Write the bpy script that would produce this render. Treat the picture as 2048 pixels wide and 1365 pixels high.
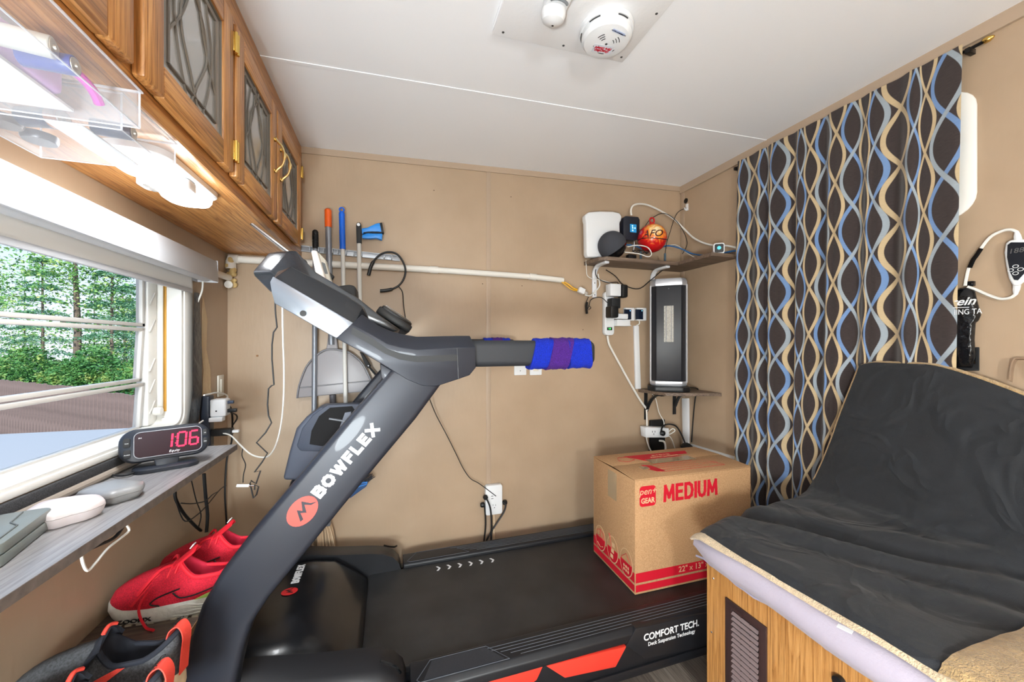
import bpy, bmesh, math, random
from mathutils import Vector, Matrix, noise
for o in list(bpy.data.objects):
    bpy.data.objects.remove(o)
scene = bpy.context.scene
COL = scene.collection
# ------------------------------------------------------------------ camera
CAM_H = 1.27; FPX = 760.0; PX0 = 1024.0; HY = 688.5
YAW = math.radians(17.8); S_, C_ = math.sin(YAW), math.cos(YAW)
cam_data = bpy.data.cameras.new('camera'); cam = bpy.data.objects.new('camera', cam_data); COL.objects.link(cam)
cam_data.sensor_width = 36.0; cam_data.lens = 36.0*FPX/2048.0
cam_data.shift_y = (HY-682.5)/2048.0
cam_data.clip_start = 0.02; cam_data.clip_end = 200
cam.location = (0, 0, CAM_H); cam.rotation_euler = (math.pi/2, 0, -YAW)
scene.camera = cam
# ------------------------------------------------------------------ sky, sun, lamps, exposure
world = bpy.data.worlds.new('sky'); scene.world = world; world.use_nodes = True
wn = world.node_tree.nodes; wl = world.node_tree.links
bg = wn['Background']
wtc = wn.new('ShaderNodeTexCoord'); wsp = wn.new('ShaderNodeSeparateXYZ'); wrp = wn.new('ShaderNodeValToRGB')   # clear day: pale horizon to blue zenith
wl.new(wtc.outputs['Generated'], wsp.inputs[0]); wl.new(wsp.outputs['Z'], wrp.inputs[0])
we = wrp.color_ramp.elements; we[0].position = 0.0; we[0].color = (0.80, 0.90, 1.0, 1); we[1].position = 0.75; we[1].color = (0.22, 0.42, 0.86, 1)
wm = we.new(0.22); wm.color = (0.52, 0.74, 1.0, 1)
wl.new(wrp.outputs['Color'], bg.inputs['Color']); bg.inputs['Strength'].default_value = 0.95
def lamp(name, kind, loc, energy, color=(1, 1, 1), rot=(0, 0, 0), **kw):
    d = bpy.data.lights.new(name, kind); d.energy = energy; d.color = color
    for k, v in kw.items(): setattr(d, k, v)
    o = bpy.data.objects.new(name, d); COL.objects.link(o); o.location = loc; o.rotation_euler = rot
    return o
sun = lamp('sun', 'SUN', (6, -4, 9), 3.2, (1.0, 0.95, 0.87), angle=0.01)
sun.rotation_euler = Vector((-0.10, 0.82, -0.56)).to_track_quat('-Z', 'Y').to_euler()
# two globe fill lamps, made up to brighten the room, stand unseen behind the camera (their stands and globes are built below; the globes give the light)
FILL_LAMPS = [(-0.42, -0.50, 0.85, 92.0), (0.10, -1.70, 1.40, 84.0)]      # x, y, globe height, watts
scene.view_settings.view_transform = 'Standard'; scene.view_settings.look = 'None'
scene.view_settings.exposure = 0.55; scene.view_settings.gamma = 1.0
scene.view_settings.use_curve_mapping = False

# ------------------------------------------------------------------ helpers
R = random.Random(7)
def P(px, py, X=None, Y=None, Z=None, D=None):
    """point of the place seen at a photo pixel, on a plane x=X, y=Y, z=Z or at forward distance D"""
    r = (px-PX0)/FPX; u = (HY-py)/FPX
    dx, dy, dz = S_+r*C_, C_-r*S_, u
    if X is not None: t = X/dx
    elif Y is not None: t = Y/dy
    elif Z is not None: t = (Z-CAM_H)/dz
    else: t = D
    return Vector((dx*t, dy*t, CAM_H+dz*t))
def lin(c):
    c = c/255.0
    return c/12.92 if c <= 0.04045 else ((c+0.055)/1.055)**2.4
def rgb(r, g, b): return (lin(r), lin(g), lin(b), 1.0)

class NT:
    """tiny node helper"""
    def __init__(s, mat): s.t = mat.node_tree; s.n = s.t.nodes; s.l = s.t.links
    def new(s, typ, **kw):
        n = s.n.new(typ)
        for k, v in kw.items(): setattr(n, k, v)
        return n
    def math(s, op, a, b=None, clamp=False):
        n = s.n.new('ShaderNodeMath'); n.operation = op; n.use_clamp = clamp
        for i, v in enumerate((a, b)):
            if v is None: continue
            if isinstance(v, (int, float)): n.inputs[i].default_value = v
            else: s.l.new(v, n.inputs[i])
        return n.outputs[0]
    def mix(s, fac, a, b):
        n = s.n.new('ShaderNodeMix'); n.data_type = 'RGBA'
        for i, v in ((0, fac), (6, a), (7, b)):
            if isinstance(v, (int, float, tuple)): n.inputs[i].default_value = v
            else: s.l.new(v, n.inputs[i])
        return n.outputs[2]
    def ramp(s, fac, stops):
        n = s.n.new('ShaderNodeValToRGB'); e = n.color_ramp.elements
        while len(e) < len(stops): e.new(0.5)
        for i, (p, c) in enumerate(stops): e[i].position = p; e[i].color = c
        s.l.new(fac, n.inputs[0]); return n.outputs[0]
MATS = {}
def mat(name, col=(0.5, 0.5, 0.5, 1), rough=0.5, metal=0.0, var=0.0, vscale=30.0, bump=0.0, bscale=200.0,
        emit=None, estr=0.0, coat=0.0, trans=0.0, ior=1.45, alpha=1.0, sheen=0.0, bdist=0.002):
    if name in MATS: return MATS[name]
    m = bpy.data.materials.new(name); m.use_nodes = True; MATS[name] = m
    nt = NT(m); b = m.node_tree.nodes['Principled BSDF']; m['nt'] = 1
    b.inputs['Base Color'].default_value = col; b.inputs['Roughness'].default_value = rough
    b.inputs['Metallic'].default_value = metal; b.inputs['IOR'].default_value = ior
    b.inputs['Coat Weight'].default_value = coat; b.inputs['Transmission Weight'].default_value = trans
    b.inputs['Alpha'].default_value = alpha; b.inputs['Sheen Weight'].default_value = sheen
    if emit: b.inputs['Emission Color'].default_value = emit; b.inputs['Emission Strength'].default_value = estr
    tc = nt.new('ShaderNodeTexCoord')
    if var > 0:
        nz = nt.new('ShaderNodeTexNoise'); nz.inputs['Scale'].default_value = vscale; nz.inputs['Detail'].default_value = 5
        nt.l.new(tc.outputs['Object'], nz.inputs['Vector'])
        lo = tuple(max(0, c*(1-var)) for c in col[:3])+(1,); hi = tuple(min(1, c*(1+var)) for c in col[:3])+(1,)
        nt.l.new(nt.ramp(nz.outputs['Fac'], [(0.3, lo), (0.7, hi)]), b.inputs['Base Color'])
    if bump > 0:
        nz = nt.new('ShaderNodeTexNoise'); nz.inputs['Scale'].default_value = bscale; nz.inputs['Detail'].default_value = 4
        nt.l.new(tc.outputs['Object'], nz.inputs['Vector'])
        bp = nt.new('ShaderNodeBump'); bp.inputs['Strength'].default_value = bump; bp.inputs['Distance'].default_value = bdist
        nt.l.new(nz.outputs['Fac'], bp.inputs['Height']); nt.l.new(bp.outputs['Normal'], b.inputs['Normal'])
    return m
def wood(name, base, dark, light, axis='Y', rough=0.35, scale=1.0, coat=0.15, grain=26.0):
    m = bpy.data.materials.new(name); m.use_nodes = True; MATS[name] = m
    nt = NT(m); b = m.node_tree.nodes['Principled BSDF']
    tc = nt.new('ShaderNodeTexCoord'); mp = nt.new('ShaderNodeMapping')
    st = {'X': (0.09, 1, 1), 'Y': (1, 0.09, 1), 'Z': (1, 1, 0.09)}[axis]
    mp.inputs['Scale'].default_value = tuple(v*scale for v in st)
    geo = nt.new('ShaderNodeNewGeometry')
    nt.l.new(geo.outputs['Position'], mp.inputs['Vector'])
    n1 = nt.new('ShaderNodeTexNoise'); n1.inputs['Scale'].default_value = 9; n1.inputs['Detail'].default_value = 3
    nt.l.new(mp.outputs[0], n1.inputs['Vector'])
    rings = nt.math('FRACT', nt.math('MULTIPLY', n1.outputs['Fac'], 14.0))
    n2 = nt.new('ShaderNodeTexNoise'); n2.inputs['Scale'].default_value = grain*8; n2.inputs['Detail'].default_value = 6; n2.inputs['Roughness'].default_value = 0.7
    mp2 = nt.new('ShaderNodeMapping'); mp2.inputs['Scale'].default_value = tuple((v if v == 1 else 0.025) for v in st)
    nt.l.new(geo.outputs['Position'], mp2.inputs['Vector']); nt.l.new(mp2.outputs[0], n2.inputs['Vector'])
    c1 = nt.ramp(rings, [(0.0, dark), (0.25, base), (0.8, light), (1.0, base)])
    c2 = nt.ramp(n2.outputs['Fac'], [(0.38, tuple(v*0.75 for v in dark[:3])+(1,)), (0.50, base), (0.64, light)])
    nt.l.new(nt.mix(0.68, c1, c2), b.inputs['Base Color'])
    b.inputs['Roughness'].default_value = rough; b.inputs['Coat Weight'].default_value = coat; b.inputs['Coat Roughness'].default_value = 0.2
    bp = nt.new('ShaderNodeBump'); bp.inputs['Strength'].default_value = 0.075; bp.inputs['Distance'].default_value = 0.001
    nt.l.new(n2.outputs['Fac'], bp.inputs['Height']); nt.l.new(bp.outputs['Normal'], b.inputs['Normal'])
    return m

WORLD = {}
def setp(o, label=None, cat=None, group=None, kind=None):
    if label: o['label'] = label
    if cat: o['category'] = cat
    if group: o['group'] = group
    if kind: o['kind'] = kind
    return o
def thing(name, loc, label, cat, group=None):
    o = bpy.data.objects.new(name, None); COL.objects.link(o); o.location = loc
    o.empty_display_size = 0.05; WORLD[o.name] = Vector(loc)
    return setp(o, label, cat, group)
def link_mesh(name, me, m, parent, center=True):
    o = bpy.data.objects.new(name, me); COL.objects.link(o)
    if m is not None and len(me.materials) == 0: me.materials.append(m)
    c = Vector((0, 0, 0))
    if center and len(me.vertices):
        xs = [v.co for v in me.vertices]
        c = Vector([(min(v[i] for v in xs)+max(v[i] for v in xs))/2 for i in range(3)])
        me.transform(Matrix.Translation(-c))
    pw = WORLD[parent.name] if parent else Vector((0, 0, 0))
    if parent: o.parent = parent
    o.location = c-pw; WORLD[o.name] = c
    return o
class MB:
    def __init__(s): s.v = []; s.f = []; s.uv = None
    def add(s, vs, fs):
        n = len(s.v); s.v += [tuple(v) for v in vs]; s.f += [tuple(i+n for i in f) for f in fs]; return s
    def box(s, x0, y0, z0, x1, y1, z1):
        x0, x1 = min(x0, x1), max(x0, x1); y0, y1 = min(y0, y1), max(y0, y1); z0, z1 = min(z0, z1), max(z0, z1)
        return s.add([(x0,y0,z0),(x1,y0,z0),(x1,y1,z0),(x0,y1,z0),(x0,y0,z1),(x1,y0,z1),(x1,y1,z1),(x0,y1,z1)],
                     [(0,3,2,1),(4,5,6,7),(0,1,5,4),(1,2,6,5),(2,3,7,6),(3,0,4,7)])
    def obox(s, c, u, v, w, hu, hv, hw):
        c = Vector(c); u, v, w = Vector(u).normalized()*hu, Vector(v).normalized()*hv, Vector(w).normalized()*hw
        p = [c+a*u+b*v+d*w for d in (-1, 1) for a, b in ((-1,-1),(1,-1),(1,1),(-1,1))]
        return s.add(p, [(0,3,2,1),(4,5,6,7),(0,1,5,4),(1,2,6,5),(2,3,7,6),(3,0,4,7)])
    def layers(s, ls, cap=True, closed=True):
        """loft rings of equal count"""
        n = len(ls[0]); vs = [p for l in ls for p in l]; fs = []
        for k in range(len(ls)-1):
            for i in range(n if closed else n-1):
                j = (i+1) % n
                fs.append((k*n+i, k*n+j, (k+1)*n+j, (k+1)*n+i))
        if cap:
            fs.append(tuple(reversed(range(n)))); fs.append(tuple((len(ls)-1)*n+i for i in range(n)))
        return s.add(vs, fs)
    def prism(s, pts, ext):
        ext = Vector(ext); pts = [Vector(p) for p in pts]
        return s.layers([pts, [p+ext for p in pts]])
    def tube(s, pts, r, n=8, cap=True, sq=None):
        pts = [Vector(p) for p in pts]; rs = r if isinstance(r, (list, tuple)) else [r]*len(pts)
        rings = []; up = None
        for i, p in enumerate(pts):
            d = (pts[min(i+1, len(pts)-1)]-pts[max(i-1, 0)])
            d = d.normalized() if d.length > 1e-9 else Vector((0, 0, 1))
            if up is None:
                up = Vector((0, 0, 1)) if abs(d.z) < 0.9 else Vector((1, 0, 0))
            a = (up-d*up.dot(d))
            a = a.normalized() if a.length > 1e-6 else d.orthogonal().normalized()
            b = d.cross(a); up = a
            rings.append([p+(a*math.cos(t)+b*math.sin(t))*rs[i] for t in (2*math.pi*k/n for k in range(n))])
        return s.layers(rings, cap)
    def lathe(s, prof, c, axis=(0, 0, 1), n=24, cap=True):
        ax = Vector(axis).normalized(); a = ax.orthogonal().normalized(); b = ax.cross(a); c = Vector(c)
        return s.layers([[c+ax*z+(a*math.cos(t)+b*math.sin(t))*max(r, 1e-5) for t in (2*math.pi*k/n for k in range(n))] for r, z in prof], cap)
    def sphere(s, c, r, n=24, m=14, squash=1.0):
        return s.lathe([(r*math.sin(math.pi*i/m), -r*squash*math.cos(math.pi*i/m)) for i in range(m+1)], c, n=n)
    def grid(s, fn, nu, nv, uvfn=None):
        vs = [fn(i/nu, j/nv) for j in range(nv+1) for i in range(nu+1)]
        fs = [(j*(nu+1)+i, j*(nu+1)+i+1, (j+1)*(nu+1)+i+1, (j+1)*(nu+1)+i) for j in range(nv) for i in range(nu)]
        if uvfn: s.uv = [uvfn(i/nu, j/nv) for j in range(nv+1) for i in range(nu+1)]
        return s.add(vs, fs)
    def mesh(s, name, bevel=0.0, seg=2, smooth=True, angle=35, solid=0.0, recalc=True):
        me = bpy.data.meshes.new(name); me.from_pydata(s.v, [], s.f)
        bm = bmesh.new(); bm.from_mesh(me)
        if s.uv:
            lay = bm.loops.layers.uv.new('UVMap'); bm.verts.ensure_lookup_table()
            for f in bm.faces:
                for l in f.loops: l[lay].uv = s.uv[l.vert.index]
        if recalc and not s.uv: bmesh.ops.recalc_face_normals(bm, faces=bm.faces)
        if bevel > 0:
            bm.normal_update()
            es = [e for e in bm.edges if len(e.link_faces) == 2 and e.calc_face_angle(0) > math.radians(28)]
            bmesh.ops.bevel(bm, geom=es, offset=bevel, segments=seg, profile=0.5, affect='EDGES', clamp_overlap=True)
        if solid:
            bmesh.ops.solidify(bm, geom=bm.faces[:], thickness=solid)
        bm.to_mesh(me); bm.free()
        if smooth:
            me.polygons.foreach_set('use_smooth', [True]*len(me.polygons))
            me.set_sharp_from_angle(angle=math.radians(angle))
        me.update(); return me
    def build(s, name, m, parent=None, bevel=0.0, seg=2, smooth=True, angle=35, solid=0.0, recalc=True):
        return link_mesh(name, s.mesh(name, bevel, seg, smooth, angle, solid, recalc), m, parent)
def box(name, m, parent, a, b, bevel=0.0, seg=2): return MB().box(*a, *b).build(name, m, parent, bevel, seg)
def spline(pts, n=6):
    """Catmull-Rom through points"""
    pts = [Vector(p) for p in pts]; out = []
    for i in range(len(pts)-1):
        p0, p1, p2, p3 = pts[max(i-1, 0)], pts[i], pts[i+1], pts[min(i+2, len(pts)-1)]
        for k in range(n):
            t = k/n
            out.append(0.5*((2*p1)+(p2-p0)*t+(2*p0-5*p1+4*p2-p3)*t*t+(3*p1-p0-3*p2+p3)*t*t*t))
    out.append(pts[-1]); return out
def cord(name, pts, r, m, parent=None, label=None, cat=None, n=6, sm=5, group=None):
    o = MB().tube(spline(pts, sm), r, n).build(name, m, parent)
    return setp(o, label, cat, group)
def rrect(w, h, r, n=5):
    """rounded rectangle outline, centred, CCW"""
    out = []
    for cx, cy, a0 in ((w/2-r, h/2-r, 0), (-w/2+r, h/2-r, 90), (-w/2+r, -h/2+r, 180), (w/2-r, -h/2+r, 270)):
        for k in range(n+1):
            a = math.radians(a0+90*k/n); out.append((cx+r*math.cos(a), cy+r*math.sin(a)))
    return out
def frame3(c, u, v):
    c, u, v = Vector(c), Vector(u).normalized(), Vector(v).normalized()
    w = u.cross(v).normalized()
    return lambda x, y, z=0.0: c+u*x+v*y+w*z
def plate(name, m, parent, c, u, v, w, h, t, r, bevel=0.0, n=5):
    """rounded rectangular slab: centre of its back face at c, growing along u x v by t"""
    f = frame3(c, u, v); out = rrect(w, h, r, n)
    return MB().layers([[f(x, y, 0) for x, y in out], [f(x, y, t) for x, y in out]]).build(name, m, parent, bevel)
def text(name, body, size, c, u, v, m, parent, ext=0.0004, bold=0.0, sx=1.0, shear=0.0, align='CENTER', space=1.0, gap=0.0006):
    cu = bpy.data.curves.new(name, 'FONT'); cu.body = body; cu.size = size; cu.align_x = align; cu.align_y = 'CENTER'
    cu.extrude = ext; cu.offset = bold; cu.shear = shear; cu.space_character = space; cu.resolution_u = 3
    o = bpy.data.objects.new(name, cu); COL.objects.link(o)
    dg = bpy.context.evaluated_depsgraph_get(); dg.update()
    me = bpy.data.meshes.new_from_object(o.evaluated_get(dg)); bpy.data.objects.remove(o); bpy.data.curves.remove(cu)
    me.materials.clear()
    f = frame3(c, u, v)
    for vv in me.vertices: vv.co = f(vv.co.x*sx, vv.co.y, vv.co.z+gap)
    me.name = name
    return link_mesh(name, me, m, parent)
def decal(name, m, parent, pts, nrm, t=0.0005):
    """thin printed shape: outline points already on the surface"""
    nrm = Vector(nrm).normalized(); pts = [Vector(p) for p in pts]
    return MB().layers([[p+nrm*0.0002 for p in pts], [p+nrm*t for p in pts]]).build(name, m, parent, smooth=False)
GLYPH = {'B': [[(0, 0), (0, 1)], [(0, 1), (.42, 1), (.56, .88), (.56, .64), (.42, .53), (0, .53)], [(.42, .53), (.6, .40), (.6, .13), (.44, 0), (0, 0)]],
 'O': [[(.36, 0), (.12, .10), (0, .36), (0, .64), (.12, .90), (.36, 1), (.60, .90), (.72, .64), (.72, .36), (.60, .10), (.36, 0)]],
 'W': [[(0, 1), (.24, 0), (.48, .92), (.72, 0), (.96, 1)]], 'F': [[(0, 0), (0, 1), (.52, 1)], [(0, .52), (.46, .52)]], 'L': [[(0, 1), (0, 0), (.5, 0)]],
 'E': [[(.52, 1), (0, 1), (0, 0), (.54, 0)], [(0, .52), (.46, .52)]], 'X': [[(0, 0), (.66, 1)], [(0, 1), (.66, 0)]],
 'M': [[(0, 0), (.06, 1), (.42, .22), (.78, 1), (.84, 0)]], 'D': [[(0, 0), (0, 1), (.34, 1), (.58, .84), (.66, .5), (.58, .16), (.34, 0), (0, 0)]],
 'I': [[(0, 0), (0, 1)]], 'U': [[(0, 1), (0, .30), (.10, .08), (.31, 0), (.52, .08), (.62, .30), (.62, 1)]], '.': [[(0, 0), (.02, 0)]]}
def bold_text(name, body, height, width, sw, c, u, v, m, parent, gap=0.34, off=0.0008):
    """heavy sans lettering laid as flat strokes, centred at c, total width and cap height given"""
    x = 0; segs = []
    for ch in body:
        g = GLYPH[ch]; w_ = max(p[0] for s_ in g for p in s_)
        segs += [[(x+p[0], p[1]) for p in s_] for s_ in g]; x += w_+gap
    tot = x-gap; k = (width-sw)/tot; h = height-sw; f = frame3(c, u, v); mb = MB()
    nseg = 0
    for s_ in segs:
        q = [((a-tot/2)*k, (b-0.5)*h) for a, b in s_]
        for (x0, y0), (x1, y1) in zip(q, q[1:]):
            d = math.hypot(x1-x0, y1-y0); dx, dy = (x1-x0)/d*sw/2, (y1-y0)/d*sw/2
            pts = [(x0-dx*.9-dy, y0-dy*.9+dx), (x0-dx*.9+dy, y0-dy*.9-dx), (x1+dx*.9+dy, y1+dy*.9-dx), (x1+dx*.9-dy, y1+dy*.9+dx)]
            nseg += 1; e = off+nseg*2.5e-5
            mb.layers([[f(a, b, e) for a, b in pts], [f(a, b, e+0.0006) for a, b in pts]])
    return mb.build(name, m, parent, smooth=False)
def copy_tree(o, parent=None):
    c = o.copy(); COL.objects.link(c)
    if parent is not None: c.parent = parent
    WORLD[c.name] = WORLD.get(o.name, Vector((0, 0, 0)))
    for ch in list(o.children): copy_tree(ch, c)
    return c
Vx, Vy, Vz = Vector((1, 0, 0)), Vector((0, 1, 0)), Vector((0, 0, 1))

# ------------------------------------------------------------------ materials
white = mat('white_plastic', rgb(228, 230, 232), 0.4)
offwhite = mat('aged_white_plastic', rgb(222, 218, 206), 0.45)
pipewhite = mat('white_pvc', rgb(226, 222, 214), 0.35)
black = mat('black_plastic', rgb(22, 23, 25), 0.42)
softblack = mat('matte_black', rgb(30, 31, 33), 0.6)
gloss_black = mat('gloss_black', rgb(12, 13, 15), 0.12)
chrome = mat('brushed_metal', rgb(200, 202, 205), 0.25, 1.0)
brass = mat('brass', rgb(214, 178, 96), 0.22, 1.0)
red_print = mat('red_print', rgb(200, 18, 42), 0.6)
white_print = mat('white_print', rgb(225, 227, 230), 0.5)
grey_print = mat('grey_print', rgb(120, 124, 128), 0.6)
black_print = mat('black_print', rgb(20, 20, 22), 0.6)
cable_white = mat('white_cable', rgb(228, 226, 220), 0.45)
cable_black = mat('black_cable', rgb(24, 24, 25), 0.5)
# ================================================================== room shell
XL, XR, YB, YR = -0.689, 1.787, 2.0, -2.6
def zc(x): return 2.196+(x+0.387)*0.0396
def wallmat():
    m = bpy.data.materials.new('tan_wall_paint'); m.use_nodes = True; nt = NT(m); b = m.node_tree.nodes['Principled BSDF']
    geo = nt.new('ShaderNodeNewGeometry')
    n1 = nt.new('ShaderNodeTexNoise'); n1.inputs['Scale'].default_value = 3.5; n1.inputs['Detail'].default_value = 4
    nt.l.new(geo.outputs['Position'], n1.inputs['Vector'])
    nt.l.new(nt.ramp(n1.outputs['Fac'], [(0.35, rgb(168, 145, 120)), (0.65, rgb(176, 153, 128))]), b.inputs['Base Color'])
    b.inputs['Roughness'].default_value = 0.42
    mp = nt.new('ShaderNodeMapping'); mp.inputs['Scale'].default_value = (1, 1, 0.22); nt.l.new(geo.outputs['Position'], mp.inputs['Vector'])
    n2 = nt.new('ShaderNodeTexNoise'); n2.inputs['Scale'].default_value = 70; n2.inputs['Detail'].default_value = 5; nt.l.new(mp.outputs[0], n2.inputs['Vector'])
    bp = nt.new('ShaderNodeBump'); bp.inputs['Strength'].default_value = 0.18; bp.inputs['Distance'].default_value = 0.003
    nt.l.new(n2.outputs['Fac'], bp.inputs['Height']); nt.l.new(bp.outputs['Normal'], b.inputs['Normal'])
    return m
wall_m = wallmat()
ceil_m = mat('white_ceiling_board', rgb(242, 243, 246), 0.45, bump=0.12, bscale=260)
T = 0.05
def struct(o): return setp(o, kind='structure')
def poly_wall(name, pts, ext, m): return struct(MB().prism(pts, ext).build(name, m, smooth=False))
wb = poly_wall('wall_back', [(XL-T, YB, -0.02), (XR+T, YB, -0.02), (XR+T, YB, zc(XR)+T), (XL-T, YB, zc(XL)+T)], (0, T, 0), wall_m)
poly_wall('wall_right', [(XR, YR, -0.02), (XR, YB, -0.02), (XR, YB, zc(XR)+T), (XR, YR, zc(XR)+T)], (T, 0, 0), wall_m)
poly_wall('wall_rear', [(XL-T, YR, -0.02), (XR+T, YR, -0.02), (XR+T, YR, zc(XR)+T), (XL-T, YR, zc(XL)+T)], (0, -T, 0), wall_m)
poly_wall('ceiling', [(XL-T, YR-T, zc(XL-T)), (XR+T, YR-T, zc(XR+T)), (XR+T, YB+T, zc(XR+T)), (XL-T, YB+T, zc(XL-T))], (0, 0, T), ceil_m)
# left wall with the window opening
WY0, WY1, WZ0, WZ1 = -0.35, 1.615, 0.99, 1.55
lw = MB()
lw.box(XL-T, YR, -0.02, XL, YB, WZ0); lw.box(XL-T, YR, WZ1, XL, YB, zc(XL)+T)
lw.box(XL-T, YR, WZ0, XL, WY0, WZ1); lw.box(XL-T, WY1, WZ0, XL, YB, WZ1)
struct(lw.build('wall_left', wall_m, smooth=False))
# vertical batten seam on the back wall, ceiling seam and cornice strips
trim_m = mat('tan_trim_paint', rgb(174, 153, 132), 0.4)
struct(MB().box(P(977, 560, Y=YB).x-0.012, YB-0.0025, 0, P(977, 560, Y=YB).x+0.012, YB, zc(0.9)-0.004).build('trim_1', trim_m, bevel=0.001))
struct(MB().prism([(XL, 1.405, zc(XL)-0.0022), (XR, 1.405, zc(XR)-0.0022), (XR, 1.405, zc(XR)), (XL, 1.405, zc(XL))], (0, 0.012, 0)).build('trim_2', ceil_m))
struct(MB().prism([(XR-0.012, YR, zc(XR)-0.045), (XR-0.012, YB, zc(XR)-0.045), (XR-0.012, YB, zc(XR)), (XR-0.012, YR, zc(XR))], (0.011, 0, 0)).build('trim_3', trim_m))
struct(MB().prism([(XL, YB-0.006, zc(XL)-0.03), (XR, YB-0.006, zc(XR)-0.03), (XR, YB-0.006, zc(XR)), (XL, YB-0.006, zc(XL))], (0, 0.005, 0)).build('trim_4', trim_m))
struct(MB().box(XR-0.006, YB-0.03, 0, XR, YB-0.006, zc(XR)-0.03).build('trim_5', trim_m))
# ------------------------------------------------------------------ floor of grey-brown planks
floor = struct(MB().box(XL-T, YR-T, -0.04, XR+T, YB+T, -0.012).build('floor', mat('subfloor', rgb(60, 52, 46), 0.8), smooth=False))
plank_ms = [wood('vinyl_plank_%d' % i, rgb(*b), rgb(*d), rgb(*l), 'Y', 0.45, 1.0, 0.0) for i, (b, d, l) in enumerate(
    [((118, 106, 97), (88, 77, 70), (146, 135, 125)), ((132, 120, 109), (100, 88, 80), (158, 146, 135)), ((104, 93, 85), (78, 68, 61), (130, 118, 108))])]
pm = MB().box(-0.0735, -0.45, -0.012, 0.0735, 0.45, 0.0).mesh('plank', 0.0012, 1)
pms = []
for m in plank_ms:
    q = pm.copy(); q.materials.append(m); pms.append(q)
k = 0
x = XL+0.075
while x < XR:
    y = YR+0.45-((k*0.37) % 0.9)
    while y < YB+0.4:
        o = bpy.data.objects.new('plank', R.choice(pms)); COL.objects.link(o); o.parent = floor
        o.location = Vector((x, y, 0))-WORLD[floor.name]
        y += 0.902
    x += 0.149; k += 1
# ------------------------------------------------------------------ added globe fill lamps, out of view behind the camera
for k, (lx, ly, lz_, pw) in enumerate(FILL_LAMPS):
    t = thing('fill_lamp', (lx, ly, 0), 'added globe fill lamp, unseen behind the camera, %s' % ('on the window side' if k == 0 else 'on the sofa side'), 'fill lamp', 'added globe fill lamps')
    MB().lathe([(0.13, 0.0), (0.13, 0.015), (0.02, 0.03)], (lx, ly, 0.0005), n=28).build('base', white, t)
    MB().tube([(lx, ly, 0.03), (lx, ly, lz_-0.15)], 0.011, 10).build('pole', white, t)
    rg = 0.13; rad = pw/(math.pi*4*math.pi*rg*rg)
    MB().sphere((lx, ly, lz_), rg, 20, 12).build('globe', mat('fill_globe_%d' % k, rgb(245, 244, 240), 0.5, emit=(0.87, 0.96, 1.0, 1), estr=rad), t)
# ================================================================== window 1 (left wall)
win_m = mat('white_window_frame', rgb(236, 234, 228), 0.35)
alu_m = mat('painted_aluminium', rgb(206, 202, 196), 0.4)
glass_m = mat('window_glass', (1, 1, 1, 1), 0.0, trans=1.0, ior=1.01)
w1 = thing('window_1', (XL, 0.6, WZ0), None, None); setp(w1, kind='structure')
# interior flange with rounded far end + deep jamb
def ring_frame(out, inn, x0, x1):
    n = len(out); m = MB()
    vs = [(x0, y, z) for y, z in out]+[(x0, y, z) for y, z in inn]+[(x1, y, z) for y, z in out]+[(x1, y, z) for y, z in inn]
    fs = []
    for i in range(n):
        j = (i+1) % n
        fs += [(i, j, n+j, n+i), (2*n+i, 2*n+j, 3*n+j, 3*n+i), (i, j, 2*n+j, 2*n+i), (n+i, n+j, 3*n+j, 3*n+i)]
    return m.add(vs, fs)
cy, cz = (WY0+WY1)/2, (WZ0+WZ1)/2
outl = [(cy+x, cz+y) for x, y in rrect(WY1-WY0+0.11, WZ1-WZ0+0.028, 0.06, 6)]
innl = [(cy+x, cz+y) for x, y in rrect(WY1-WY0-0.004, WZ1-WZ0-0.004, 0.045, 6)]
ring_frame(outl, innl, XL+0.001, XL+0.007).build('flange', win_m, w1, 0.002)
ring_frame([(cy+x, cz+y) for x, y in rrect(WY1-WY0-0.002, WZ1-WZ0-0.002, 0.045, 6)], [(cy+x, cz+y) for x, y in rrect(WY1-WY0-0.03, WZ1-WZ0-0.02, 0.04, 6)], XL-0.10, XL+0.003).build('jamb', win_m, w1)
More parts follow.
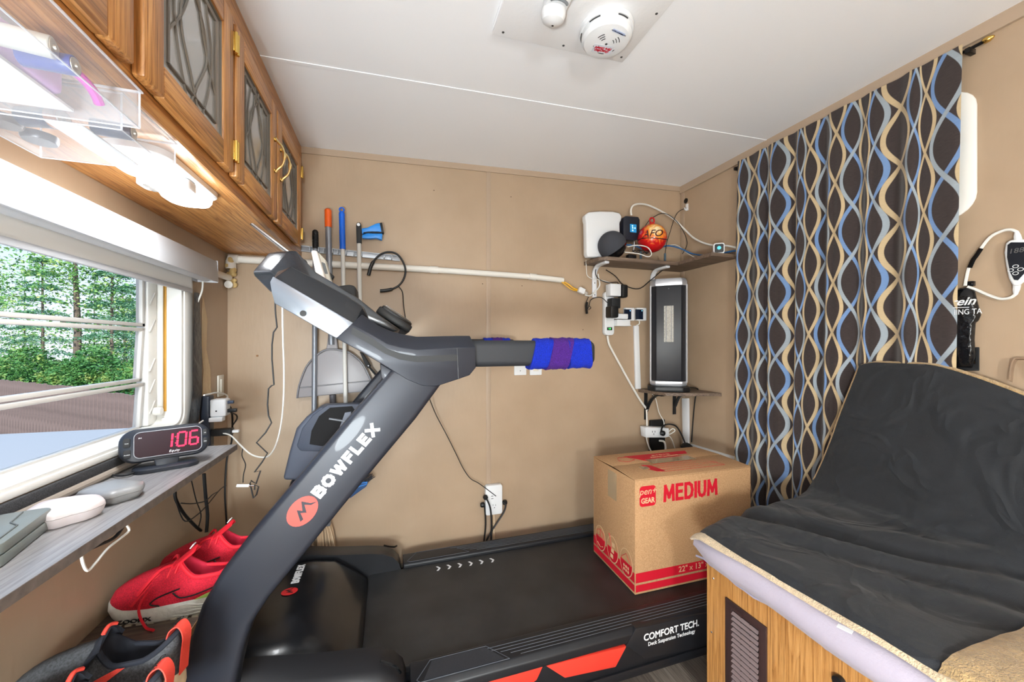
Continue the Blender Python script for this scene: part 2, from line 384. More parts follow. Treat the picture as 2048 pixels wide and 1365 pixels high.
# outer fixed frame & side mechanism channel
GX = XL-0.075; GY1 = 1.535
MB().box(GX-0.02, GY1+0.01, WZ0+0.012, GX+0.012, GY1+0.06, WZ1-0.012).build('side_channel', win_m, w1, 0.003)
for zz in (1.06, 1.13, 1.2, 1.33, 1.42):
    MB().obox((GX+0.014, GY1+0.03, zz), Vx, (0, 0.6, 0.8), (0, -0.8, 0.6), 0.002, 0.026, 0.003).build('operator_arm', alu_m, w1, 0.001)
MB().lathe([(0.012, 0), (0.014, 0.01), (0.012, 0.022), (0.001, 0.024)], (GX+0.012, GY1+0.04, 1.045), (1, 0, 0), 14).build('latch_knob', win_m, w1)
rails = [(0.993, 1.147), (1.147, 1.324), (1.324, 1.545)]
for i, (z0, z1) in enumerate(rails):
    dx = -0.009 if i < 2 else 0.0    # the two lower sashes are cranked open at the bottom
    sash = MB(); h = 0.011
    f = lambda y, z: Vector((GX+dx*(z1-z)/(z1-z0), y, z))
    def bar(y0, y1, za, zb):
        sash.layers([[f(y0, za)+Vector((a, 0, 0)) for a in (-0.009, 0.009)]+[f(y0, zb)+Vector((a, 0, 0)) for a in (0.009, -0.009)],
                     [f(y1, za)+Vector((a, 0, 0)) for a in (-0.009, 0.009)]+[f(y1, zb)+Vector((a, 0, 0)) for a in (0.009, -0.009)]])
    bar(WY0+0.02, GY1, z0+0.002, z0+0.002+h); bar(WY0+0.02, GY1, z1-0.002-h, z1-0.002)
    bar(GY1-0.014, GY1, z0+0.002, z1-0.002); bar(WY0+0.02, WY0+0.034, z0+0.002, z1-0.002)
    so = sash.build('sash', alu_m, w1, 0.0015)
    a, b = z0+h, z1-h
    MB().add([f(WY0+0.03, a), f(GY1-0.01, a), f(GY1-0.01, b), f(WY0+0.03, b)], [(0, 1, 2, 3)]).build('pane', glass_m, so, smooth=False)
# narrow storm-glass strip with amber seal beside the sashes
MB().box(GX+0.03, 1.575, WZ0+0.03, GX+0.033, 1.598, WZ1-0.06).build('storm_pane', glass_m, w1)
MB().box(GX+0.028, 1.596, WZ0+0.05, GX+0.036, 1.600, WZ1-0.06).build('amber_seal', mat('amber_seal', rgb(205, 150, 60), 0.5), w1)
# foam draught strip under the sill and dark tape by the far jamb
setp(MB().box(XL+0.001, -0.3, 0.946, XL+0.013, 1.45, 0.974).build('draught_strip', mat('charcoal_foam', rgb(66, 66, 68), 0.95, var=0.4, vscale=400, bump=0.8, bscale=600), bevel=0.004),
     'charcoal foam draught strip stuck along the window sill above the ledge', 'draught strip')
# ---- roller shade under a white valance box
vm = mat('valance_white', rgb(196, 198, 202), 0.4)
t = thing('roller_shade', (XL, 0.7, 1.50), 'white roller shade under a boxed valance above the left window', 'roller shade')
MB().prism([(XL+0.002, -0.35, 1.50), (XL+0.002, -0.35, 1.585), (-0.618, -0.35, 1.58), (-0.614, -0.35, 1.503), (-0.622, -0.35, 1.503), (-0.626, -0.35, 1.572), (XL+0.01, -0.35, 1.575), (XL+0.01, -0.35, 1.50)], (0, 2.05, 0)).build('valance', vm, t, 0.001)
MB().box(XL+0.002, 1.697, 1.50, -0.616, 1.702, 1.583).build('end_cap', vm, t, 0.001)
MB().tube([(-0.652, -0.34, 1.525), (-0.652, 1.69, 1.525)], 0.024, 16).build('roller_tube', vm, t)
MB().box(-0.676, -0.33, 1.462, -0.6735, 1.64, 1.53).build('shade_cloth', mat('shade_cloth', rgb(238, 237, 233), 0.8), t)
MB().box(-0.68, -0.33, 1.452, -0.669, 1.64, 1.468).build('hem_bar', vm, t, 0.004)
cord('pull_cord', [(-0.66, 1.69, 1.52), (-0.663, 1.692, 1.47), (-0.672, 1.684, 1.43), (-0.678, 1.68, 1.41)], 0.003, cable_white, t)
# ---- black cloth flap hanging by the jamb and cracked paint strip
pts = lambda off: [P(388, 585, X=XL+0.012+off), P(399, 586, X=XL+0.012+off), P(404, 700, X=XL+0.012+off), P(404, 790, X=XL+0.012+off), P(396, 855, X=XL+0.012+off), P(374, 868, X=XL+0.012+off), P(386, 780, X=XL+0.012+off), P(386, 680, X=XL+0.012+off)]
setp(MB().layers([pts(0), pts(0.006)]).build('blackout_flap', mat('black_vinyl', rgb(38, 40, 44), 0.35, bump=0.6, bscale=30, bdist=0.01), bevel=0.002),
     'narrow black vinyl flap hanging beside the left window frame', 'curtain flap')
pts = [P(x, y, X=XL+0.0015) for x, y in ((405, 590), (414, 640), (412, 700), (420, 740), (422, 790), (426, 800), (404, 795), (407, 740), (403, 700))]
setp(MB().prism(pts, (0.0015, 0, 0)).build('loose_wall_paper', mat('torn_wall_paper', rgb(212, 186, 148), 0.7, bump=0.7, bscale=60, bdist=0.006)),
     'torn strip of tan wall covering peeling beside the window', 'wall covering')
# ================================================================== treadmill
tread_body = mat('treadmill_charcoal', rgb(38, 41, 50), 0.42, 0.2, coat=0.05)
tread_black = mat('treadmill_black', rgb(24, 25, 29), 0.45)
tread_hood = mat('treadmill_hood_black', rgb(20, 21, 24), 0.28, coat=0.12)
tread_grip = mat('handle_rubber', rgb(38, 41, 46), 0.5, bump=0.2, bscale=900)
tread_red = mat('suspension_red', rgb(226, 62, 48), 0.4)
logo_red = mat('logo_red', rgb(232, 76, 66), 0.45)
def beltmat():
    m = bpy.data.materials.new('treadmill_belt'); m.use_nodes = True; nt = NT(m); b = m.node_tree.nodes['Principled BSDF']
    geo = nt.new('ShaderNodeNewGeometry'); sp = nt.new('ShaderNodeSeparateXYZ'); nt.l.new(geo.outputs['Position'], sp.inputs[0])
    n1 = nt.new('ShaderNodeTexNoise'); n1.inputs['Scale'].default_value = 9; n1.inputs['Detail'].default_value = 6; nt.l.new(geo.outputs['Position'], n1.inputs['Vector'])
    n2 = nt.new('ShaderNodeTexNoise'); n2.inputs['Scale'].default_value = 420; n2.inputs['Detail'].default_value = 1; nt.l.new(geo.outputs['Position'], n2.inputs['Vector'])
    base = nt.ramp(n1.outputs['Fac'], [(0.3, rgb(30, 30, 32)), (0.75, rgb(48, 48, 49))])
    spk = nt.ramp(n2.outputs['Fac'], [(0.80, (0, 0, 0, 1)), (0.86, (1, 1, 1, 1))])
    nt.l.new(nt.mix(nt.math('MULTIPLY', spk, 0.4), base, rgb(170, 168, 160)), b.inputs['Base Color'])
    b.inputs['Roughness'].default_value = 0.42
    w = nt.math('MULTIPLY', nt.math('SINE', nt.math('MULTIPLY', sp.outputs[0], 1250.0)), nt.math('SINE', nt.math('MULTIPLY', sp.outputs[1], 1250.0)))
    bp = nt.new('ShaderNodeBump'); bp.inputs['Strength'].default_value = 0.45; bp.inputs['Distance'].default_value = 0.001
    nt.l.new(w, bp.inputs['Height']); nt.l.new(bp.outputs['Normal'], b.inputs['Normal'])
    return m
TX1 = 1.46; BZ = 0.2575; BY0, BY1 = 1.232, 1.780; NR0 = 1.128; FR1 = 1.884; CY = (BY0+BY1)/2
tm = thing('treadmill', (0.4, CY, 0), 'large black folding treadmill with red deck cushions along the back wall', 'treadmill')
# belt, wrapping over the rear roller
prof = [(-0.10, BZ-0.012), (-0.085, BZ-0.001), (-0.06, BZ), (TX1-0.05, BZ), (TX1-0.02, BZ-0.012), (TX1-0.01, BZ-0.035), (TX1-0.02, BZ-0.06), (TX1-0.05, BZ-0.07), (-0.10, BZ-0.07)]
MB().prism([(x, BY0+0.004, z) for x, z in prof], (0, BY1-BY0-0.008, 0)).build('belt', beltmat(), tm)
MB().box(-0.05, BY0-0.01, BZ-0.065, TX1-0.08, BY1+0.01, BZ-0.006).build('deck_board', tread_black, tm)
# chevrons printed on the belt
for i in range(6):
    c = P(878+21.5*i, 1137.5-3.3*i, Z=BZ); a = 0.017
    decal('arrow_mark', white_print, tm, [c+Vector(q) for q in ((-a*.75, -a, 0), (-a*.2, -a, 0), (a*.45, 0, 0), (-a*.2, a, 0), (-a*.75, a, 0), (-a*.1, 0, 0))], Vz)
# side rails: near and far
def rail(y_in, y_out, sgn):
    # section in (y,z), extruded along X, rounded front end
    sec = [(y_in, BZ-0.02), (y_in, BZ+0.012), (y_in+sgn*0.008, BZ+0.018), (y_out-sgn*0.016, BZ+0.018), (y_out, BZ+0.004), (y_out, BZ-0.022), (y_out-sgn*0.01, BZ-0.03)]
    r = MB().prism([(0.058, y, z) for y, z in sec], (TX1-0.058, 0, 0)).build('side_rail', tread_black, tm, 0.004)
    return r
rn = rail(BY0, NR0, -1); rf = rail(BY1, FR1, 1)
# grip grooves & tread plate on the near and far rail
groove = mat('rail_highlight', rgb(84, 88, 96), 0.35)
for base, y0, y1, rr in ((rn, NR0+0.016, BY0-0.012, 1), (rf, BY1+0.012, FR1-0.016, 2)):
    zt = BZ+0.0182
    for i in range(5):
        y = y0+(y1-y0)*(0.12+0.17*i)
        MB().tube([(0.40-0.03*i, y, zt), (TX1-0.06, y, zt)], 0.0011, 5).build('groove', groove, rr == 1 and rn or rf)
    out = [(0.085, y0), (0.075, y0+0.01), (0.12, y1-0.004), (0.30, y1-0.004), (0.36, y0+0.002), (0.085, y0)]
    MB().tube([(x, y, zt) for x, y in out], 0.0013, 5).build('plate_outline', groove, rr == 1 and rn or rf)
plm = mat('rail_grip_plate', rgb(44, 47, 54), 0.5, bump=1.0, bscale=900)
MB().prism([(0.095, NR0+0.02, BZ+0.018), (0.125, BY0-0.02, BZ+0.018), (0.295, BY0-0.02, BZ+0.018), (0.345, NR0+0.022, BZ+0.018)], (0, 0, 0.0012)).build('grip_plate', plm, rn)
# skirts, cushions and lettered side panel
for y0, y1 in ((1.150, 1.19), (1.822, 1.862)):
    MB().box(0.0, y0, 0.10, TX1-0.02, y1, BZ-0.02).build('frame_beam', tread_black, tm, 0.004)
MB().box(0.0, 1.142, 0.095, TX1-0.06, 1.152, 0.125).build('frame_lip', tread_black, tm, 0.003)
for yA, dy in ((1.130, 0.022), (1.862, 0.022)):
    pA = [P(960, 1372, Y=1.13), P(1000, 1349, Y=1.13), P(1088, 1331, Y=1.13), P(1074, 1362, Y=1.13), P(1060, 1372, Y=1.13)]
    pB = [P(1092, 1334, Y=1.13), P(1254, 1294, Y=1.13), P(1232, 1336, Y=1.13), P(1130, 1358, Y=1.13)]
    for q in (pA, pB):
        MB().prism([(v.x, yA, v.z) for v in q], (0, dy, 0)).build('deck_cushion', tread_red, tm, 0.004)
sp_pts = [P(1252, 1292, Y=1.128), P(1272, 1258, Y=1.128), P(1416, 1226, Y=1.128), P(1480, 1212, Y=1.128), P(1480, 1262, Y=1.128), P(1416, 1283, Y=1.128), P(1398, 1296, Y=1.128), P(1290, 1318, Y=1.128)]
spn = MB().prism([(v.x, 1.126, v.z) for v in sp_pts], (0, 0.03, 0)).build('side_panel', tread_black, tm, 0.003)
c = P(1344, 1262, Y=1.126)
text('lettering', 'COMFORT TECH.', 0.0335, (c.x, 1.126, c.z+0.001), Vx, Vz, white_print, spn, bold=0.0007, sx=0.92)
text('lettering', 'Deck Suspension Technology', 0.0188, (c.x, 1.126, c.z-0.025), Vx, Vz, white_print, spn, bold=0.0002, sx=0.92)
# rear end caps and feet, front wheels
for y0, y1 in ((NR0-0.002, BY0+0.01), (BY1-0.01, FR1+0.002)):
    MB().box(TX1-0.03, y0, 0.13, TX1+0.03, y1, BZ+0.02).build('end_cap', tread_black, tm, 0.012, 3)
for y in (1.17, 1.842):
    MB().lathe([(0.025, 0), (0.025, 0.03), (0.012, 0.035), (0.012, 0.14)], (TX1-0.09, y, 0.0), n=14).build('foot', black, tm)
    MB().lathe([(0.045, -0.02), (0.045, 0.02)], (-0.42, y, 0.045), (0, 1, 0), 18).build('transport_wheel', black, tm, 0.004)
    MB().box(-0.50, y-0.025, 0.05, 0.05, y+0.025, 0.12).build('base_beam', tread_black, tm, 0.006)
# motor hood
def hoodz(x):
    for (xa, za), (xb, zb) in zip(HP, HP[1:]):
        if xa <= x <= xb:
            t = (x-xa)/(xb-xa); return za+(zb-za)*t
    return HP[-1][1]
HP = [(-0.53, 0.14), (-0.525, 0.27), (-0.49, 0.36), (-0.43, 0.392), (-0.30, 0.394), (-0.22, 0.380), (-0.16, 0.335), (-0.105, 0.283), (-0.088, 0.262), (-0.086, 0.2)]
hm = MB(); lay = []
ys = [1.235, 1.25, 1.30, 1.40, 1.506, 1.61, 1.71, 1.762, 1.777]; dz = [0.05, 0.026, 0.008, 0.0, 0.0, 0.0, 0.008, 0.026, 0.05]
for y, d in zip(ys, dz):
    lay.append([(x, y, max(0.12, z-d*min(1, (z-0.12)/0.25))) for x, z in HP]+[(-0.086, y, 0.12), (-0.53, y, 0.12)])
hood = hm.layers(lay).build('motor_hood', tread_hood, tm, angle=50)
ux, vy = Vector((0, 1, 0)), Vector((-1, 0, 0))
zt = 0.3955
a0 = P(586, 1168, Z=zt); a1 = P(607, 1131, Z=zt)
mid = (a0+a1)/2
bold_text('lettering', 'BOWFLEX', 0.027, (a1.y-a0.y)*1.02, 0.0065, (mid.x, mid.y, zt), ux, vy, white_print, hood, 0.40)
def logo(parent, c, u, v, w, rx, ry, rm, dm):
    f = frame3(c, u, v); n = 28
    MB().layers([[f(rx*math.cos(2*math.pi*k/n), ry*math.sin(2*math.pi*k/n), 0.0003) for k in range(n)], [f(rx*math.cos(2*math.pi*k/n), ry*math.sin(2*math.pi*k/n), 0.0008) for k in range(n)]]).build('logo_disc', rm, parent, smooth=False)
    z = [(-0.30, -0.75), (-0.05, -0.18), (-0.32, -0.10), (0.02, 0.42), (-0.30, 0.50), (0.42, 0.92), (0.16, 0.30), (0.44, 0.22), (0.10, -0.28), (0.38, -0.36)]
    # lightning-like letter mark
    z = [(-0.55, -0.45), (-0.12, 0.42), (0.02, 0.02), (0.42, 0.62), (0.62, -0.05), (0.92, -0.42), (0.55, -0.20), (0.36, 0.22), (0.06, -0.34), (-0.14, 0.02), (-0.34, -0.50)]
    MB().layers([[f(x*rx, y*ry, 0.0009) for x, y in z], [f(x*rx, y*ry, 0.0012) for x, y in z]]).build('logo_mark', dm, parent, smooth=False)
c = P(579, 1184, Z=zt)
logo(hood, (c.x, c.y, zt), ux, vy, None, 0.021, 0.026, mat('logo_red_deep', rgb(206, 40, 44), 0.45), tread_hood)
# upright covers (fenders) beside the hood
for k, (y0, y1, yo) in enumerate(((1.125, 1.236, 1.125), (1.776, 1.887, 1.887))):
    top = [(-0.53, 0.13), (-0.53, 0.33), (-0.46, 0.395), (-0.36, 0.392), (-0.22, 0.366), (-0.08, 0.348), (-0.03, 0.338), (0.012, 0.318), (0.038, 0.288), (0.047, 0.255), (0.047, 0.13)]
    inner = y1 if k == 0 else y0; outer = y0 if k == 0 else y1
    yy = [outer, outer+(inner-outer)*0.10, outer+(inner-outer)*0.25, inner]; dd = [0.05, 0.018, 0.004, 0.0]
    MB().layers([[(x, y, max(0.13, z-d)) for x, z in top] for y, d in zip(yy, dd)]).build('upright_cover', tread_black, tm, angle=40)
    f = frame3((0.0, yy[2]+(0.02 if k == 0 else -0.02), 0.333), (1, 0, -0.45), Vy)
    MB().tube([f(-0.03, 0), f(0.0, 0.004 if k else -0.004), f(0.02, 0.012 if k else -0.012), f(0.033, 0.03 if k else -0.03)], 0.004, 6).build('cover_slot', gloss_black, tm)
# uprights: wide flat posts, leaning back towards the user
L_up = [(792, 726), (766, 757), (695, 839), (620, 928), (559, 1000), (494, 1077), (440, 1148), (400, 1217), (379, 1281), (366, 1356)]
R_up = [(900, 735), (871, 774), (828, 832), (735, 943), (688, 1000), (603, 1104), (552, 1166), (520, 1214), (504, 1259), (490, 1321), (484, 1365)]
yN0, yN1 = 1.06, 1.125
def upright(y0, y1, bev):
    pl = [P(x, y, Y=yN0) for x, y in L_up]; pr = [P(x, y, Y=yN1) for x, y in R_up]
    pl.append(Vector((pl[-1].x-0.006, 0, 0.12))); pr.append(Vector((pr[-1].x-0.004, 0, 0.12)))
    poly = [(v.x, v.z) for v in pl]+[(v.x, v.z) for v in reversed(pr)]
    return MB().prism([(x, y0, z) for x, z in poly], (0, y1-y0, 0)).build('upright', tread_body, tm, bev, 4, angle=50)
upn = upright(yN0, yN1, 0.014); upf = upright(1.887, 1.952, 0.014)
# lettering on the near upright
a, b = P(630, 993, Y=yN0), P(752, 853, Y=yN0); d = (b-a); d.y = 0; d.normalize(); nv = Vector((-d.z, 0, d.x))
m_ = (P(640, 981, Y=yN0)+P(744, 862, Y=yN0))/2
bold_text('lettering', 'BOWFLEX', 0.031, (b-a).length*1.0, 0.0085, (m_.x, yN0, m_.z), d, nv, white_print, upn, 0.40)
c = P(605, 1023, Y=yN0)
logo(upn, (c.x, yN0, c.z), d, nv, None, 0.041, 0.030, logo_red, tread_body)
# arm shrouds: handle covers with chamfered top, joined to the console
out_low = [(703, 649), (740, 668), (775, 688), (800, 695), (833, 700), (915, 696), (951, 695), (952, 735), (939, 751), (916, 759), (873, 773), (845, 772), (815, 760), (761, 727), (715, 700), (672, 677)]
out_top = [(724, 629), (757, 652), (780, 662), (805, 669), (833, 674), (915, 672), (940, 672), (951, 735), (939, 751), (916, 759), (873, 773), (845, 772), (815, 760), (761, 727), (715, 700), (672, 677)]
AL = [P(x, y, Y=1.052) for x, y in out_low]; AT = [P(x, y, Y=1.09) for x, y in out_top]
def arm(y0, sgn):
    low = [(v.x, v.z) for v in AL]; top = [(v.x, v.z) for v in AT]
    bot = [(x, z) for x, z in low]
    return MB().layers([[(x, y0, z) for x, z in low], [(x, y0+sgn*0.038, z) for x, z in top], [(x, y0+sgn*0.085, z) for x, z in top], [(x, y0+sgn*0.105, z-0.006) for x, z in low]]).build('arm_shroud', tread_body, tm, 0.0025, 2, angle=40)
an = arm(1.052, 1); af = arm(1.960, -1)
# black inlay stripe and seam on the near shroud
st = [(706, 655), (745, 677), (775, 698), (803, 708), (834, 713), (915, 709), (915, 722), (834, 725), (800, 720), (770, 708), (738, 688), (702, 668)]
decal('inlay_stripe', mat('inlay_black', rgb(16, 17, 20), 0.5), an, [P(x, y, Y=1.052) for x, y in st], (0, -1, 0))
MB().tube([P(914.5, 697, Y=1.0515), P(917, 759, Y=1.0515)], 0.0012, 5).build('seam', black, an)
for y0 in (1.066, 1.888):   # collar where post enters the shroud
    q = [(760, 727), (762, 757), (778, 768), (798, 775), (815, 776), (842, 773), (815, 760), (785, 742)]
    MB().prism([(P(x, y, Y=1.066).x, y0, P(x, y, Y=1.066).z) for x, y in q], (0, 0.058, 0)).build('post_collar', tread_body, tm, 0.003)
# handles
hz0, hz1 = 1.203, 1.281
for y in (1.098, 1.914):
    sec = rrect(0.046, hz1-hz0, 0.018, 5); zc_ = (hz0+hz1)/2+(0.014 if y > 1.5 else 0)
    rings = [[(x, y+a*s, zc_+b*s) for a, b in sec] for x, s in ((0.225, 1), (0.30, 1.0), (0.60, 1.0), (0.618, 0.96), (0.625, 0.8))]
    MB().layers(rings).build('handle', tread_grip, tm, angle=60)
# console: near & far side panels plus centre body
cs_low = [(540, 564), (546, 553), (610, 590), (670, 625), (711, 649), (705, 668), (672, 677), (640, 659), (600, 636), (549, 607), (543, 584)]
cs_top = [(553, 543), (582, 533), (640, 563), (690, 590), (724, 612), (738, 640), (672, 677), (640, 659), (600, 636), (549, 607), (543, 584)]
CL = [P(x, y, Y=1.062) for x, y in cs_low]; CT = [P(x, y, Y=1.10) for x, y in cs_top]
for y0, s in ((1.062, 1), (1.950, -1)):
    MB().layers([[(v.x, y0, v.z) for v in CL], [(v.x, y0+s*0.012, v.z) for v in CL]]).build('console_side', mat('console_satin', rgb(150, 156, 166), 0.30, 0.75), tm, 0.002, 2, angle=40)
    MB().layers([[(v.x, y0+s*0.0121, v.z) for v in CL], [(v.x, y0+s*0.042, v.z) for v in CT], [(v.x, y0+s*0.128, v.z+0.002) for v in CT]]).build('console_deck', mat('console_black', rgb(34, 36, 40), 0.22, 0.2, coat=0.3), tm, 0.003, 2, angle=40)
cb = [(514, 548), (544, 512), (564, 509), (640, 553), (718, 600), (760, 634), (800, 662), (780, 668), (716, 642), (640, 610), (560, 598), (545, 584), (517, 556)]
CB = [P(x, y, Y=1.25) for x, y in cb]
ysl = [1.185, 1.215, 1.50, 1.797, 1.827]
con = MB().layers([[(v.x+(0.05 if (i in (0, 1, 2, 11, 12) and y in (1.185, 1.827)) else (-0.02 if (i in (0, 1, 2, 11, 12) and y == 1.5) else 0)), y, v.z) for i, v in enumerate(CB)] for y in ysl]).build('console', mat('console_black', rgb(34, 36, 40), 0.22, 0.2, coat=0.3), tm, 0.004, 2, angle=40)
# control cluster near the user: raised pod with screen bezel, safety key
f0 = P(748, 622, Y=1.30); f1 = P(820, 668, Y=1.30); dd_ = (f1-f0).normalized(); nn = Vector((-dd_.z, 0, dd_.x))
mid = (f0+f1)/2
MB().obox(mid+nn*0.012+Vy*0.25, dd_, Vy, nn, 0.062, 0.24, 0.014).build('control_pod', black, tm, 0.006)
MB().obox(mid+nn*0.020+Vy*0.04, dd_, Vy, nn, 0.055, 0.028, 0.014).build('speaker_pod', gloss_black, tm, 0.005)
MB().tube([mid+nn*0.036+dd_*a+Vy*(0.04+b) for a, b in ((-.045, -.026), (.02, -.026), (.048, -.012), (.048, .02), (-.045, .02), (-.045, -.026))], 0.0014, 5).build('chrome_outline', chrome, tm)
MB().lathe([(0.007, 0), (0.007, 0.012), (0.004, 0.016), (0.001, 0.017)], P(800, 640, Y=1.33)-nn*0.012, nn, 12).build('safety_key', mat('red_key', rgb(200, 50, 40), 0.4), tm)
# oval maker badge on the side
MB().lathe([(0.0075, 0), (0.0075, 0.002), (0.001, 0.0022)], P(606.5, 627.5, Y=1.0625), (0, -1, 0), 18).build('screw_cap', black, tm)
# small black screen block behind the near console panel
pb = [P(x, y, Y=1.22) for x, y in ((662, 574), (700, 569), (711, 573), (714, 604), (700, 612), (672, 590))]
MB().prism(pb, (0, 0.10, 0)).build('phone_rest', softblack, tm, 0.006)
# bottle caddy on the far upright
cadm = mat('caddy_grey', rgb(84, 90, 104), 0.4, 0.1)
co = [(720, 812), (660, 810), (622, 830), (598, 860), (592, 895), (600, 905), (645, 905), (652, 890), (700, 862)]
yc = 1.76
sh = [(640, 815), (612, 835), (592, 858), (578, 905), (566, 955), (566, 962), (612, 962), (650, 935), (715, 880), (724, 812)]
MB().prism([P(x, y, Y=yc) for x, y in sh], (0, 0.12, 0)).build('bottle_caddy', cadm, tm, 0.012, 3)
ci = [(704, 813), (660, 816), (638, 833), (623, 862), (619, 889), (645, 893), (690, 865), (716, 830)]
rimo = [(722, 808), (656, 810), (626, 830), (604, 858), (593, 893), (600, 903), (652, 905), (700, 872), (726, 836)]
MB().prism([P(x, y, Y=yc-0.006) for x, y in rimo], (0, 0.02, 0)).build('caddy_rim', mat('caddy_dark', rgb(72, 78, 92), 0.5, bump=0.3, bscale=500), tm, 0.006)
MB().prism([P(x, y, Y=yc-0.009) for x, y in ci], (0, 0.004, 0)).build('caddy_opening', mat('opening_black', rgb(16, 16, 18), 0.8), tm)
MB().tube([P(658, 838, Y=yc-0.012), P(690, 843, Y=yc-0.012)], 0.004, 6).build('caddy_rib', mat('grey_rib', rgb(120, 124, 130), 0.4), tm)
MB().prism([P(x, y, Y=yc-0.014) for x, y in ((690, 826), (702, 824), (700, 850), (680, 872), (672, 874))], (0, 0.005, 0)).build('caddy_divider', cadm, tm)
# ------------------------------------------------------------------ towel wraps on the handles
tb = mat('blue_terry', rgb(2, 38, 172), 0.95, var=0.4, vscale=420, bump=1.0, bscale=320, bdist=0.006, sheen=0.0)
tp = mat('purple_terry', rgb(68, 24, 122), 0.95, var=0.4, vscale=420, bump=1.0, bscale=320, bdist=0.006, sheen=0.0)
def wrap(y, x0, x1, label):
    t = thing('towel_wrap', ((x0+x1)/2, y, hz0), label, 'towel', 'towels wrapped round the handles')
    L = x1-x0; k = 0
    for (a, b, m, nm) in ((0, .31, tb, 'blue_band'), (.29, .63, tp, 'purple_band'), (.61, 1, tb, 'blue_band')):
        rings = []
        for i in range(7):
            s = i/6; x = x0+L*(a+(b-a)*s)
            e = 0.008+(0.002 if m is tp else 0)+0.0015*math.sin(i*2.1+k)
            sec = rrect(0.046+2*e, hz1-hz0+2*e, 0.024, 5)
            rings.append([(x+0.012*(q/0.05)*(1 if k < 2 else -0.4), y+p, (hz0+hz1)/2-0.002+(0.014 if y > 1.5 else 0)+q+0.0012*math.sin(9*p/0.05+i)) for p, q in sec])
        MB().layers(rings).build(nm, m, t, angle=60); k += 1
    return t
wrap(1.098, P(1068, 705, Y=1.07).x, P(1183, 705, Y=1.07).x, 'blue and purple towel wrapped round the near treadmill handle')
wrap(1.914, 0.45, 0.60, 'blue and purple towel wrapped round the far treadmill handle')
# ================================================================== overhead oak cabinet (left wall)
ob, od, ol = rgb(196, 134, 72), rgb(138, 84, 40), rgb(220, 166, 102)
oakZ = wood('oak_vertical', ob, od, ol, 'Z'); oakY = wood('oak_lengthwise', ob, od, ol, 'Y'); oakX = wood('oak_crosswise', ob, od, ol, 'X')
CZ0, CX = 1.672, -0.395
cab = thing('overhead_cabinet', (-0.54, 0.8, CZ0), 'oak overhead cabinet with leaded glass doors above the left window', 'cabinet')
b = MB().box(XL+0.001, -0.45, CZ0, CX-0.018, YB-0.001, CZ0+0.012); b.build('bottom_panel', oakY, cab)
MB().box(XL+0.001, -0.45, CZ0+0.012, XL+0.006, YB-0.001, zc(XL)-0.003).build('back_panel', oakY, cab)
for y in (-0.45, 0.74, YB-0.014):
    MB().prism([(XL+0.006, y, CZ0+0.012), (CX-0.018, y, CZ0+0.012), (CX-0.018, y, zc(CX)-0.004), (XL+0.006, y, zc(XL)-0.004)], (0, 0.012, 0)).build('divider', oakZ, cab)
for z0, z1 in ((CZ0-0.004, 1.728), (2.07, zc(CX-0.018)-0.002)):
    MB().box(CX-0.018, -0.45, z0, CX, YB-0.001, z1).build('face_rail', oakY, cab, 0.001)
for y0, y1 in ((-0.45, -0.41), (-0.04, 0.0), (0.355, 0.395), (0.725, 0.775), (1.115, 1.16), (1.495, 1.54), (1.88, YB-0.001)):
    MB().box(CX-0.0175, y0, 1.728, CX-0.0005, y1, 2.07).build('face_stile', oakZ, cab, 0.001)
came_m = mat('lead_came', rgb(118, 112, 104), 0.4, 0.2)
cglass = mat('cabinet_glass', rgb(196, 197, 197), 0.10, 0.5)  # pale base colour stands in for the ceiling reflected in the panes
DZ0, DZ1, DXF = 1.700, 2.095, -0.375
def pull(y, z0, z1, door):
    h = z1-z0
    pts = [(DXF+0.002, y, z0-0.006), (DXF+0.008, y, z0+0.004), (DXF+0.024, y, z0+h*0.22), (DXF+0.030, y, z0+h*0.5), (DXF+0.024, y, z1-h*0.22), (DXF+0.008, y, z1-0.004), (DXF+0.002, y, z1+0.006)]
    MB().tube(spline(pts, 5), [0.0062]+[0.0046]*9+[0.0036]*4+[0.0060]*3+[0.0036]*4+[0.0046]*9+[0.0062], 8).build('handle', mat('antique_brass', rgb(226, 200, 140), 0.25, 1.0), door)
    for zz in (z0, z1):
        MB().lathe([(0.008, 0), (0.007, 0.003), (0.003, 0.004)], (DXF, y, zz), (1, 0, 0), 10).build('handle_rose', brass, door)
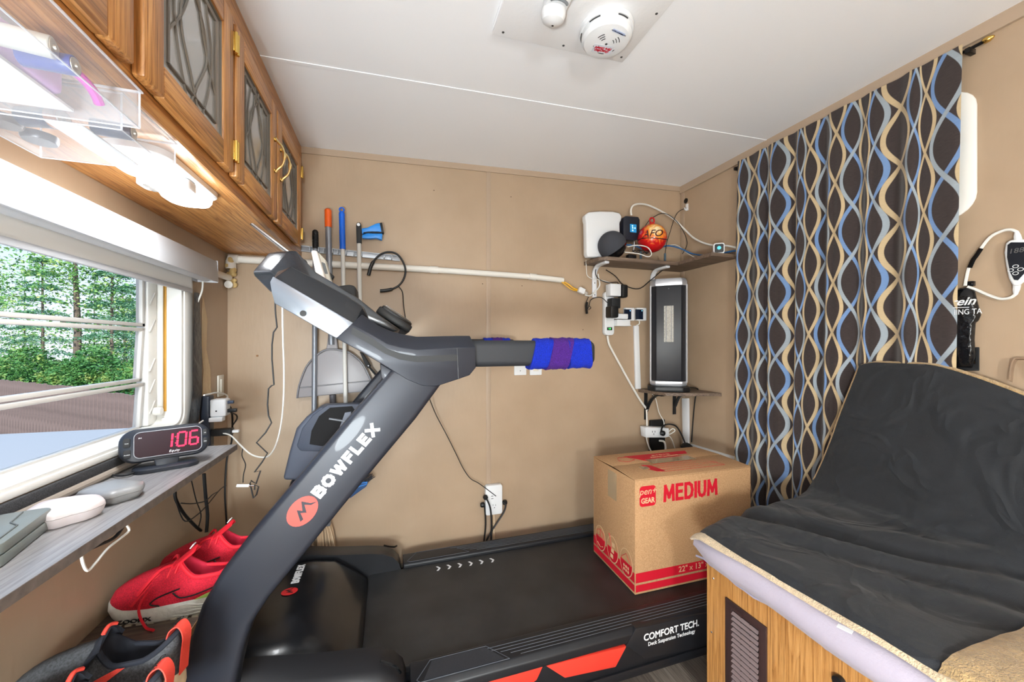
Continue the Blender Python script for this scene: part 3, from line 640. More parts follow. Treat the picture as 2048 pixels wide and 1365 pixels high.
def door(y0, y1, kind, hand):
    fr = MB().box(CX+0.001, y0+0.05, DZ0+0.05, CX+0.005, y1-0.05, DZ1-0.05).build('door', oakZ, cab)
    for ya_, yb_ in ((y0, y0+0.058), (y1-0.058, y1)):
        MB().box(CX+0.001, ya_, DZ0, DXF, yb_, DZ1).build('door_stile', oakZ, fr, 0.005, 2)
    fr['label'] = 'oak door with leaded glass pane' if kind == 'glass' else 'oak door with raised wood panel'
    for za, zb in ((DZ0, DZ0+0.058), (DZ1-0.058, DZ1)):
        MB().box(CX+0.0012, y0+0.0575, za, DXF-0.0004, y1-0.0575, zb).build('door_rail', oakY, fr, 0.004)
    gy0, gy1, gz0, gz1 = y0+0.058, y1-0.058, DZ0+0.058, DZ1-0.058
    if kind == 'wood':
        MB().layers([[(CX+0.004, a, z) for a, z in ((gy0, gz0), (gy1, gz0), (gy1, gz1), (gy0, gz1))], [(CX+0.008, a, z) for a, z in ((gy0, gz0), (gy1, gz0), (gy1, gz1), (gy0, gz1))],
                     [(DXF-0.004, a, z) for a, z in ((gy0+.03, gz0+.03), (gy1-.03, gz0+.03), (gy1-.03, gz1-.03), (gy0+.03, gz1-.03))]]).build('raised_panel', oakZ, fr)
    else:
        MB().box(CX+0.006, gy0-0.004, gz0-0.004, CX+0.010, gy1+0.004, gz1+0.004).build('glass_pane', cglass, fr)
        xg = CX+0.0115; cyy, czz = (gy0+gy1)/2, (gz0+gz1)/2; w, h = (gy1-gy0)/2, (gz1-gz0)/2
        q = lambda a, c_: Vector((xg, cyy+a*w, czz+c_*h))
        def came(pts, r=0.0026, n=5): MB().tube(spline([q(*p) for p in pts], n), r, 6).build('came', came_m, fr)
        for k in (1.0, 0.78):
            for a0, a1 in (((-k, -k), (k, -k)), ((k, -k), (k, k)), ((k, k), (-k, k)), ((-k, k), (-k, -k))):
                if k < 1:
                    a0 = (a0[0], a0[1]*1.08); a1 = (a1[0], a1[1]*1.08)
                came([a0, a1], 0.0032, 1)
        for s in (-1, 1):
            came([(0.12*s, -1), (-0.10*s, -0.62), (-0.42*s, -0.1), (-0.36*s, 0.36), (0.0, 0.72), (0.16*s, 1.0)])
            came([(0.78*s, -0.40), (0.46*s, 0.0), (0.22*s, 0.45), (0.10*s, 1.0)])
            came([(0.26*s, -1), (0.52*s, -0.45), (0.62*s, 0.2), (0.40*s, 0.84)])
    # hinges and handle
    hy = y1+0.004 if hand == 'L' else y0-0.004
    for z in (DZ0+0.06, DZ1-0.06):
        MB().box(DXF-0.008, hy-0.006, z-0.024, DXF+0.0015, hy+0.006, z+0.024).build('hinge', brass, fr, 0.001)
        MB().tube([(DXF+0.003, hy, z-0.026), (DXF+0.003, hy, z+0.026)], 0.0045, 8).build('hinge_pin', brass, fr)
    pull(y0+0.03 if hand == 'L' else y1-0.03, 1.862, 1.968, fr)
door(0.762, 1.128, 'glass', 'L'); door(1.147, 1.512, 'glass', 'R'); door(1.527, 1.893, 'glass', 'L')
door(0.372, 0.738, 'wood', 'R'); door(-0.02, 0.345, 'wood', 'L')
# ------------------------------------------------------------------ under-cabinet lamp
t = thing('cabinet_lamp', (-0.495, 1.09, CZ0), 'lit white twin-dome lamp under the oak cabinet', 'lamp')
lf = frame3((-0.495, 1.09, CZ0-0.001), Vy, Vx)      # u along Y, v along X, w = -Z
base = rrect(0.30, 0.118, 0.045, 6)
MB().layers([[lf(x, y, 0) for x, y in base], [lf(x*0.99, y*0.98, 0.012) for x, y in base], [lf(x*0.95, y*0.9, 0.016) for x, y in base]]).build('base', white, t)
lens_m = mat('lamp_lens', rgb(250, 250, 248), 0.4, emit=(1.0, 0.985, 0.96, 1), estr=7.0)
for cx_ in (-0.088, 0.088):
    o_ = rrect(0.115, 0.095, 0.04, 6)
    MB().layers([[lf(cx_+x*s, y*s, w) for x, y in o_] for s, w in ((1, 0.0165), (0.98, 0.027), (0.88, 0.036), (0.6, 0.041))]).build('lens', lens_m, t)
o_ = rrect(0.05, 0.10, 0.012, 4)
MB().layers([[lf(x, y, w) for x, y in o_] for w in (0.0165, 0.040)]).build('housing', white, t, 0.003)
for cx_ in (-0.012, 0.012):
    MB().obox(lf(cx_, -0.03, 0.0405), Vy, Vx, Vz, 0.008, 0.006, 0.002).build('switch', mat('grey_switch', rgb(120, 116, 110), 0.4), t, 0.001)
lamp('cabinet_lamp_light', 'AREA', (-0.495, 1.09, CZ0-0.050), 3.4, (0.93, 0.97, 1.0), (0, 0, math.radians(90)), shape='RECTANGLE', size=0.27, size_y=0.10)
lamp('cabinet_lamp_glow', 'POINT', (-0.47, 1.09, CZ0-0.075), 0.8, (0.93, 0.97, 1.0), shadow_soft_size=0.04)
# ------------------------------------------------------------------ clear acrylic bins hung under the cabinet
acr = mat('clear_acrylic', (0.95, 0.96, 1, 1), 0.04, alpha=0.16); acr_e = mat('acrylic_edge', (0.85, 0.88, 0.95, 1), 0.1, alpha=0.6)
def bin_(y0, y1, x0, x1, label):
    t = thing('acrylic_bin', ((x0+x1)/2, (y0+y1)/2, 1.607), label, 'storage bin', 'clear bins under the cabinet')
    z0, z1 = 1.607, 1.664; w = 0.0022
    MB().box(x0, y0, z0, x1, y1, z0+w).build('bottom', acr, t)
    MB().box(x0, y0, z0+w, x0+w, y1, z1).build('wall', acr, t); MB().box(x1-w, y0, z0+w, x1, y1, z1).build('wall', acr, t)
    MB().box(x0+w, y0, z0+w, x1-w, y0+w, z1).build('wall', acr, t); MB().box(x0+w, y1-w, z0+w, x1-w, y1, z1).build('wall', acr, t)
    rim = [(x0-.002, y0-.002, z1), (x1+.002, y0-.002, z1), (x1+.002, y1+.002, z1), (x0-.002, y1+.002, z1), (x0-.002, y0-.002, z1)]
    MB().tube(rim, 0.0022, 6).build('rim', acr_e, t)
    for xx, yy in ((x0, y0), (x1, y0), (x0, y1), (x1, y1)): MB().tube([(xx, yy, z0), (xx, yy, z1)], 0.0014, 5).build('corner_edge', acr_e, t)
    MB().tube([(x0, y0, z0), (x1, y0, z0), (x1, y1, z0), (x0, y1, z0), (x0, y0, z0)], 0.0012, 5).build('foot_edge', acr_e, t)
    return t
bin_(0.757, 0.913, -0.60, -0.402, 'clear acrylic bin holding copper-topped batteries, nearest the cabinet lamp')
bin_(0.46, 0.742, -0.60, -0.372, 'clear acrylic bin holding a pink case, nearest the camera')
cop = mat('battery_copper', rgb(190, 130, 96), 0.3, 0.6); bsilver = mat('battery_end', rgb(190, 186, 176), 0.3, 0.9)
def battery(c, d, L, r, m1, m2, label, group=None):
    t = thing('battery', c, label, 'battery', group); c = Vector(c); d = Vector(d).normalized()
    MB().lathe([(r*0.96, 0), (r, 0.001), (r, L*0.72)], c, d, 18).build('case', m1, t)
    MB().lathe([(r, L*0.72), (r, L-0.001), (r*0.94, L)], c, d, 18).build('case_end', m2, t)
    MB().lathe([(r*0.82, 0), (r*0.8, 0.0008), (0.001, 0.001)], c+d*(L), d, 16).build('terminal', bsilver, t)
    MB().lathe([(r*0.34, 0), (r*0.32, 0.0025), (0.001, 0.003)], c+d*(L+0.001), d, 12).build('tip', bsilver, t)
zb = 1.6095
navy = mat('battery_navy', rgb(44, 52, 76), 0.35); dkblue = mat('battery_blue', rgb(40, 66, 150), 0.35); silv = mat('battery_silver', rgb(206, 206, 200), 0.35, 0.3)
battery((-0.548, 0.80, zb+0.0165), (1, -0.2, 0), 0.058, 0.0145, navy, cop, 'fat black and copper battery lying in the bin by the lamp')
battery((-0.458, 0.793, zb+0.0135), (1, 0.12, 0), 0.05, 0.0125, navy, navy, 'dark navy battery at the corner of the bin by the lamp')
battery((-0.430, 0.594, zb+0.0165), (1, 0.2, 0), 0.046, 0.0125, silv, silv, 'silver battery standing in front of the pink case')
battery((-0.430, 0.626, zb+0.0135), (1, 0.05, 0), 0.050, 0.0118, dkblue, dkblue, 'blue battery beside the silver one in the near bin')
for k, (x, y, m_, lab) in enumerate(((-0.585, 0.80, 'grey', 'round dark coin cell pack at the back of the bin by the lamp'), (-0.575, 0.85, 'grey', 'round grey coin cell pack in the middle of the bin by the lamp'))):
    t = thing('coin_cell_pack', (x, y, zb), lab, 'battery pack')
    MB().lathe([(0.02, 0), (0.022, 0.004), (0.022, 0.012), (0.001, 0.013)], (x+0.015, y, zb), n=20).build('cell', mat('coin_grey%d' % k, rgb(96-20*k, 88-10*k, 84), 0.3, 0.5), t)
    MB().lathe([(0.012, 0), (0.011, 0.002), (0.001, 0.0022)], (x+0.015, y, zb+0.013), n=16).build('cap', bsilver, t)
setp(MB().box(-0.50, 0.765, zb, -0.455, 0.905, zb+0.002).build('paper_card', mat('paper_white', rgb(240, 240, 240), 0.7)), 'white card lying flat in the bin by the lamp', 'card')
t = thing('paper_pack', (-0.5, 0.6, zb), 'white printed package lying flat in the near bin', 'package')
MB().box(-0.59, 0.475, zb, -0.44, 0.725, zb+0.004).build('sheet', mat('paper_white', rgb(240, 240, 240), 0.7), t)
text('lettering', 'BATTERY', 0.026, (-0.56, 0.60, zb), (0, -1, 0), Vx, grey_print, t, gap=-0.001, ext=0.0006)
pk = mat('pink_plastic', rgb(214, 60, 190), 0.35, coat=0.2); lil = mat('lilac_plastic', rgb(206, 160, 220), 0.4)
t = thing('pink_case', (-0.415, 0.66, zb), 'pink and lilac plastic case lying in the near bin', 'plastic case')
MB().obox((-0.455, 0.60, zb+0.030), (0.1, 1, 0), (-1, 0.1, 0), Vz, 0.10, 0.012, 0.024).build('body', lil, t, 0.008, 3)
MB().tube(spline([(-0.425, 0.65, zb+0.03), (-0.412, 0.68, zb+0.034), (-0.405, 0.70, zb+0.024), (-0.405, 0.715, zb+0.012)], 5), 0.006, 8).build('strap', pk, t)
# ================================================================== ledge under the window
lb = wood('grey_ledge_laminate', rgb(140, 138, 138), rgb(122, 119, 118), rgb(156, 154, 154), 'Y', 0.35, 1.0, 0.1)
LZ = 0.933; LX = -0.489; LY1 = 1.50
t = thing('window_ledge', (XL, 0.6, LZ-0.02), 'grey wood-grain ledge board mounted below the left window', 'ledge')
MB().box(XL+0.001, -0.35, LZ-0.018, LX-0.001, LY1, LZ).build('board', lb, t, 0.0008, 1)
edge = mat('ledge_edge', rgb(112, 104, 98), 0.6, var=0.25, vscale=60)
MB().box(LX-0.001, -0.35, LZ-0.0178, LX, LY1, LZ-0.0003).build('edge_band', edge, t)
for y in (0.3, 1.1):
    MB().prism([(XL+0.001, y, LZ-0.018), (LX-0.06, y, LZ-0.018), (XL+0.001, y, LZ-0.12)], (0, 0.016, 0)).build('bracket', white, t, 0.001)
# grey towel rail tube along the back of ledge
setp(MB().tube([(XL+0.014, -0.3, LZ+0.010), (XL+0.014, 1.42, LZ+0.010)], 0.009, 10).build('sill_tube', mat('taupe_trim', rgb(160, 148, 136), 0.5)), 'taupe rounded trim rod along the back of the window ledge', 'trim rod')
# ------------------------------------------------------------------ alarm clock
cu, cn = Vector((0.90, 0.44, 0)).normalized(), Vector((0.44, -0.90, 0)).normalized()
cb_ = Vector((-0.580, 1.275, LZ))
t = thing('alarm_clock', cb_, 'black digital alarm clock showing red 1:06 on the ledge', 'alarm clock')
ck = mat('clock_black', rgb(40, 44, 52), 0.4)
f = frame3(cb_, cu, cn*-1)     # u width, v back, w up
o_ = rrect(0.135, 0.075, 0.03, 6)
MB().layers([[f(x, y+0.0, w) for x, y in o_] if w < 0.01 else [f(x*0.93, y*0.85, w) for x, y in o_] for w in (0.0008, 0.0095, 0.0135)]).build('base', ck, t, angle=50)
up = (Vz*0.966+(-cn)*0.259).normalized(); fn = (cn*0.966+Vz*0.259).normalized()
bc = cb_+Vz*0.068+cn*-0.005
g = frame3(bc, cu, up)         # w faces viewer
MB().layers([[f(x, y, 0.012) for x, y in ((-.022, -.02), (.022, -.02), (.022, .015), (-.022, .015))], [f(x, y, 0.045) for x, y in ((-.03, -.005), (.03, -.005), (.03, .02), (-.03, .02))]]).build('neck', ck, t, 0.003)
o_ = rrect(0.185, 0.088, 0.034, 7)
MB().layers([[g(x*s, y*s, w) for x, y in o_] for s, w in ((0.82, -0.036), (0.97, -0.024), (1.0, -0.006), (0.985, 0.004), (0.93, 0.009))]).build('body', ck, t, angle=50)
o_ = [(0.005+x, y) for x, y in rrect(0.134, 0.064, 0.012, 5)]
MB().layers([[g(x, y, w) for x, y in o_] for w in (0.008, 0.0105)]).build('display', mat('clock_display', rgb(36, 10, 24), 0.12), t)
o2 = [g(0.005+x, y, 0.0112) for x, y in rrect(0.137, 0.067, 0.013, 5)]
MB().tube(o2+[o2[0]], 0.0008, 5).build('display_outline', mat('silver_line', rgb(170, 172, 178), 0.4), t)
led = mat('red_led', rgb(255, 20, 50), 0.5, emit=(1.0, 0.01, 0.05, 1), estr=2.2)
SEG = {'a': (0, 1, 1), 'g': (0, 0, 1), 'd': (0, -1, 1), 'f': (-1, .5, 0), 'b': (1, .5, 0), 'e': (-1, -.5, 0), 'c': (1, -.5, 0)}
def digit(cx_, segs):
    for s_ in segs:
        sx_, sy_, hor = SEG[s_]; W, H = 0.0088, 0.0185
        a_, b_ = (0.0072, 0.0021) if hor else (0.0021, 0.0082)
        c_ = (cx_+sx_*W+sy_*0.0015, sy_*H+0.003)
        MB().layers([[g(c_[0]+x+0.08*y, c_[1]+y, w) for x, y in ((-a_, -b_), (a_, -b_), (a_, b_), (-a_, b_))] for w in (0.0106, 0.0112)]).build('digit_segment', led, t, smooth=False)
digit(0.002, 'bc'); digit(0.031, 'abcdef'); digit(0.057, 'afgcde')
for yy in (0.011, -0.006):
    MB().lathe([(0.0014, 0), (0.001, 0.0006)], g(0.018, yy, 0.0106), fn, 8).build('colon_dot', led, t)
text('lettering', 'Equity', 0.009, g(0.015, -0.0255, 0.0106), cu, up, white_print, t, shear=0.3, gap=0.0)
text('lettering', 'PM', 0.005, g(-0.052, 0.018, 0.0106), cu, up, white_print, t, gap=0.0)
for (x, y, w_, h_, s_) in ((-0.077, 0.010, 0.014, 0.024, 'TIME'), (-0.076, -0.019, 0.014, 0.022, 'ALARM'), (0.0815, 0.014, 0.010, 0.018, 'HR'), (0.0815, -0.010, 0.010, 0.018, 'MIN')):
    o_ = rrect(w_, h_, 0.004, 3)
    MB().layers([[g(x+a_, y+b_, w) for a_, b_ in o_] for w in (0.004, 0.0105)]).build('button', softblack, t, 0.001)
    text('lettering', s_, 0.0036, g(x, y-0.002, 0.0105), cu, up, white_print, t, gap=0.0)
# ------------------------------------------------------------------ spectacle cases on the ledge
def lenscase(name, pts_top, thick, m, label, bulge=0.006, line=True):
    base = [P(x, y, Z=LZ+thick) for x, y in pts_top]
    c_ = sum(base, Vector())/len(base)
    t = thing('glasses_case', (c_.x, c_.y, LZ), label, 'glasses case', 'spectacle cases on the ledge')
    ring = spline(base+[base[0]], 3)[:-1]
    def sc(k, z): return [Vector((c_.x+(p.x-c_.x)*k, c_.y+(p.y-c_.y)*k, LZ+z)) for p in ring]
    MB().layers([sc(0.86, 0.0008), sc(0.95, thick*0.35), sc(1.0, thick*0.62)]).build('lower_shell', m, t, angle=60)
    MB().layers([sc(1.0, thick*0.64), sc(0.985, thick*0.82), sc(0.93, thick*1.0), sc(0.6, thick+bulge*0.5)]).build('upper_shell', m, t, angle=60)
    return t
lenscase('a', [(47, 1022), (75, 1006), (105, 998), (160, 990), (196, 988), (210, 994), (209, 998), (180, 1010), (140, 1020), (104, 1030), (70, 1031)], 0.030, mat('case_pinkwhite', rgb(222, 212, 212), 0.4), 'pale pinkish-white spectacle case, middle one on the ledge')
lenscase('b', [(151, 985), (170, 975), (200, 965), (240, 957), (284, 960), (290, 963), (282, 972), (250, 981), (215, 990), (180, 988)], 0.026, mat('case_grey', rgb(140, 140, 140), 0.35), 'grey spectacle case lying next to the alarm clock')
def rectcase():
    q = [P(104, 1033, Z=LZ+0.034), P(60, 1019, Z=LZ+0.034)]
    a, b_ = Vector((-0.560, 0.905, 0)), None
    t = thing('glasses_case', (-0.60, 0.80, LZ), 'grey-green boxy spectacle case at the near end of the ledge', 'glasses case', 'spectacle cases on the ledge')
    m = mat('case_greygreen', rgb(122, 128, 124), 0.4)
    u = Vector((0.25, -1, 0)).normalized(); v = Vector((1, 0.25, 0)).normalized()
    c_ = Vector((-0.607, 0.845, LZ))
    for nm, w0, w1, k in (('lower_shell', 0.0008, 0.018, 1.0), ('upper_shell', 0.0188, 0.036, 0.985)):
        ff = frame3(c_, u, v); o_ = rrect(0.165*k, 0.068*k, 0.012, 4)
        MB().layers([[Vector((*(c_+u*x+v*y).xy, LZ+w)) for x, y in o_] for w in (w0, w1)]).build(nm, m, t, 0.003)
    MB().tube([Vector((*(c_+u*x+v*y).xy, LZ+0.037)) for x, y in ((-.07, .0), (-.02, .005), (.0, .02), (.06, .022))], 0.0012, 5).build('clasp_line', mat('case_line', rgb(100, 104, 102), 0.5), t)
rectcase()
cord('glasses_strap', [P(x, y, Z=LZ+0.006) for x, y in ((278, 938), (266, 947), (245, 952), (225, 951), (217, 947))], 0.0028, softblack, None, 'thin dark strap lying on the ledge beside the alarm clock', 'strap')
# cables clipped under the ledge
yy0 = 0.0
cord('cable', [P(250, 1048, X=-0.50), P(230, 1075, X=-0.50), P(200, 1090, X=-0.50), P(165, 1105, X=-0.50), P(130, 1125, X=-0.50), P(90, 1148, X=-0.50), P(40, 1172, X=-0.5), P(0, 1195, X=-0.5)], 0.003, cable_black, None, 'black cable clipped along the underside of the window ledge', 'cable')
cord('cable', [P(252, 1050, X=-0.497), P(258, 1062, X=-0.497), P(240, 1078, X=-0.497), P(215, 1098, X=-0.497), P(190, 1128, X=-0.497), P(175, 1142, X=-0.497), P(166, 1128, X=-0.497), P(162, 1105, X=-0.499)], 0.0022, cable_white, None, 'white cable loop dangling under the window ledge', 'cable')
# ================================================================== shoe bench along the left wall
dwood = wood('dark_bench_wood', rgb(84, 70, 60), rgb(52, 43, 37), rgb(112, 96, 84), 'X', 0.45, 1.0, 0.05)
SZ = 0.575; SX1 = -0.462
t = thing('shoe_bench', (-0.57, 1.0, 0), 'dark brown plank bench under the ledge carrying shoes', 'bench')
MB().box(XL+0.001, 0.45, SZ-0.018, SX1, 1.42, SZ).build('top_board', dwood, t, 0.001, 1)
MB().box(SX1-0.0005, 0.45, SZ-0.0175, SX1+0.001, 1.42, SZ-0.0005).build('edge_band', mat('bench_edge', rgb(176, 140, 98), 0.6), t)
for y in (0.47, 1.38):
    MB().box(XL+0.004, y, 0.0, SX1-0.01, y+0.018, SZ-0.018).build('leg', dwood, t, 0.001, 1)
# ------------------------------------------------------------------ shoes
def shoe(name, toe, ang, L, W, mats, label, cat, tall=1.0, group=None, kind='runner', roll=0.0):
    """toe: toe-tip ground point; ang: heading from toe to heel"""
    toe = Vector(toe); d = Vector((math.cos(ang), math.sin(ang), 0)); s = Vector((-math.sin(ang), math.cos(ang), 0))
    t = thing(name, toe+d*L/2, label, cat, group)
    q = lambda a, b_, z: toe+d*(a*L)+s*(b_*W)+Vz*z
    n = 40; outl = []
    for k in range(n):     # plan outline: a along, b across
        th = 2*math.pi*k/n; c_, s_ = math.cos(th), math.sin(th)
        a = 0.5-0.5*c_
        wid = 0.5*(1.0 if a < 0.35 else 1.0-0.24*math.sin(min(1, (a-0.35)/0.4)*math.pi/2)*(1 if a < 0.8 else 1))
        b_ = wid*math.copysign(abs(s_)**0.72, s_)
        outl.append((a, b_))
    def toez(a): return 0.018*max(0, (0.16-a)/0.16)**1.6
    hs = 0.036
    zs = lambda a: hs*(0.95+0.35*a)
    so = MB().layers([[q(0.5+(a-.5)*k, b_*k2, toez(a)+(zs(a))*z) for a, b_ in outl] for k, k2, z in ((0.93, 0.88, 0.0), (0.975, 0.95, 0.10), (1.0, 1.03, 0.45), (0.995, 1.0, 0.8), (0.975, 0.955, 1.0))]).build('sole', mats['sole'], t, angle=60)
    # outsole
    MB().layers([[q(0.5+(a-.5)*k, b_*k2, toez(a)-0.0+z) for a, b_ in outl] for k, k2, z in ((0.90, 0.86, 0.0003), (0.955, 0.92, 0.002), (0.965, 0.94, 0.0045))]).build('outsole', mats['outsole'], so, angle=60)
    # tread lugs
    for i in range(9):
        for sg in (-1, 1):
            a = 0.14+0.075*i; 
            MB().obox(q(a, sg*0.40*(1-0.1*(a > .4)), 0.0022+toez(a)), d, s, Vz, 0.007, 0.006, 0.002).build('tread_lug', mats['outsole'], so)
    # upper: loft from sole outline to collar curve
    ca0, ca1 = 0.50, 0.965
    zt_f, zt_m, zt_b = (0.098*tall, 0.066*tall, 0.098*tall)
    rings = []
    for v in (0.0, 0.12, 0.28, 0.45, 0.62, 0.78, 0.9, 1.0):
        ring = []
        for (a, b_) in outl:
            aa = (a-0.0)
            th = math.acos(max(-1, min(1, 1-2*a)))
            cc = ca0+(ca1-ca0)*(0.5-0.5*math.cos(th)) if False else ca0+(ca1-ca0)*a
            cb = b_*0.56
            cz_ = zt_m+(zt_f-zt_m)*max(0, 1-a/0.30)**1.3+(zt_b-zt_m)*max(0, (a-0.62)/0.38)**1.5
            z0 = toez(a)+zs(a)*0.97
            fa = v**1.25 if a < 0.5 else v
            pz = v**(0.62 if a < 0.45 else 0.85)
            bw = 0.955*b_*(1-v**1.6)+cb*v**1.6
            ring.append(q(a*0.975*(1-fa)+0.0125+cc*fa-0.0125*fa, bw, z0+(cz_+0.012-z0)*pz))
        rings.append(ring)
    up = MB().layers(rings, cap=False).build('upper', mats['upper'], t, angle=70)
    top = rings[-1]; cen = sum(top, Vector())/n
    ins = [top, [cen+(p-cen)*0.93+Vz*0.004 for p in top], [cen+(p-cen)*0.84-Vz*0.004 for p in top], [Vector((cen.x+(p.x-cen.x)*0.82, cen.y+(p.y-cen.y)*0.82, toe.z+0.045)) for p in top], [Vector((cen.x+(p.x-cen.x)*0.4, cen.y+(p.y-cen.y)*0.4, toe.z+0.040)) for p in top]]
    ln = MB().layers(ins, cap=False); ln.f.append(tuple(len(ln.v)-n+i for i in range(n)))
    ln.build('lining', mats['lining'], t, angle=70, recalc=False)
    MB().tube(top+[top[0]], 0.005, 8).build('collar', mats['collar'], t)
    return t, q, rings, outl, so
redu = mat('red_mesh', rgb(196, 22, 46), 0.8, var=0.3, vscale=320, bump=0.9, bscale=700, bdist=0.002)
redc = mat('red_padding', rgb(214, 26, 44), 0.7); redl = mat('red_lining', rgb(176, 20, 50), 0.85)
solew = mat('cream_foam', rgb(214, 212, 202), 0.6, var=0.06, vscale=60, bump=0.35, bscale=120, bdist=0.004); outg = mat('outsole_tan', rgb(176, 166, 146), 0.8)
rm = dict(sole=solew, outsole=outg, upper=redu, lining=redl, collar=redc)
def red_shoe(toe, ang, label, side):
    t, q, rings, outl, so = shoe('running_shoe', toe, ang, 0.312, 0.108, rm, label, 'shoe', 1.22, 'red running shoes on the bench')
    # tongue
    MB().grid(lambda u, v: q(0.36+0.24*v, (u-0.5)*0.42*(1-0.25*v), 0.092+0.062*v+0.010*math.cos((u-.5)*math.pi)), 8, 8).build('tongue', redc, t, solid=0.006)
    # laces zig-zag and bow
    for i in range(4):
        a = 0.33+0.055*i; z = 0.090+0.010*i
        cord('lace', [q(a, -0.26, z-0.012), q(a+0.014, -0.1, z+0.012), q(a+0.02, 0.1, z+0.014), q(a+0.045, 0.26, z-0.010)], 0.0035, redc, t, n=6)
    cord('lace', [q(0.47, 0.0, 0.118), q(0.40, 0.30, 0.125), q(0.30, 0.42, 0.085), q(0.36, 0.25, 0.10), q(0.47, 0.02, 0.118)], 0.0035, redc, t)
    cord('lace', [q(0.47, 0.0, 0.118), q(0.40, -0.30, 0.122), q(0.28, -0.46, 0.075), q(0.33, -0.28, 0.098), q(0.47, -0.02, 0.118)], 0.0035, redc, t)
    cord('lace', [q(0.47, 0.0, 0.116), q(0.36, -0.2, 0.10), q(0.24, -0.48, 0.05)], 0.003, redc, t)
    # tongue label
    f_ = frame3(q(0.575, 0.0, 0.163), q(0, 1, 0)-q(0, 0, 0), (q(1, 0, 0)-q(0, 0, 0)).normalized()*0.6+Vz*0.8)
    MB().layers([[f_(x, y, w) for x, y in ((-.007, -.007), (.007, -.007), (.006, .007), (-.006, .007))] for w in (-0.001, 0.002)]).build('tongue_label', white_print, t, 0.001)
    # outline mark on both sides, following the upper
    n = len(outl)
    def on(a, v, sg):
        best = min((k for k in range(n) if outl[k][1]*sg > 0), key=lambda k: abs(outl[k][0]-a))
        vs = (0.0, 0.12, 0.28, 0.45, 0.62, 0.78, 0.9, 1.0)
        i = max(j for j in range(8) if vs[j] <= v+1e-6); j = min(i+1, 7)
        fr = 0 if i == j else (v-vs[i])/(vs[j]-vs[i])
        p_ = rings[i][best]*(1-fr)+rings[j][best]*fr
        return p_+(q(0, sg, 0)-q(0, 0, 0)).normalized()*0.0022
    for sg in (-1, 1):
        cord('side_mark', [on(0.90, 0.62, sg), on(0.78, 0.40, sg), on(0.66, 0.26, sg), on(0.55, 0.20, sg), on(0.49, 0.24, sg), on(0.46, 0.40, sg)], 0.0018, black_print, t, n=5)
        cord('side_mark', [on(0.40, 0.55, sg), on(0.36, 0.30, sg), on(0.38, 0.10, sg), on(0.44, 0.03, sg)], 0.0018, black_print, t, n=5)
        # green heel panel
        vs = [on(0.66, 0.03, sg), on(0.75, 0.16, sg), on(0.86, 0.28, sg), on(0.95, 0.32, sg), on(0.95, 0.03, sg), on(0.8, 0.03, sg)]
        MB().layers([vs, [p_+(q(0, sg, 0)-q(0, 0, 0)).normalized()*0.002 for p_ in vs]]).build('heel_panel', mat('lime_panel', rgb(160, 196, 96), 0.6), t)
        # lettering on the midsole
        u_ = (q(1, 0, 0)-q(0, 0, 0))*(-sg)
        yb = 0.515*sg
        if sg == side:
            text('lettering', 'ZOOMX', 0.0125, q(0.27, yb*1.0, 0.017), u_, Vz, black_print, so, bold=0.0002, sx=1.5, gap=0.0012, ext=0.0012)
    # wavy relief on midsole
    for sg in (-1, 1):
        for r_ in range(4):
            pts = [q(0.42+0.09*i, sg*(0.5*0.80+0.02*(i < 2)), 0.010+0.0075*r_+0.0022*math.sin(i*2.4+r_)) for i in range(6)]
            cord('sole_wave', pts, 0.0013, solew, so, n=5)
    cord('lace', [q(0.36, -0.2, 0.09), q(0.3, -0.5, 0.05), q(0.36, -0.60, 0.006), q(0.45, -0.75, 0.004)], 0.003, redc, t)
    return t
red_shoe((-0.674, 1.232, SZ), math.radians(-6), 'red running shoe with lime heel, nearer of the red pair', -1)
red_shoe((-0.640, 1.365, SZ), math.radians(-4), 'red running shoe behind its twin, against the left wall corner', -1)
bku = mat('charcoal_knit', rgb(70, 71, 74), 0.9, var=0.4, vscale=240, bump=0.7, bscale=500, bdist=0.002); bkl = mat('navy_lining', rgb(18, 20, 28), 0.9)
corl = mat('coral_webbing', rgb(232, 74, 60), 0.7, bump=0.3, bscale=500)
bm_ = dict(sole=mat('worn_sole', rgb(206, 190, 160), 0.7, var=0.12, vscale=40), outsole=black, upper=bku, lining=bkl, collar=mat('navy_knit', rgb(30, 33, 42), 0.9))
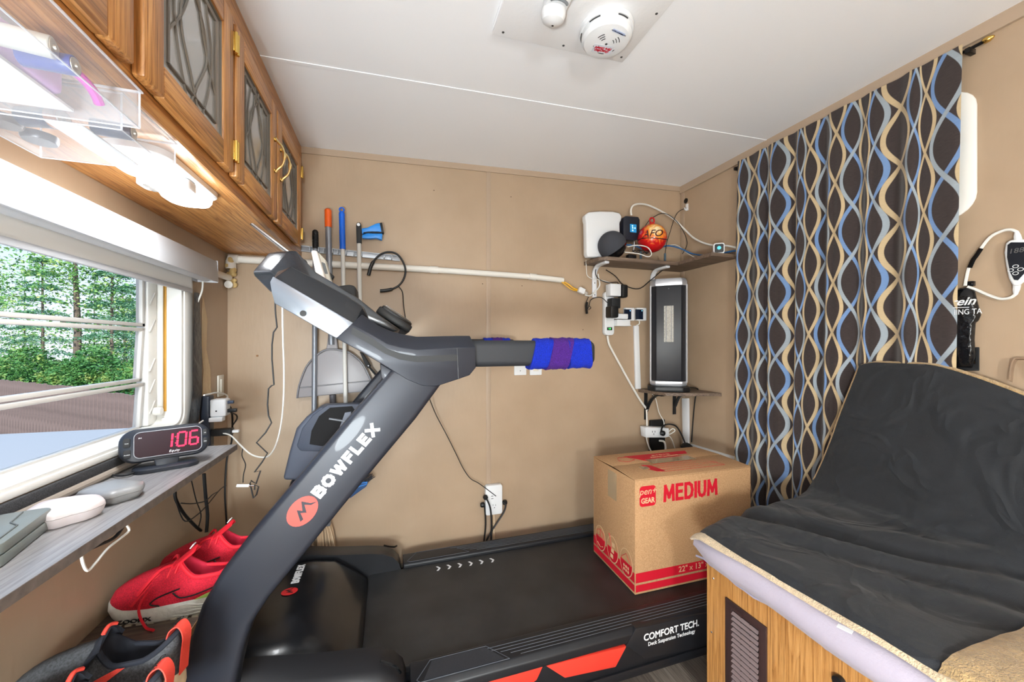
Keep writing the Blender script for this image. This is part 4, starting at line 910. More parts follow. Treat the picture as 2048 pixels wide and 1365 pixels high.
def black_shoe(toe, ang, label):
    t, q, rings, outl, so = shoe('slip_on_shoe', toe, ang, 0.285, 0.105, bm_, label, 'shoe', 1.15, 'black slip-on shoes on the bench')
    # tall tongue at the front of the collar with coral edge
    MB().grid(lambda u, v: q(0.44+0.10*v+0.05*abs(u-.5), (u-0.5)*0.78*(1-0.30*v**3), 0.086+0.050*v-0.018*v**3*(2*abs(u-.5))**2+0.012*math.cos((u-.5)*math.pi)), 8, 8).build('tongue', bm_['collar'], t, solid=0.006)
    cord('tongue_edge', [q(0.55, -0.14, 0.142), q(0.545, 0, 0.149), q(0.55, 0.14, 0.142)], 0.0035, corl, t)
    # pull loop at heel
    pts = [q(1.0, 0, 0.045), q(1.01, 0, 0.085), q(1.02, 0, 0.120), q(0.985, 0, 0.140), q(0.93, 0, 0.132), q(0.91, 0, 0.112)]
    sp = spline(pts, 4); w = 0.012; sd = (q(0, 1, 0)-q(0, 0, 0)).normalized()*w
    MB().layers([[p_-sd for p_ in sp], [p_+sd for p_ in sp]], cap=False, closed=False).build('pull_tab', corl, t, solid=0.002)
    text('lettering', 'Cloud 1', 0.011, q(0.955, 0, 0.1395), -(q(0, 1, 0)-q(0, 0, 0)), q(1, 0, 0)-q(0, 0, 0)+Vz*0.05, black_print, t, gap=0.0025)
    # coral side strap
    n = len(outl)
    for sg in (-1, 1):
        k0 = min((k for k in range(n) if outl[k][1]*sg > 0), key=lambda k: abs(outl[k][0]-0.40))
        k1 = min((k for k in range(n) if outl[k][1]*sg > 0), key=lambda k: abs(outl[k][0]-0.48))
        e = (q(0, sg, 0)-q(0, 0, 0)).normalized()*0.002
        MB().layers([[rings[i][k0]+e for i in range(1, 8)], [rings[i][k1]+e for i in range(1, 8)]], cap=False, closed=False).build('side_strap', corl, t, solid=0.0015)
    return t
black_shoe((-0.672, 0.965, SZ), math.radians(-9), 'black slip-on shoe with coral pull tab, nearer the red shoes')
black_shoe((-0.655, 0.835, SZ), math.radians(-4), 'black slip-on shoe with coral pull tab, closest to the camera')
# ================================================================== power strip & plugs on the left wall
def onL(x, y, off=0.0): return P(x, y, X=XL+off)
a_, b_ = onL(404, 792), onL(404, 905)
t = thing('power_strip', (XL, a_.y, b_.z), 'black vertical power strip on the left wall by the window', 'power strip')
MB().box(XL+0.001, a_.y-0.022, b_.z, XL+0.032, a_.y+0.022, a_.z).build('body', mat('strip_black', rgb(40, 46, 58), 0.4), t, 0.006, 3)
for k in range(2):
    MB().box(XL+0.032, a_.y-0.012, a_.z-0.19-0.05*k, XL+0.0335, a_.y+0.012, a_.z-0.155-0.05*k).build('socket', black, t)
c_ = onL(426, 818, 0.05)
t = thing('usb_adapter', c_, 'white multi-port plug adapter on the black power strip', 'adapter')
ya = a_.y
zA = c_.z
MB().box(XL+0.033, ya-0.024, zA-0.035, XL+0.085, ya+0.026, zA+0.032).build('body', white, t, 0.006, 3)
MB().box(XL+0.085, ya-0.008, zA+0.012, XL+0.105, ya+0.004, zA+0.024).build('usb_plug', mat('navy_plug', rgb(60, 72, 92), 0.4), t, 0.002)
MB().box(XL+0.085, ya-0.010, zA-0.022, XL+0.115, ya+0.006, zA-0.008).build('usb_plug', black, t, 0.002)
MB().lathe([(0.003, 0), (0.003, 0.001)], (XL+0.055, ya-0.0245, zA-0.012), (0, -1, 0), 8).build('port_hole', black, t)
t = thing('charger_plug', (XL+0.05, ya, zA-0.045), 'white charger plug below the multi-port adapter', 'charger')
MB().box(XL+0.034, ya-0.036, zA-0.052, XL+0.078, ya-0.004, zA-0.0355).build('body', white, t, 0.003)
c_ = onL(427, 872, 0.06)
t = thing('charger_plug', (XL+0.04, ya, c_.z), 'black charger plug low on the power strip by the window', 'charger')
MB().box(XL+0.0338, ya-0.02, c_.z-0.012, XL+0.10, ya+0.02, c_.z+0.012).build('body', black, t, 0.003)
MB().box(XL+0.1, ya-0.007, c_.z-0.005, XL+0.122, ya+0.007, c_.z+0.005).build('usb_plug', white, t, 0.002)
# outlet plate on left wall
c_ = onL(439, 772)
t = thing('light_switch', (XL, c_.y, c_.z), 'cream light switch plate on the left wall near the corner', 'light switch')
MB().box(XL+0.001, c_.y-0.028, c_.z-0.045, XL+0.007, c_.y+0.028, c_.z+0.045).build('plate', offwhite, t, 0.002)
MB().box(XL+0.007, c_.y-0.011, c_.z-0.028, XL+0.011, c_.y+0.011, c_.z+0.028).build('rocker', offwhite, t, 0.001)
# cables there
W = lambda pts, X: [P(x, y, X=X) for x, y in pts]
cord('cable', W([(447, 800), (455, 795), (450, 789), (432, 786), (418, 789), (408, 791)], XL+0.05), 0.003, cable_white, None, 'short white cable looping over the multi-port adapter', 'cable')
cord('cable', W([(452, 806), (462, 818), (465, 840), (464, 866), (463, 885), (455, 912), (451, 950), (450, 990), (452, 1030), (453, 1055), (446, 1078)], XL+0.06), 0.0035, cable_black, None, 'black cable running down the corner from the adapter', 'cable')
cord('cable', W([(462, 826), (472, 830), (474, 838), (466, 850)], XL+0.07), 0.003, cable_black, None, 'short black cable loop beside the multi-port adapter', 'cable')
cord('cable', W([(390, 860), (398, 848), (406, 842)], XL+0.06), 0.0028, cable_white, None, 'white cable between the alarm clock and its charger plug', 'cable')
cord('cable', W([(408, 948), (411, 990), (415, 1030), (413, 1065)], XL+0.03), 0.006, cable_black, None, 'thick black cable hanging below the ledge end', 'cable')
cord('cable', W([(350, 985), (352, 1000), (368, 1028), (390, 1052), (402, 1062)], XL+0.03), 0.005, cable_black, None, 'thick black cable curving down behind the red shoes', 'cable')
cord('cable', W([(383, 962), (392, 1000), (402, 1030), (397, 1055)], XL+0.025), 0.002, cable_black, None, 'thin black cable in front of the thick one under the ledge', 'cable')
cord('cable', W([(350, 985), (354, 1010), (370, 1043), (395, 1030), (415, 1010), (440, 980), (452, 972)], XL+0.035), 0.002, cable_black, None, 'thin black cable sagging across the corner under the ledge', 'cable')
cord('cable', W([(362, 1007), (385, 1008), (410, 1003), (425, 990), (436, 984)], XL+0.04), 0.002, cable_black, None, 'thin black cable crossing level behind the ledge end', 'cable')
# ================================================================== back wall: pipe, tool rail, tools
def B(x, y, off=0.0): return P(x, y, Y=YB-off)
t = thing('conduit_pipe', B(780, 535, 0.02), 'long white plastic conduit pipe running across the back wall', 'pipe')
pr = 0.0165
pa, pb_, pc_, pd_ = B(462, 518, 0.02), B(868, 540, 0.02), B(1065, 554, 0.02), B(1126, 561, 0.02)
MB().tube([pa, pb_], pr, 14).build('pipe_length', pipewhite, t); MB().tube([pb_, pc_], pr*0.92, 14).build('pipe_length', pipewhite, t); MB().tube([pc_, pd_], pr*0.95, 14).build('pipe_length', pipewhite, t)
for q_, nx in ((pb_, pc_), (pc_, pd_)):
    d_ = (nx-q_).normalized(); MB().tube([q_-d_*0.02, q_+d_*0.02], pr*1.12, 14).build('coupling', pipewhite, t)
MB().tube([pa+Vx*0.03, pa, pa-Vz*0.012, pa-Vz*0.045], pr*1.2, 14).build('elbow', pipewhite, t)
t2 = thing('conduit_pipe', (XL, 1.85, 1.55), 'short white conduit stub on the left wall beside the valance', 'pipe')
MB().tube([(XL+0.018, 1.70, P(437, 550, X=XL+0.018).z), (XL+0.018, 1.96, P(458, 556, X=XL+0.018).z)], 0.0135, 12).build('pipe_length', pipewhite, t2)
MB().tube([(XL+0.018, 1.955, 1.53), (XL+0.018, 1.965, 1.53)], 0.016, 12).build('end_cap', pipewhite, t2)
# foam crumbs in the corner
fo = MB()
for k in range(26):
    c_ = Vector((XL+0.012+R.random()*0.02, YB-0.012-R.random()*0.02, 1.53+R.random()*0.13))
    fo.sphere(c_, 0.007+R.random()*0.008, 8, 5)
setp(fo.build('sealing_foam', mat('expanding_foam', rgb(206, 178, 122), 0.9, bump=0.8, bscale=150), smooth=True), 'yellowish expanding foam bulging in the back left corner', 'sealing foam')
# rail with spring clips
r0, r1 = B(603, 498, 0.0), B(800, 518, 0.0)
railm = mat('rail_aluminium', rgb(168, 172, 178), 0.4, 0.6)
tr = thing('tool_rail', (r0+r1)/2, 'silver spring-clip tool rail mounted on the back wall', 'tool rail')
d_ = (r1-r0).normalized(); nrm = Vector((-d_.z, 0, d_.x)); Lr = (r1-r0).length
MB().obox((r0+r1)/2+Vector((0, -0.006, 0)), d_, nrm, Vy, Lr/2, 0.014, 0.004).build('channel', railm, tr, 0.002)
for s_ in (-1, 1):
    MB().obox((r0+r1)/2+Vector((0, -0.011, 0))+nrm*0.012*s_, d_, nrm, Vy, Lr/2, 0.002, 0.003).build('channel_lip', railm, tr)
clipx = [630, 658, 685, 716, 776]
for cx_ in clipx:
    c_ = B(cx_, 498+(cx_-603)*0.1, 0.014)
    MB().obox(c_, d_, nrm, Vy, 0.018, 0.011, 0.004).build('clip_base', railm, tr, 0.001)
    for s_ in (-1, 1):
        MB().obox(c_+d_*0.018*s_+Vector((0, -0.012, 0)), d_, nrm, Vy, 0.0018, 0.010, 0.016).build('clip_jaw', railm, tr, 0.0008)
grey_pole = mat('grey_pole', rgb(140, 144, 152), 0.35, 0.4); white_pole = mat('white_pole', rgb(216, 214, 208), 0.4)
def lim(p_, y): return p_
# 1 string mop with black ribbed grip
t = thing('string_mop', B(640, 1105, 0.05), 'string mop with grey pole and black ribbed grip, leftmost tool', 'mop')
ya = 0.035
top = B(630.5, 460, ya); 
MB().tube([B(631, 494, ya), B(628, 830, ya), B(636, 1040, ya)], 0.0115, 12).build('pole', grey_pole, t)
gr = MB(); pts = [top.lerp(B(631, 498, ya), k/24) for k in range(25)]
gr.tube(pts, [0.006, 0.010]+[0.0125+(0.0012 if k % 2 else 0) for k in range(2, 25)], 14).build('grip', black, t)
MB().obox(B(638, 1045, ya+0.01), Vx, Vz, Vy, 0.05, 0.02, 0.015).build('mop_clamp', grey_pole, t, 0.004)
strm = mat('mop_cotton', rgb(196, 170, 140), 0.95, bump=0.6, bscale=300); sm = MB()
for k in range(46):
    a_ = R.uniform(-1, 1); yo = R.uniform(0.0, 0.045); x0 = B(638, 1045, ya).x+a_*0.04
    x1 = B(638, 1105, ya).x+a_*0.075+R.uniform(-.01, .01); z0 = B(638, 1042, ya).z; z1 = 0.29+R.uniform(-0.05, 0.02)
    sm.tube(spline([(x0, YB-0.012-yo*0.6, z0), (x0+(x1-x0)*0.6, YB-0.014-yo, (z0+z1)/2+0.02), (x1, YB-0.012-yo, z1)], 3), 0.0045, 5)
setp(sm.build('mop_strings', strm, t), kind='stuff')
# 2 lobby dustpan with orange grip
t = thing('dustpan', B(668, 795, 0.04), 'grey long-handled dustpan with orange grip end', 'dustpan')
MB().tube([B(656.5, 452, 0.03), B(663, 690, 0.03)], 0.0135, 12).build('pole', grey_pole, t)
MB().tube([B(656, 418, 0.03), B(656, 421, 0.03), B(656.6, 455, 0.03)], [0.010, 0.0155, 0.0155], 14).build('grip', mat('orange_grip', rgb(226, 92, 26), 0.4), t)
dpm = mat('dustpan_grey', rgb(150, 146, 148), 0.35)
sh = [(652, 700), (656, 672), (673, 672), (676, 700), (700, 706), (725, 728), (742, 762), (748, 782), (594, 797), (598, 772), (612, 735), (632, 712)]
MB().prism([B(x, y, 0.030) for x, y in sh], (0, 0.022, 0)).build('pan', dpm, t, 0.006, 3)
rimp = [B(x, y, 0.034) for x, y in ((594, 797), (598, 772), (612, 735), (632, 712), (652, 700), (676, 700), (700, 706), (725, 728), (742, 762), (748, 782))]
MB().tube(spline(rimp, 3), 0.004, 6).build('pan_rim', mat('dustpan_rim', rgb(112, 110, 114), 0.4), t)
MB().tube([B(600, 776, 0.033), B(742, 762, 0.033)], 0.0028, 6).build('pan_fold', mat('dustpan_rim', rgb(112, 110, 114), 0.4), t)
MB().tube([B(665, 790, 0.02), B(667, 830, 0.02)], 0.014, 12).build('pan_stem', mat('dustpan_dark', rgb(84, 82, 86), 0.5), t)
# 3 broom with blue ribbed grip
t = thing('broom', B(725, 985, 0.05), 'broom with white pole and ribbed blue grip', 'broom')
MB().tube([B(685.5, 498, 0.045), B(691, 800, 0.05), B(700, 950, 0.05)], 0.0095, 12).build('pole', white_pole, t)
bl = mat('blue_grip', rgb(20, 100, 216), 0.4)
pts = [B(683.5, 424, 0.04).lerp(B(685.4, 499, 0.045), k/30) for k in range(31)]
MB().tube(pts, [0.009, 0.013, 0.0135]+[0.0125+(0.0014 if k % 2 else 0) for k in range(3, 31)], 14).build('grip', bl, t)
ring = [B(683.4, 423, 0.04)+Vector((0.010*math.cos(a), 0, 0.008+0.010*math.sin(a))) for a in [2*math.pi*k/14 for k in range(15)]]
MB().tube(ring, 0.0035, 6).build('hang_loop', bl, t)
hd = [(690, 938), (722, 962), (736, 966), (733, 974), (700, 998), (688, 990)]
MB().prism([B(x, y, 0.065) for x, y in hd], (0, 0.03, 0)).build('broom_head', mat('broom_blue', rgb(52, 84, 128), 0.45), t, 0.004)
MB().tube([B(714, 975, 0.067), B(733, 969, 0.067), B(735, 965, 0.067), B(716, 968, 0.067)], 0.0035, 6).build('blue_trim', mat('broom_trim', rgb(60, 130, 210), 0.4), t)
brm = MB()
for k in range(70):
    s_ = k/69; p0 = B(700+34*s_, 940+26*s_, 0.05+0.02*R.random()); p1 = B(716+33*s_+R.uniform(-4, 4), 930+30*s_+R.uniform(-8, 2), 0.045+0.03*R.random())
    brm.tube([p0, p1], 0.0014, 4)
setp(brm.build('bristles', mat('bristle_dark', rgb(52, 56, 64), 0.7), t), kind='stuff')
# 4 reacher with blue pistol grip
t = thing('reacher_grabber', B(720, 720, 0.05), 'white reaching grabber with blue pistol grip, rightmost tool on rail', 'grabber')
MB().tube([B(718, 487, 0.03), B(721, 700, 0.03)], 0.0105, 12).build('pole', white_pole, t)
MB().prism([B(x, y, 0.045) for x, y in ((712, 449), (714, 445), (720, 445), (722, 449), (723, 486), (713, 486))], (0, 0.03, 0)).build('head', softblack, t, 0.003)
MB().lathe([(0.0075, 0), (0.0075, 0.001)], B(717, 449.5, 0.0455), (0, -1, 0), 12).build('hang_hole', white_print, t)
g1 = [(723, 457), (735, 455), (752, 447), (764, 445), (767, 465), (755, 463), (745, 464), (735, 463), (724, 468)]
g2 = [(724, 470), (735, 466), (746, 467), (765, 467), (764, 480), (752, 476), (740, 477), (724, 476)]
MB().prism([B(x, y, 0.046) for x, y in g1], (0, 0.028, 0)).build('grip', mat('sky_grip', rgb(44, 138, 224), 0.4), t, 0.004)
MB().prism([B(x, y, 0.046) for x, y in g2], (0, 0.028, 0)).build('trigger', mat('sky_grip', rgb(44, 138, 224), 0.4), t, 0.004)
MB().prism([B(x, y, 0.047) for x, y in ((759, 446), (764, 445), (768, 466), (763, 465))], (0, 0.029, 0)).build('grip_end', softblack, t, 0.002)
MB().tube([B(727, 466, 0.048), B(745, 464.5, 0.048), B(764, 466, 0.048)], 0.0035, 6).build('grip_line', softblack, t)
MB().prism([B(x, y, 0.05) for x, y in ((719, 704), (726, 706), (742, 733), (737, 738), (731, 732))], (0, 0.02, 0)).build('claw_arm', softblack, t, 0.003)
MB().tube([B(738, 734, 0.04), B(760, 760, 0.04)], 0.005, 8).build('claw_rod', softblack, t)
MB().lathe([(0.004, 0), (0.003, 0.003), (0.001, 0.0035)], B(737, 732, 0.051), (0, -1, 0), 10).build('screw', chrome, t)
# ------------------------------------------------------------------ neckband headset with its charging cord
t = thing('neckband_headset', B(775, 540, 0.03), 'black open-ring neckband headset hanging off the tool rail end', 'headset')
arc = [(737, 551), (741, 536), (748, 522), (760, 510), (776, 504.5), (793, 508), (805, 522), (811, 540), (808, 557), (798, 571), (783, 579), (766, 582), (760, 582)]
pts = spline([B(x, y, 0.045) for x, y in arc], 5); n_ = len(pts)
MB().tube(pts, [0.0085 if k < 10 or k > n_-12 else 0.0048 for k in range(n_)], 10).build('band', black, t)
cord('cord', [B(797, 573, 0.045), B(805, 585, 0.05), B(807, 610, 0.1), B(811, 640, 0.3), P(812, 662, Y=1.45)], 0.0025, cable_black, t)
# ================================================================== things on the console
t = thing('tablet', P(560, 495, Y=1.45), 'thin silver tablet leaning on top of the treadmill console', 'tablet')
a_, b_ = P(504, 449, Y=1.40), P(604, 526, Y=1.40); d_ = (b_-a_).normalized(); nn_ = Vector((-d_.z, 0, d_.x))
MB().obox((a_+b_)/2+Vy*0.09, d_, Vy, nn_, (b_-a_).length/2, 0.10, 0.0045).build('body', mat('tablet_silver', rgb(214, 216, 220), 0.2, 0.7), t, 0.002)
MB().obox((a_+b_)/2+Vy*0.09+nn_*0.0048, d_, Vy, nn_, (b_-a_).length/2-0.004, 0.096, 0.0006).build('screen', gloss_black, t)
MB().tube([a_-nn_*0.002-Vy*0.011, b_-nn_*0.002-Vy*0.011], 0.0016, 6).build('dark_edge', black, t)
t = thing('handheld_remote', P(645, 572, Y=1.33), 'white slim handheld device standing on the treadmill console', 'remote')
q = [(622, 503), (626, 500), (634, 502), (654, 566), (646, 572), (634, 560)]
MB().prism([P(x, y, Y=1.32) for x, y in q], (0, 0.05, 0)).build('body', mat('remote_white', rgb(232, 224, 216), 0.4), t, 0.005, 3)
q = [(636, 504), (650, 519), (664, 570), (656, 572), (650, 556)]
MB().prism([P(x, y, Y=1.345) for x, y in q], (0, 0.05, 0)).build('back_shell', offwhite, t, 0.004)
q = [(643, 524), (650, 527), (656, 548), (648, 548)]
MB().prism([P(x, y, Y=1.343) for x, y in q], (0, 0.004, 0)).build('screen', grey_print, t, 0.001)
cord('strap_loop', [P(598, 524, Y=1.4), P(605, 520, Y=1.4), P(612, 524, Y=1.4), P(615, 536, Y=1.4)], 0.003, softblack, None, 'small black strap loop on the treadmill console behind the tablet', 'strap')
t = thing('smartphone_clip', P(662, 556, Y=1.36), 'small black clip beside the white handheld device on the console', 'clip')
MB().prism([P(x, y, Y=1.38) for x, y in ((657, 543), (668, 552), (664, 560), (660, 556))], (0, 0.02, 0)).build('jaw', softblack, t, 0.002)
MB().prism([P(x, y, Y=1.385) for x, y in ((660, 556), (664, 560), (667, 572), (663, 572))], (0, 0.012, 0)).build('stem', softblack, t, 0.001)
# ------------------------------------------------------------------ cables hanging under the console
kink = [(550, 604), (551, 628), (554, 655), (550, 661), (547, 665), (544, 690), (544, 720), (546, 745), (548, 770), (543, 772), (537, 778), (535, 810), (537, 832), (543, 846), (531, 866), (513, 886), (535, 907), (524, 925), (509, 945), (521, 942), (512, 968), (502, 962), (500, 968), (507, 997), (513, 990), (517, 974), (510, 970), (509, 980)]
o_ = MB().tube([P(x, y, Y=1.42) for x, y in kink], 0.0024, 6).build('cable', cable_black); setp(o_, 'kinked black cable dangling from the treadmill console', 'cable')
cord('cable', [P(565, 612, Y=1.40), P(566, 680, Y=1.42), P(568, 740, Y=1.44), P(567, 800, Y=1.46), P(562, 850, Y=1.50), P(552, 890, Y=1.54), P(538, 912, Y=1.58), P(520, 915, Y=1.62), P(500, 908, Y=1.66), P(480, 890, Y=1.70), P(462, 872, Y=1.73), P(446, 867, Y=1.74)], 0.0028, cable_white, None, 'long white charging cable sagging between console and left wall plug', 'cable')
cord('cable', [P(486, 896, Y=1.75), P(484, 912, Y=1.75), P(491, 930, Y=1.75), P(487, 950, Y=1.75), P(486, 966, Y=1.75)], 0.002, cable_black, None, 'short thin black cable hanging near the back left corner', 'cable')
t = thing('led_cable_tip', P(490, 972, Y=1.42), 'glowing white cable tip at the end of kinked cable', 'cable tip')
MB().tube([P(474, 972, Y=1.42), P(497, 972, Y=1.42)], 0.004, 8).build('lit_tip', mat('white_led', rgb(250, 250, 255), 0.4, emit=(0.9, 0.95, 1, 1), estr=5.0), t)
MB().tube([P(497, 972, Y=1.42), P(508, 972, Y=1.42)], 0.0025, 8).build('collar', chrome, t)
# ================================================================== outlets on the back wall
t = thing('wall_outlet_tap', B(985, 1025), 'white surge tap with three black plugs low on the back wall', 'outlet')
c_ = B(985, 996); hw, hh = (B(1001, 996).x-B(968, 996).x)/2, (B(985, 967).z-B(985, 1025).z)/2
plate('body', white, t, (c_.x, YB-0.001, c_.z), Vx, Vz, hw*2, hh*2, 0.034, 0.012, 0.004)
def hole(x, y, w_, h_): MB().obox(B(x, y, 0.0352), Vx, Vz, Vy, w_, h_, 0.0006).build('slot', black_print, t)
hole(984.5, 993, 0.006, 0.0014); hole(984.5, 998, 0.006, 0.0014); hole(986, 1011, 0.001, 0.004); hole(991, 1011, 0.001, 0.004); hole(989, 1016, 0.002, 0.002)
def plug(x, y, lab, pts, off=0.05, side=None):
    t_ = thing('power_plug', B(x, y, off), lab, 'plug')
    MB().lathe([(0.009, 0.0), (0.013, 0.004), (0.013, 0.016), (0.009, 0.022), (0.001, 0.023)], B(x, y, 0.035 if side is None else off), (0, -1, 0) if side is None else side, 14).build('head', black, t_)
    cord('cord', pts, 0.0045, cable_black, t_)
plug(970, 994, 'black plug with cord on the upper left of the surge tap', [B(970, 994, 0.05), B(976, 1004, 0.055), B(981, 1020, 0.05), B(983, 1050, 0.045), B(982, 1085, 0.04)])
plug(1006, 1006, 'black plug with cord on the right side of the surge tap', [B(1005, 1004, 0.03), B(1011, 1010, 0.035), B(1008, 1024, 0.035), B(995, 1045, 0.035), B(982, 1065, 0.035), B(971, 1086, 0.035)], 0.02, (1, 0, 0))
plug(969, 1010, 'black plug with cord on the lower left of the surge tap', [B(968, 1008, 0.03), B(970, 1020, 0.03), B(971, 1050, 0.03), B(968, 1085, 0.03)], 0.02, (-1, 0, 0))
cord('cable', [P(858, 795, Y=1.9), B(872, 830, 0.05), B(893, 870, 0.04), B(912, 908, 0.03), B(925, 935, 0.03), B(940, 957, 0.03), B(957, 967, 0.036), B(975, 980, 0.037), B(992, 993, 0.037)], 0.0022, cable_black, None, 'thin black cable drooping from the treadmill to the surge tap', 'cable')
cord('cable', [B(987, 1026, 0.01), B(988, 1045, 0.01), B(987, 1085, 0.01)], 0.005, mat('beige_cable', rgb(214, 188, 156), 0.5), None, 'beige cable running down the wall below the surge tap', 'cable')
for k, (x, lab) in enumerate(((1040, 'blank white wall plate peeking below the near treadmill handle'), (1071, 'white socket plate peeking below the towel-wrapped handle'))):
    t = thing('wall_plate', B(x, 745), lab, 'wall plate')
    c_ = B(x, 732)
    plate('plate', white, t, (c_.x, YB-0.0005, c_.z), Vx, Vz, 0.071, 0.104, 0.006, 0.004, 0.0015)
    MB().lathe([(0.0028, 0), (0.002, 0.001)], (c_.x, YB-0.0065, c_.z-0.028), (0, -1, 0), 8).build('screw', chrome if k else black_print, t)
    if k:
        MB().obox((c_.x, YB-0.0068, c_.z), Vx, Vz, Vy, 0.016, 0.03, 0.001).build('socket_face', offwhite, t, 0.0005)
        for s_ in (-1, 1): MB().obox((c_.x+0.006*s_, YB-0.0081, c_.z-0.016), Vx, Vz, Vy, 0.001, 0.004, 0.0003).build('slot', black_print, t)
# little screw holes left in the wall
hm_ = MB()
for x, y in ((868, 381), (1022, 394), (965, 568), (1044, 572), (1166, 660)):
    hm_.lathe([(0.003, 0), (0.0025, 0.0006)], B(x, y, 0.0), (0, -1, 0), 7)
setp(hm_.build('screw_hole', mat('hole_dark', rgb(90, 70, 52), 0.8), wb), kind='stuff')
t = thing('wall_hook', B(515, 712), 'tiny brown peg on the back wall near the left corner', 'peg')
MB().lathe([(0.004, 0), (0.004, 0.006), (0.001, 0.007)], B(515, 712), (0, -1, 0), 8).build('peg', mat('peg_brown', rgb(150, 104, 60), 0.6), t)
# ================================================================== upper corner shelf
shw = wood('shelf_walnut', rgb(104, 86, 72), rgb(66, 54, 46), rgb(136, 116, 100), 'X', 0.5, 1.0, 0.0)
UZ = 1.752
ts = thing('corner_shelf', (1.45, 1.9, UZ-0.02), 'dark wood L-shaped shelf high in the back right corner', 'shelf')
MB().prism([(1.085, YB-0.002, UZ-0.02), (1.10, 1.86, UZ-0.02), (1.14, 1.825, UZ-0.02), (XR-0.002, 1.825, UZ-0.02), (XR-0.002, YB-0.002, UZ-0.02)], (0, 0, 0.02)).build('back_board', shw, ts, 0.001, 1)
MB().box(1.605, 1.575, UZ-0.0195, XR-0.002, 1.8245, UZ+0.0).build('side_board', shw, ts, 0.001, 1)
MB().box(XR-0.018, 1.577, UZ, XR-0.003, 1.82, UZ+0.024).build('cleat', shw, ts, 0.001, 1)
brw = mat('white_bracket', rgb(226, 228, 232), 0.35)
for x0 in (1.150, 1.56):
    pts = spline([(x0, YB-0.009, 1.545), (x0, YB-0.009, 1.64), (x0, YB-0.012, 1.69), (x0, YB-0.035, 1.718), (x0, YB-0.07, UZ-0.026), (x0, YB-0.15, UZ-0.026)], 5)
    lay = []
    for i, p_ in enumerate(pts):
        q0, q1 = pts[max(i-1, 0)], pts[min(i+1, len(pts)-1)]; d_ = (q1-q0).normalized(); n_ = d_.cross(Vx)
        lay.append([p_+Vx*a*0.014+n_*b*0.0065 for a, b in ((-1, -1), (1, -1), (1, 1), (-1, 1))])
    br = MB().layers(lay).build('bracket', brw, ts, 0.003)
    for z in (1.56, 1.63):
        MB().lathe([(0.004, 0), (0.003, 0.001)], (x0, YB-0.0158, z), (0, -1, 0), 8).build('screw', chrome, br)
# router
t = thing('router', (1.20, 1.94, UZ), 'tall white rounded wireless router on the upper shelf', 'router')
yr = 0.055
sh = [(1177, 514), (1174, 508), (1173, 445), (1171, 438), (1171, 430), (1178, 424), (1200, 422.5), (1226, 423), (1240, 426), (1244, 433), (1243, 440), (1240, 446), (1241, 512), (1236, 515)]
MB().prism([B(x, y, yr+0.035) for x, y in sh], (0, 0.045, 0)).build('body', white, t, 0.008, 3)
MB().box(1.145, 1.905, UZ+0.0005, 1.275, 1.965, UZ+0.012).build('foot', white, t, 0.003)
# smart speaker sphere
c_ = P(1224, 484, Y=1.865)
t = thing('smart_speaker', (c_.x, c_.y, UZ), 'black ball-shaped smart speaker in front of white router', 'speaker')
r_ = 0.079
c_ = Vector((c_.x, c_.y, UZ+r_*0.93))
fab = mat('speaker_fabric', rgb(66, 68, 75), 0.9, bump=0.8, bscale=900)
fm = MB(); ax = Vector((-0.62, -0.05, 0.72)).normalized()
fm.lathe([(r_*math.sin(a), -r_*math.cos(a)) for a in [math.pi*(0.40+0.6*i/12) for i in range(13)]], c_, ax, 28, True).build('fabric_shell', fab, t)
MB().lathe([(r_*0.992*math.sin(a), -r_*0.992*math.cos(a)) for a in [math.pi*(0.40*i/9) for i in range(10)]], c_, ax, 28, True).build('gloss_shell', mat('speaker_gloss', rgb(10, 11, 14), 0.15), t)
# modem box with small blue screen
t = thing('modem_box', B(1263, 484, 0.05), 'black modem with small blue status screen behind speaker', 'modem')
q = [(1247, 436), (1252, 432), (1277, 434), (1280, 440), (1279, 478), (1272, 481), (1252, 480), (1247, 474)]
MB().prism([B(x, y, 0.075) for x, y in q], (0, 0.05, 0)).build('body', mat('modem_black', rgb(30, 34, 46), 0.4), t, 0.004)
MB().obox(B(1266.5, 457, 0.0755), Vx, Vz, Vy, 0.022, 0.024, 0.0006).build('screen', mat('screen_blue', rgb(20, 80, 130), 0.2, emit=(0.02, 0.16, 0.30, 1), estr=1.0), t)
lgt = mat('screen_dots', rgb(180, 255, 230), 0.3, emit=(0.5, 1, 0.85, 1), estr=2.0)
for x, y in ((1265, 452), (1265.5, 456), (1265.5, 461), (1270, 456.5)):
    MB().lathe([(0.004, 0), (0.003, 0.0006)], B(x, y, 0.0765), (0, -1, 0), 8).build('status_light', lgt, t)
MB().tube([B(1268, 480, 0.05), B(1268, 494, 0.05), B(1266, 506, 0.05)], 0.006, 8).build('coax_stub', chrome, t)
MB().box(1.345, 1.93, UZ+0.0005, 1.40, 1.96, UZ+0.05).build('stand', softblack, t, 0.003)
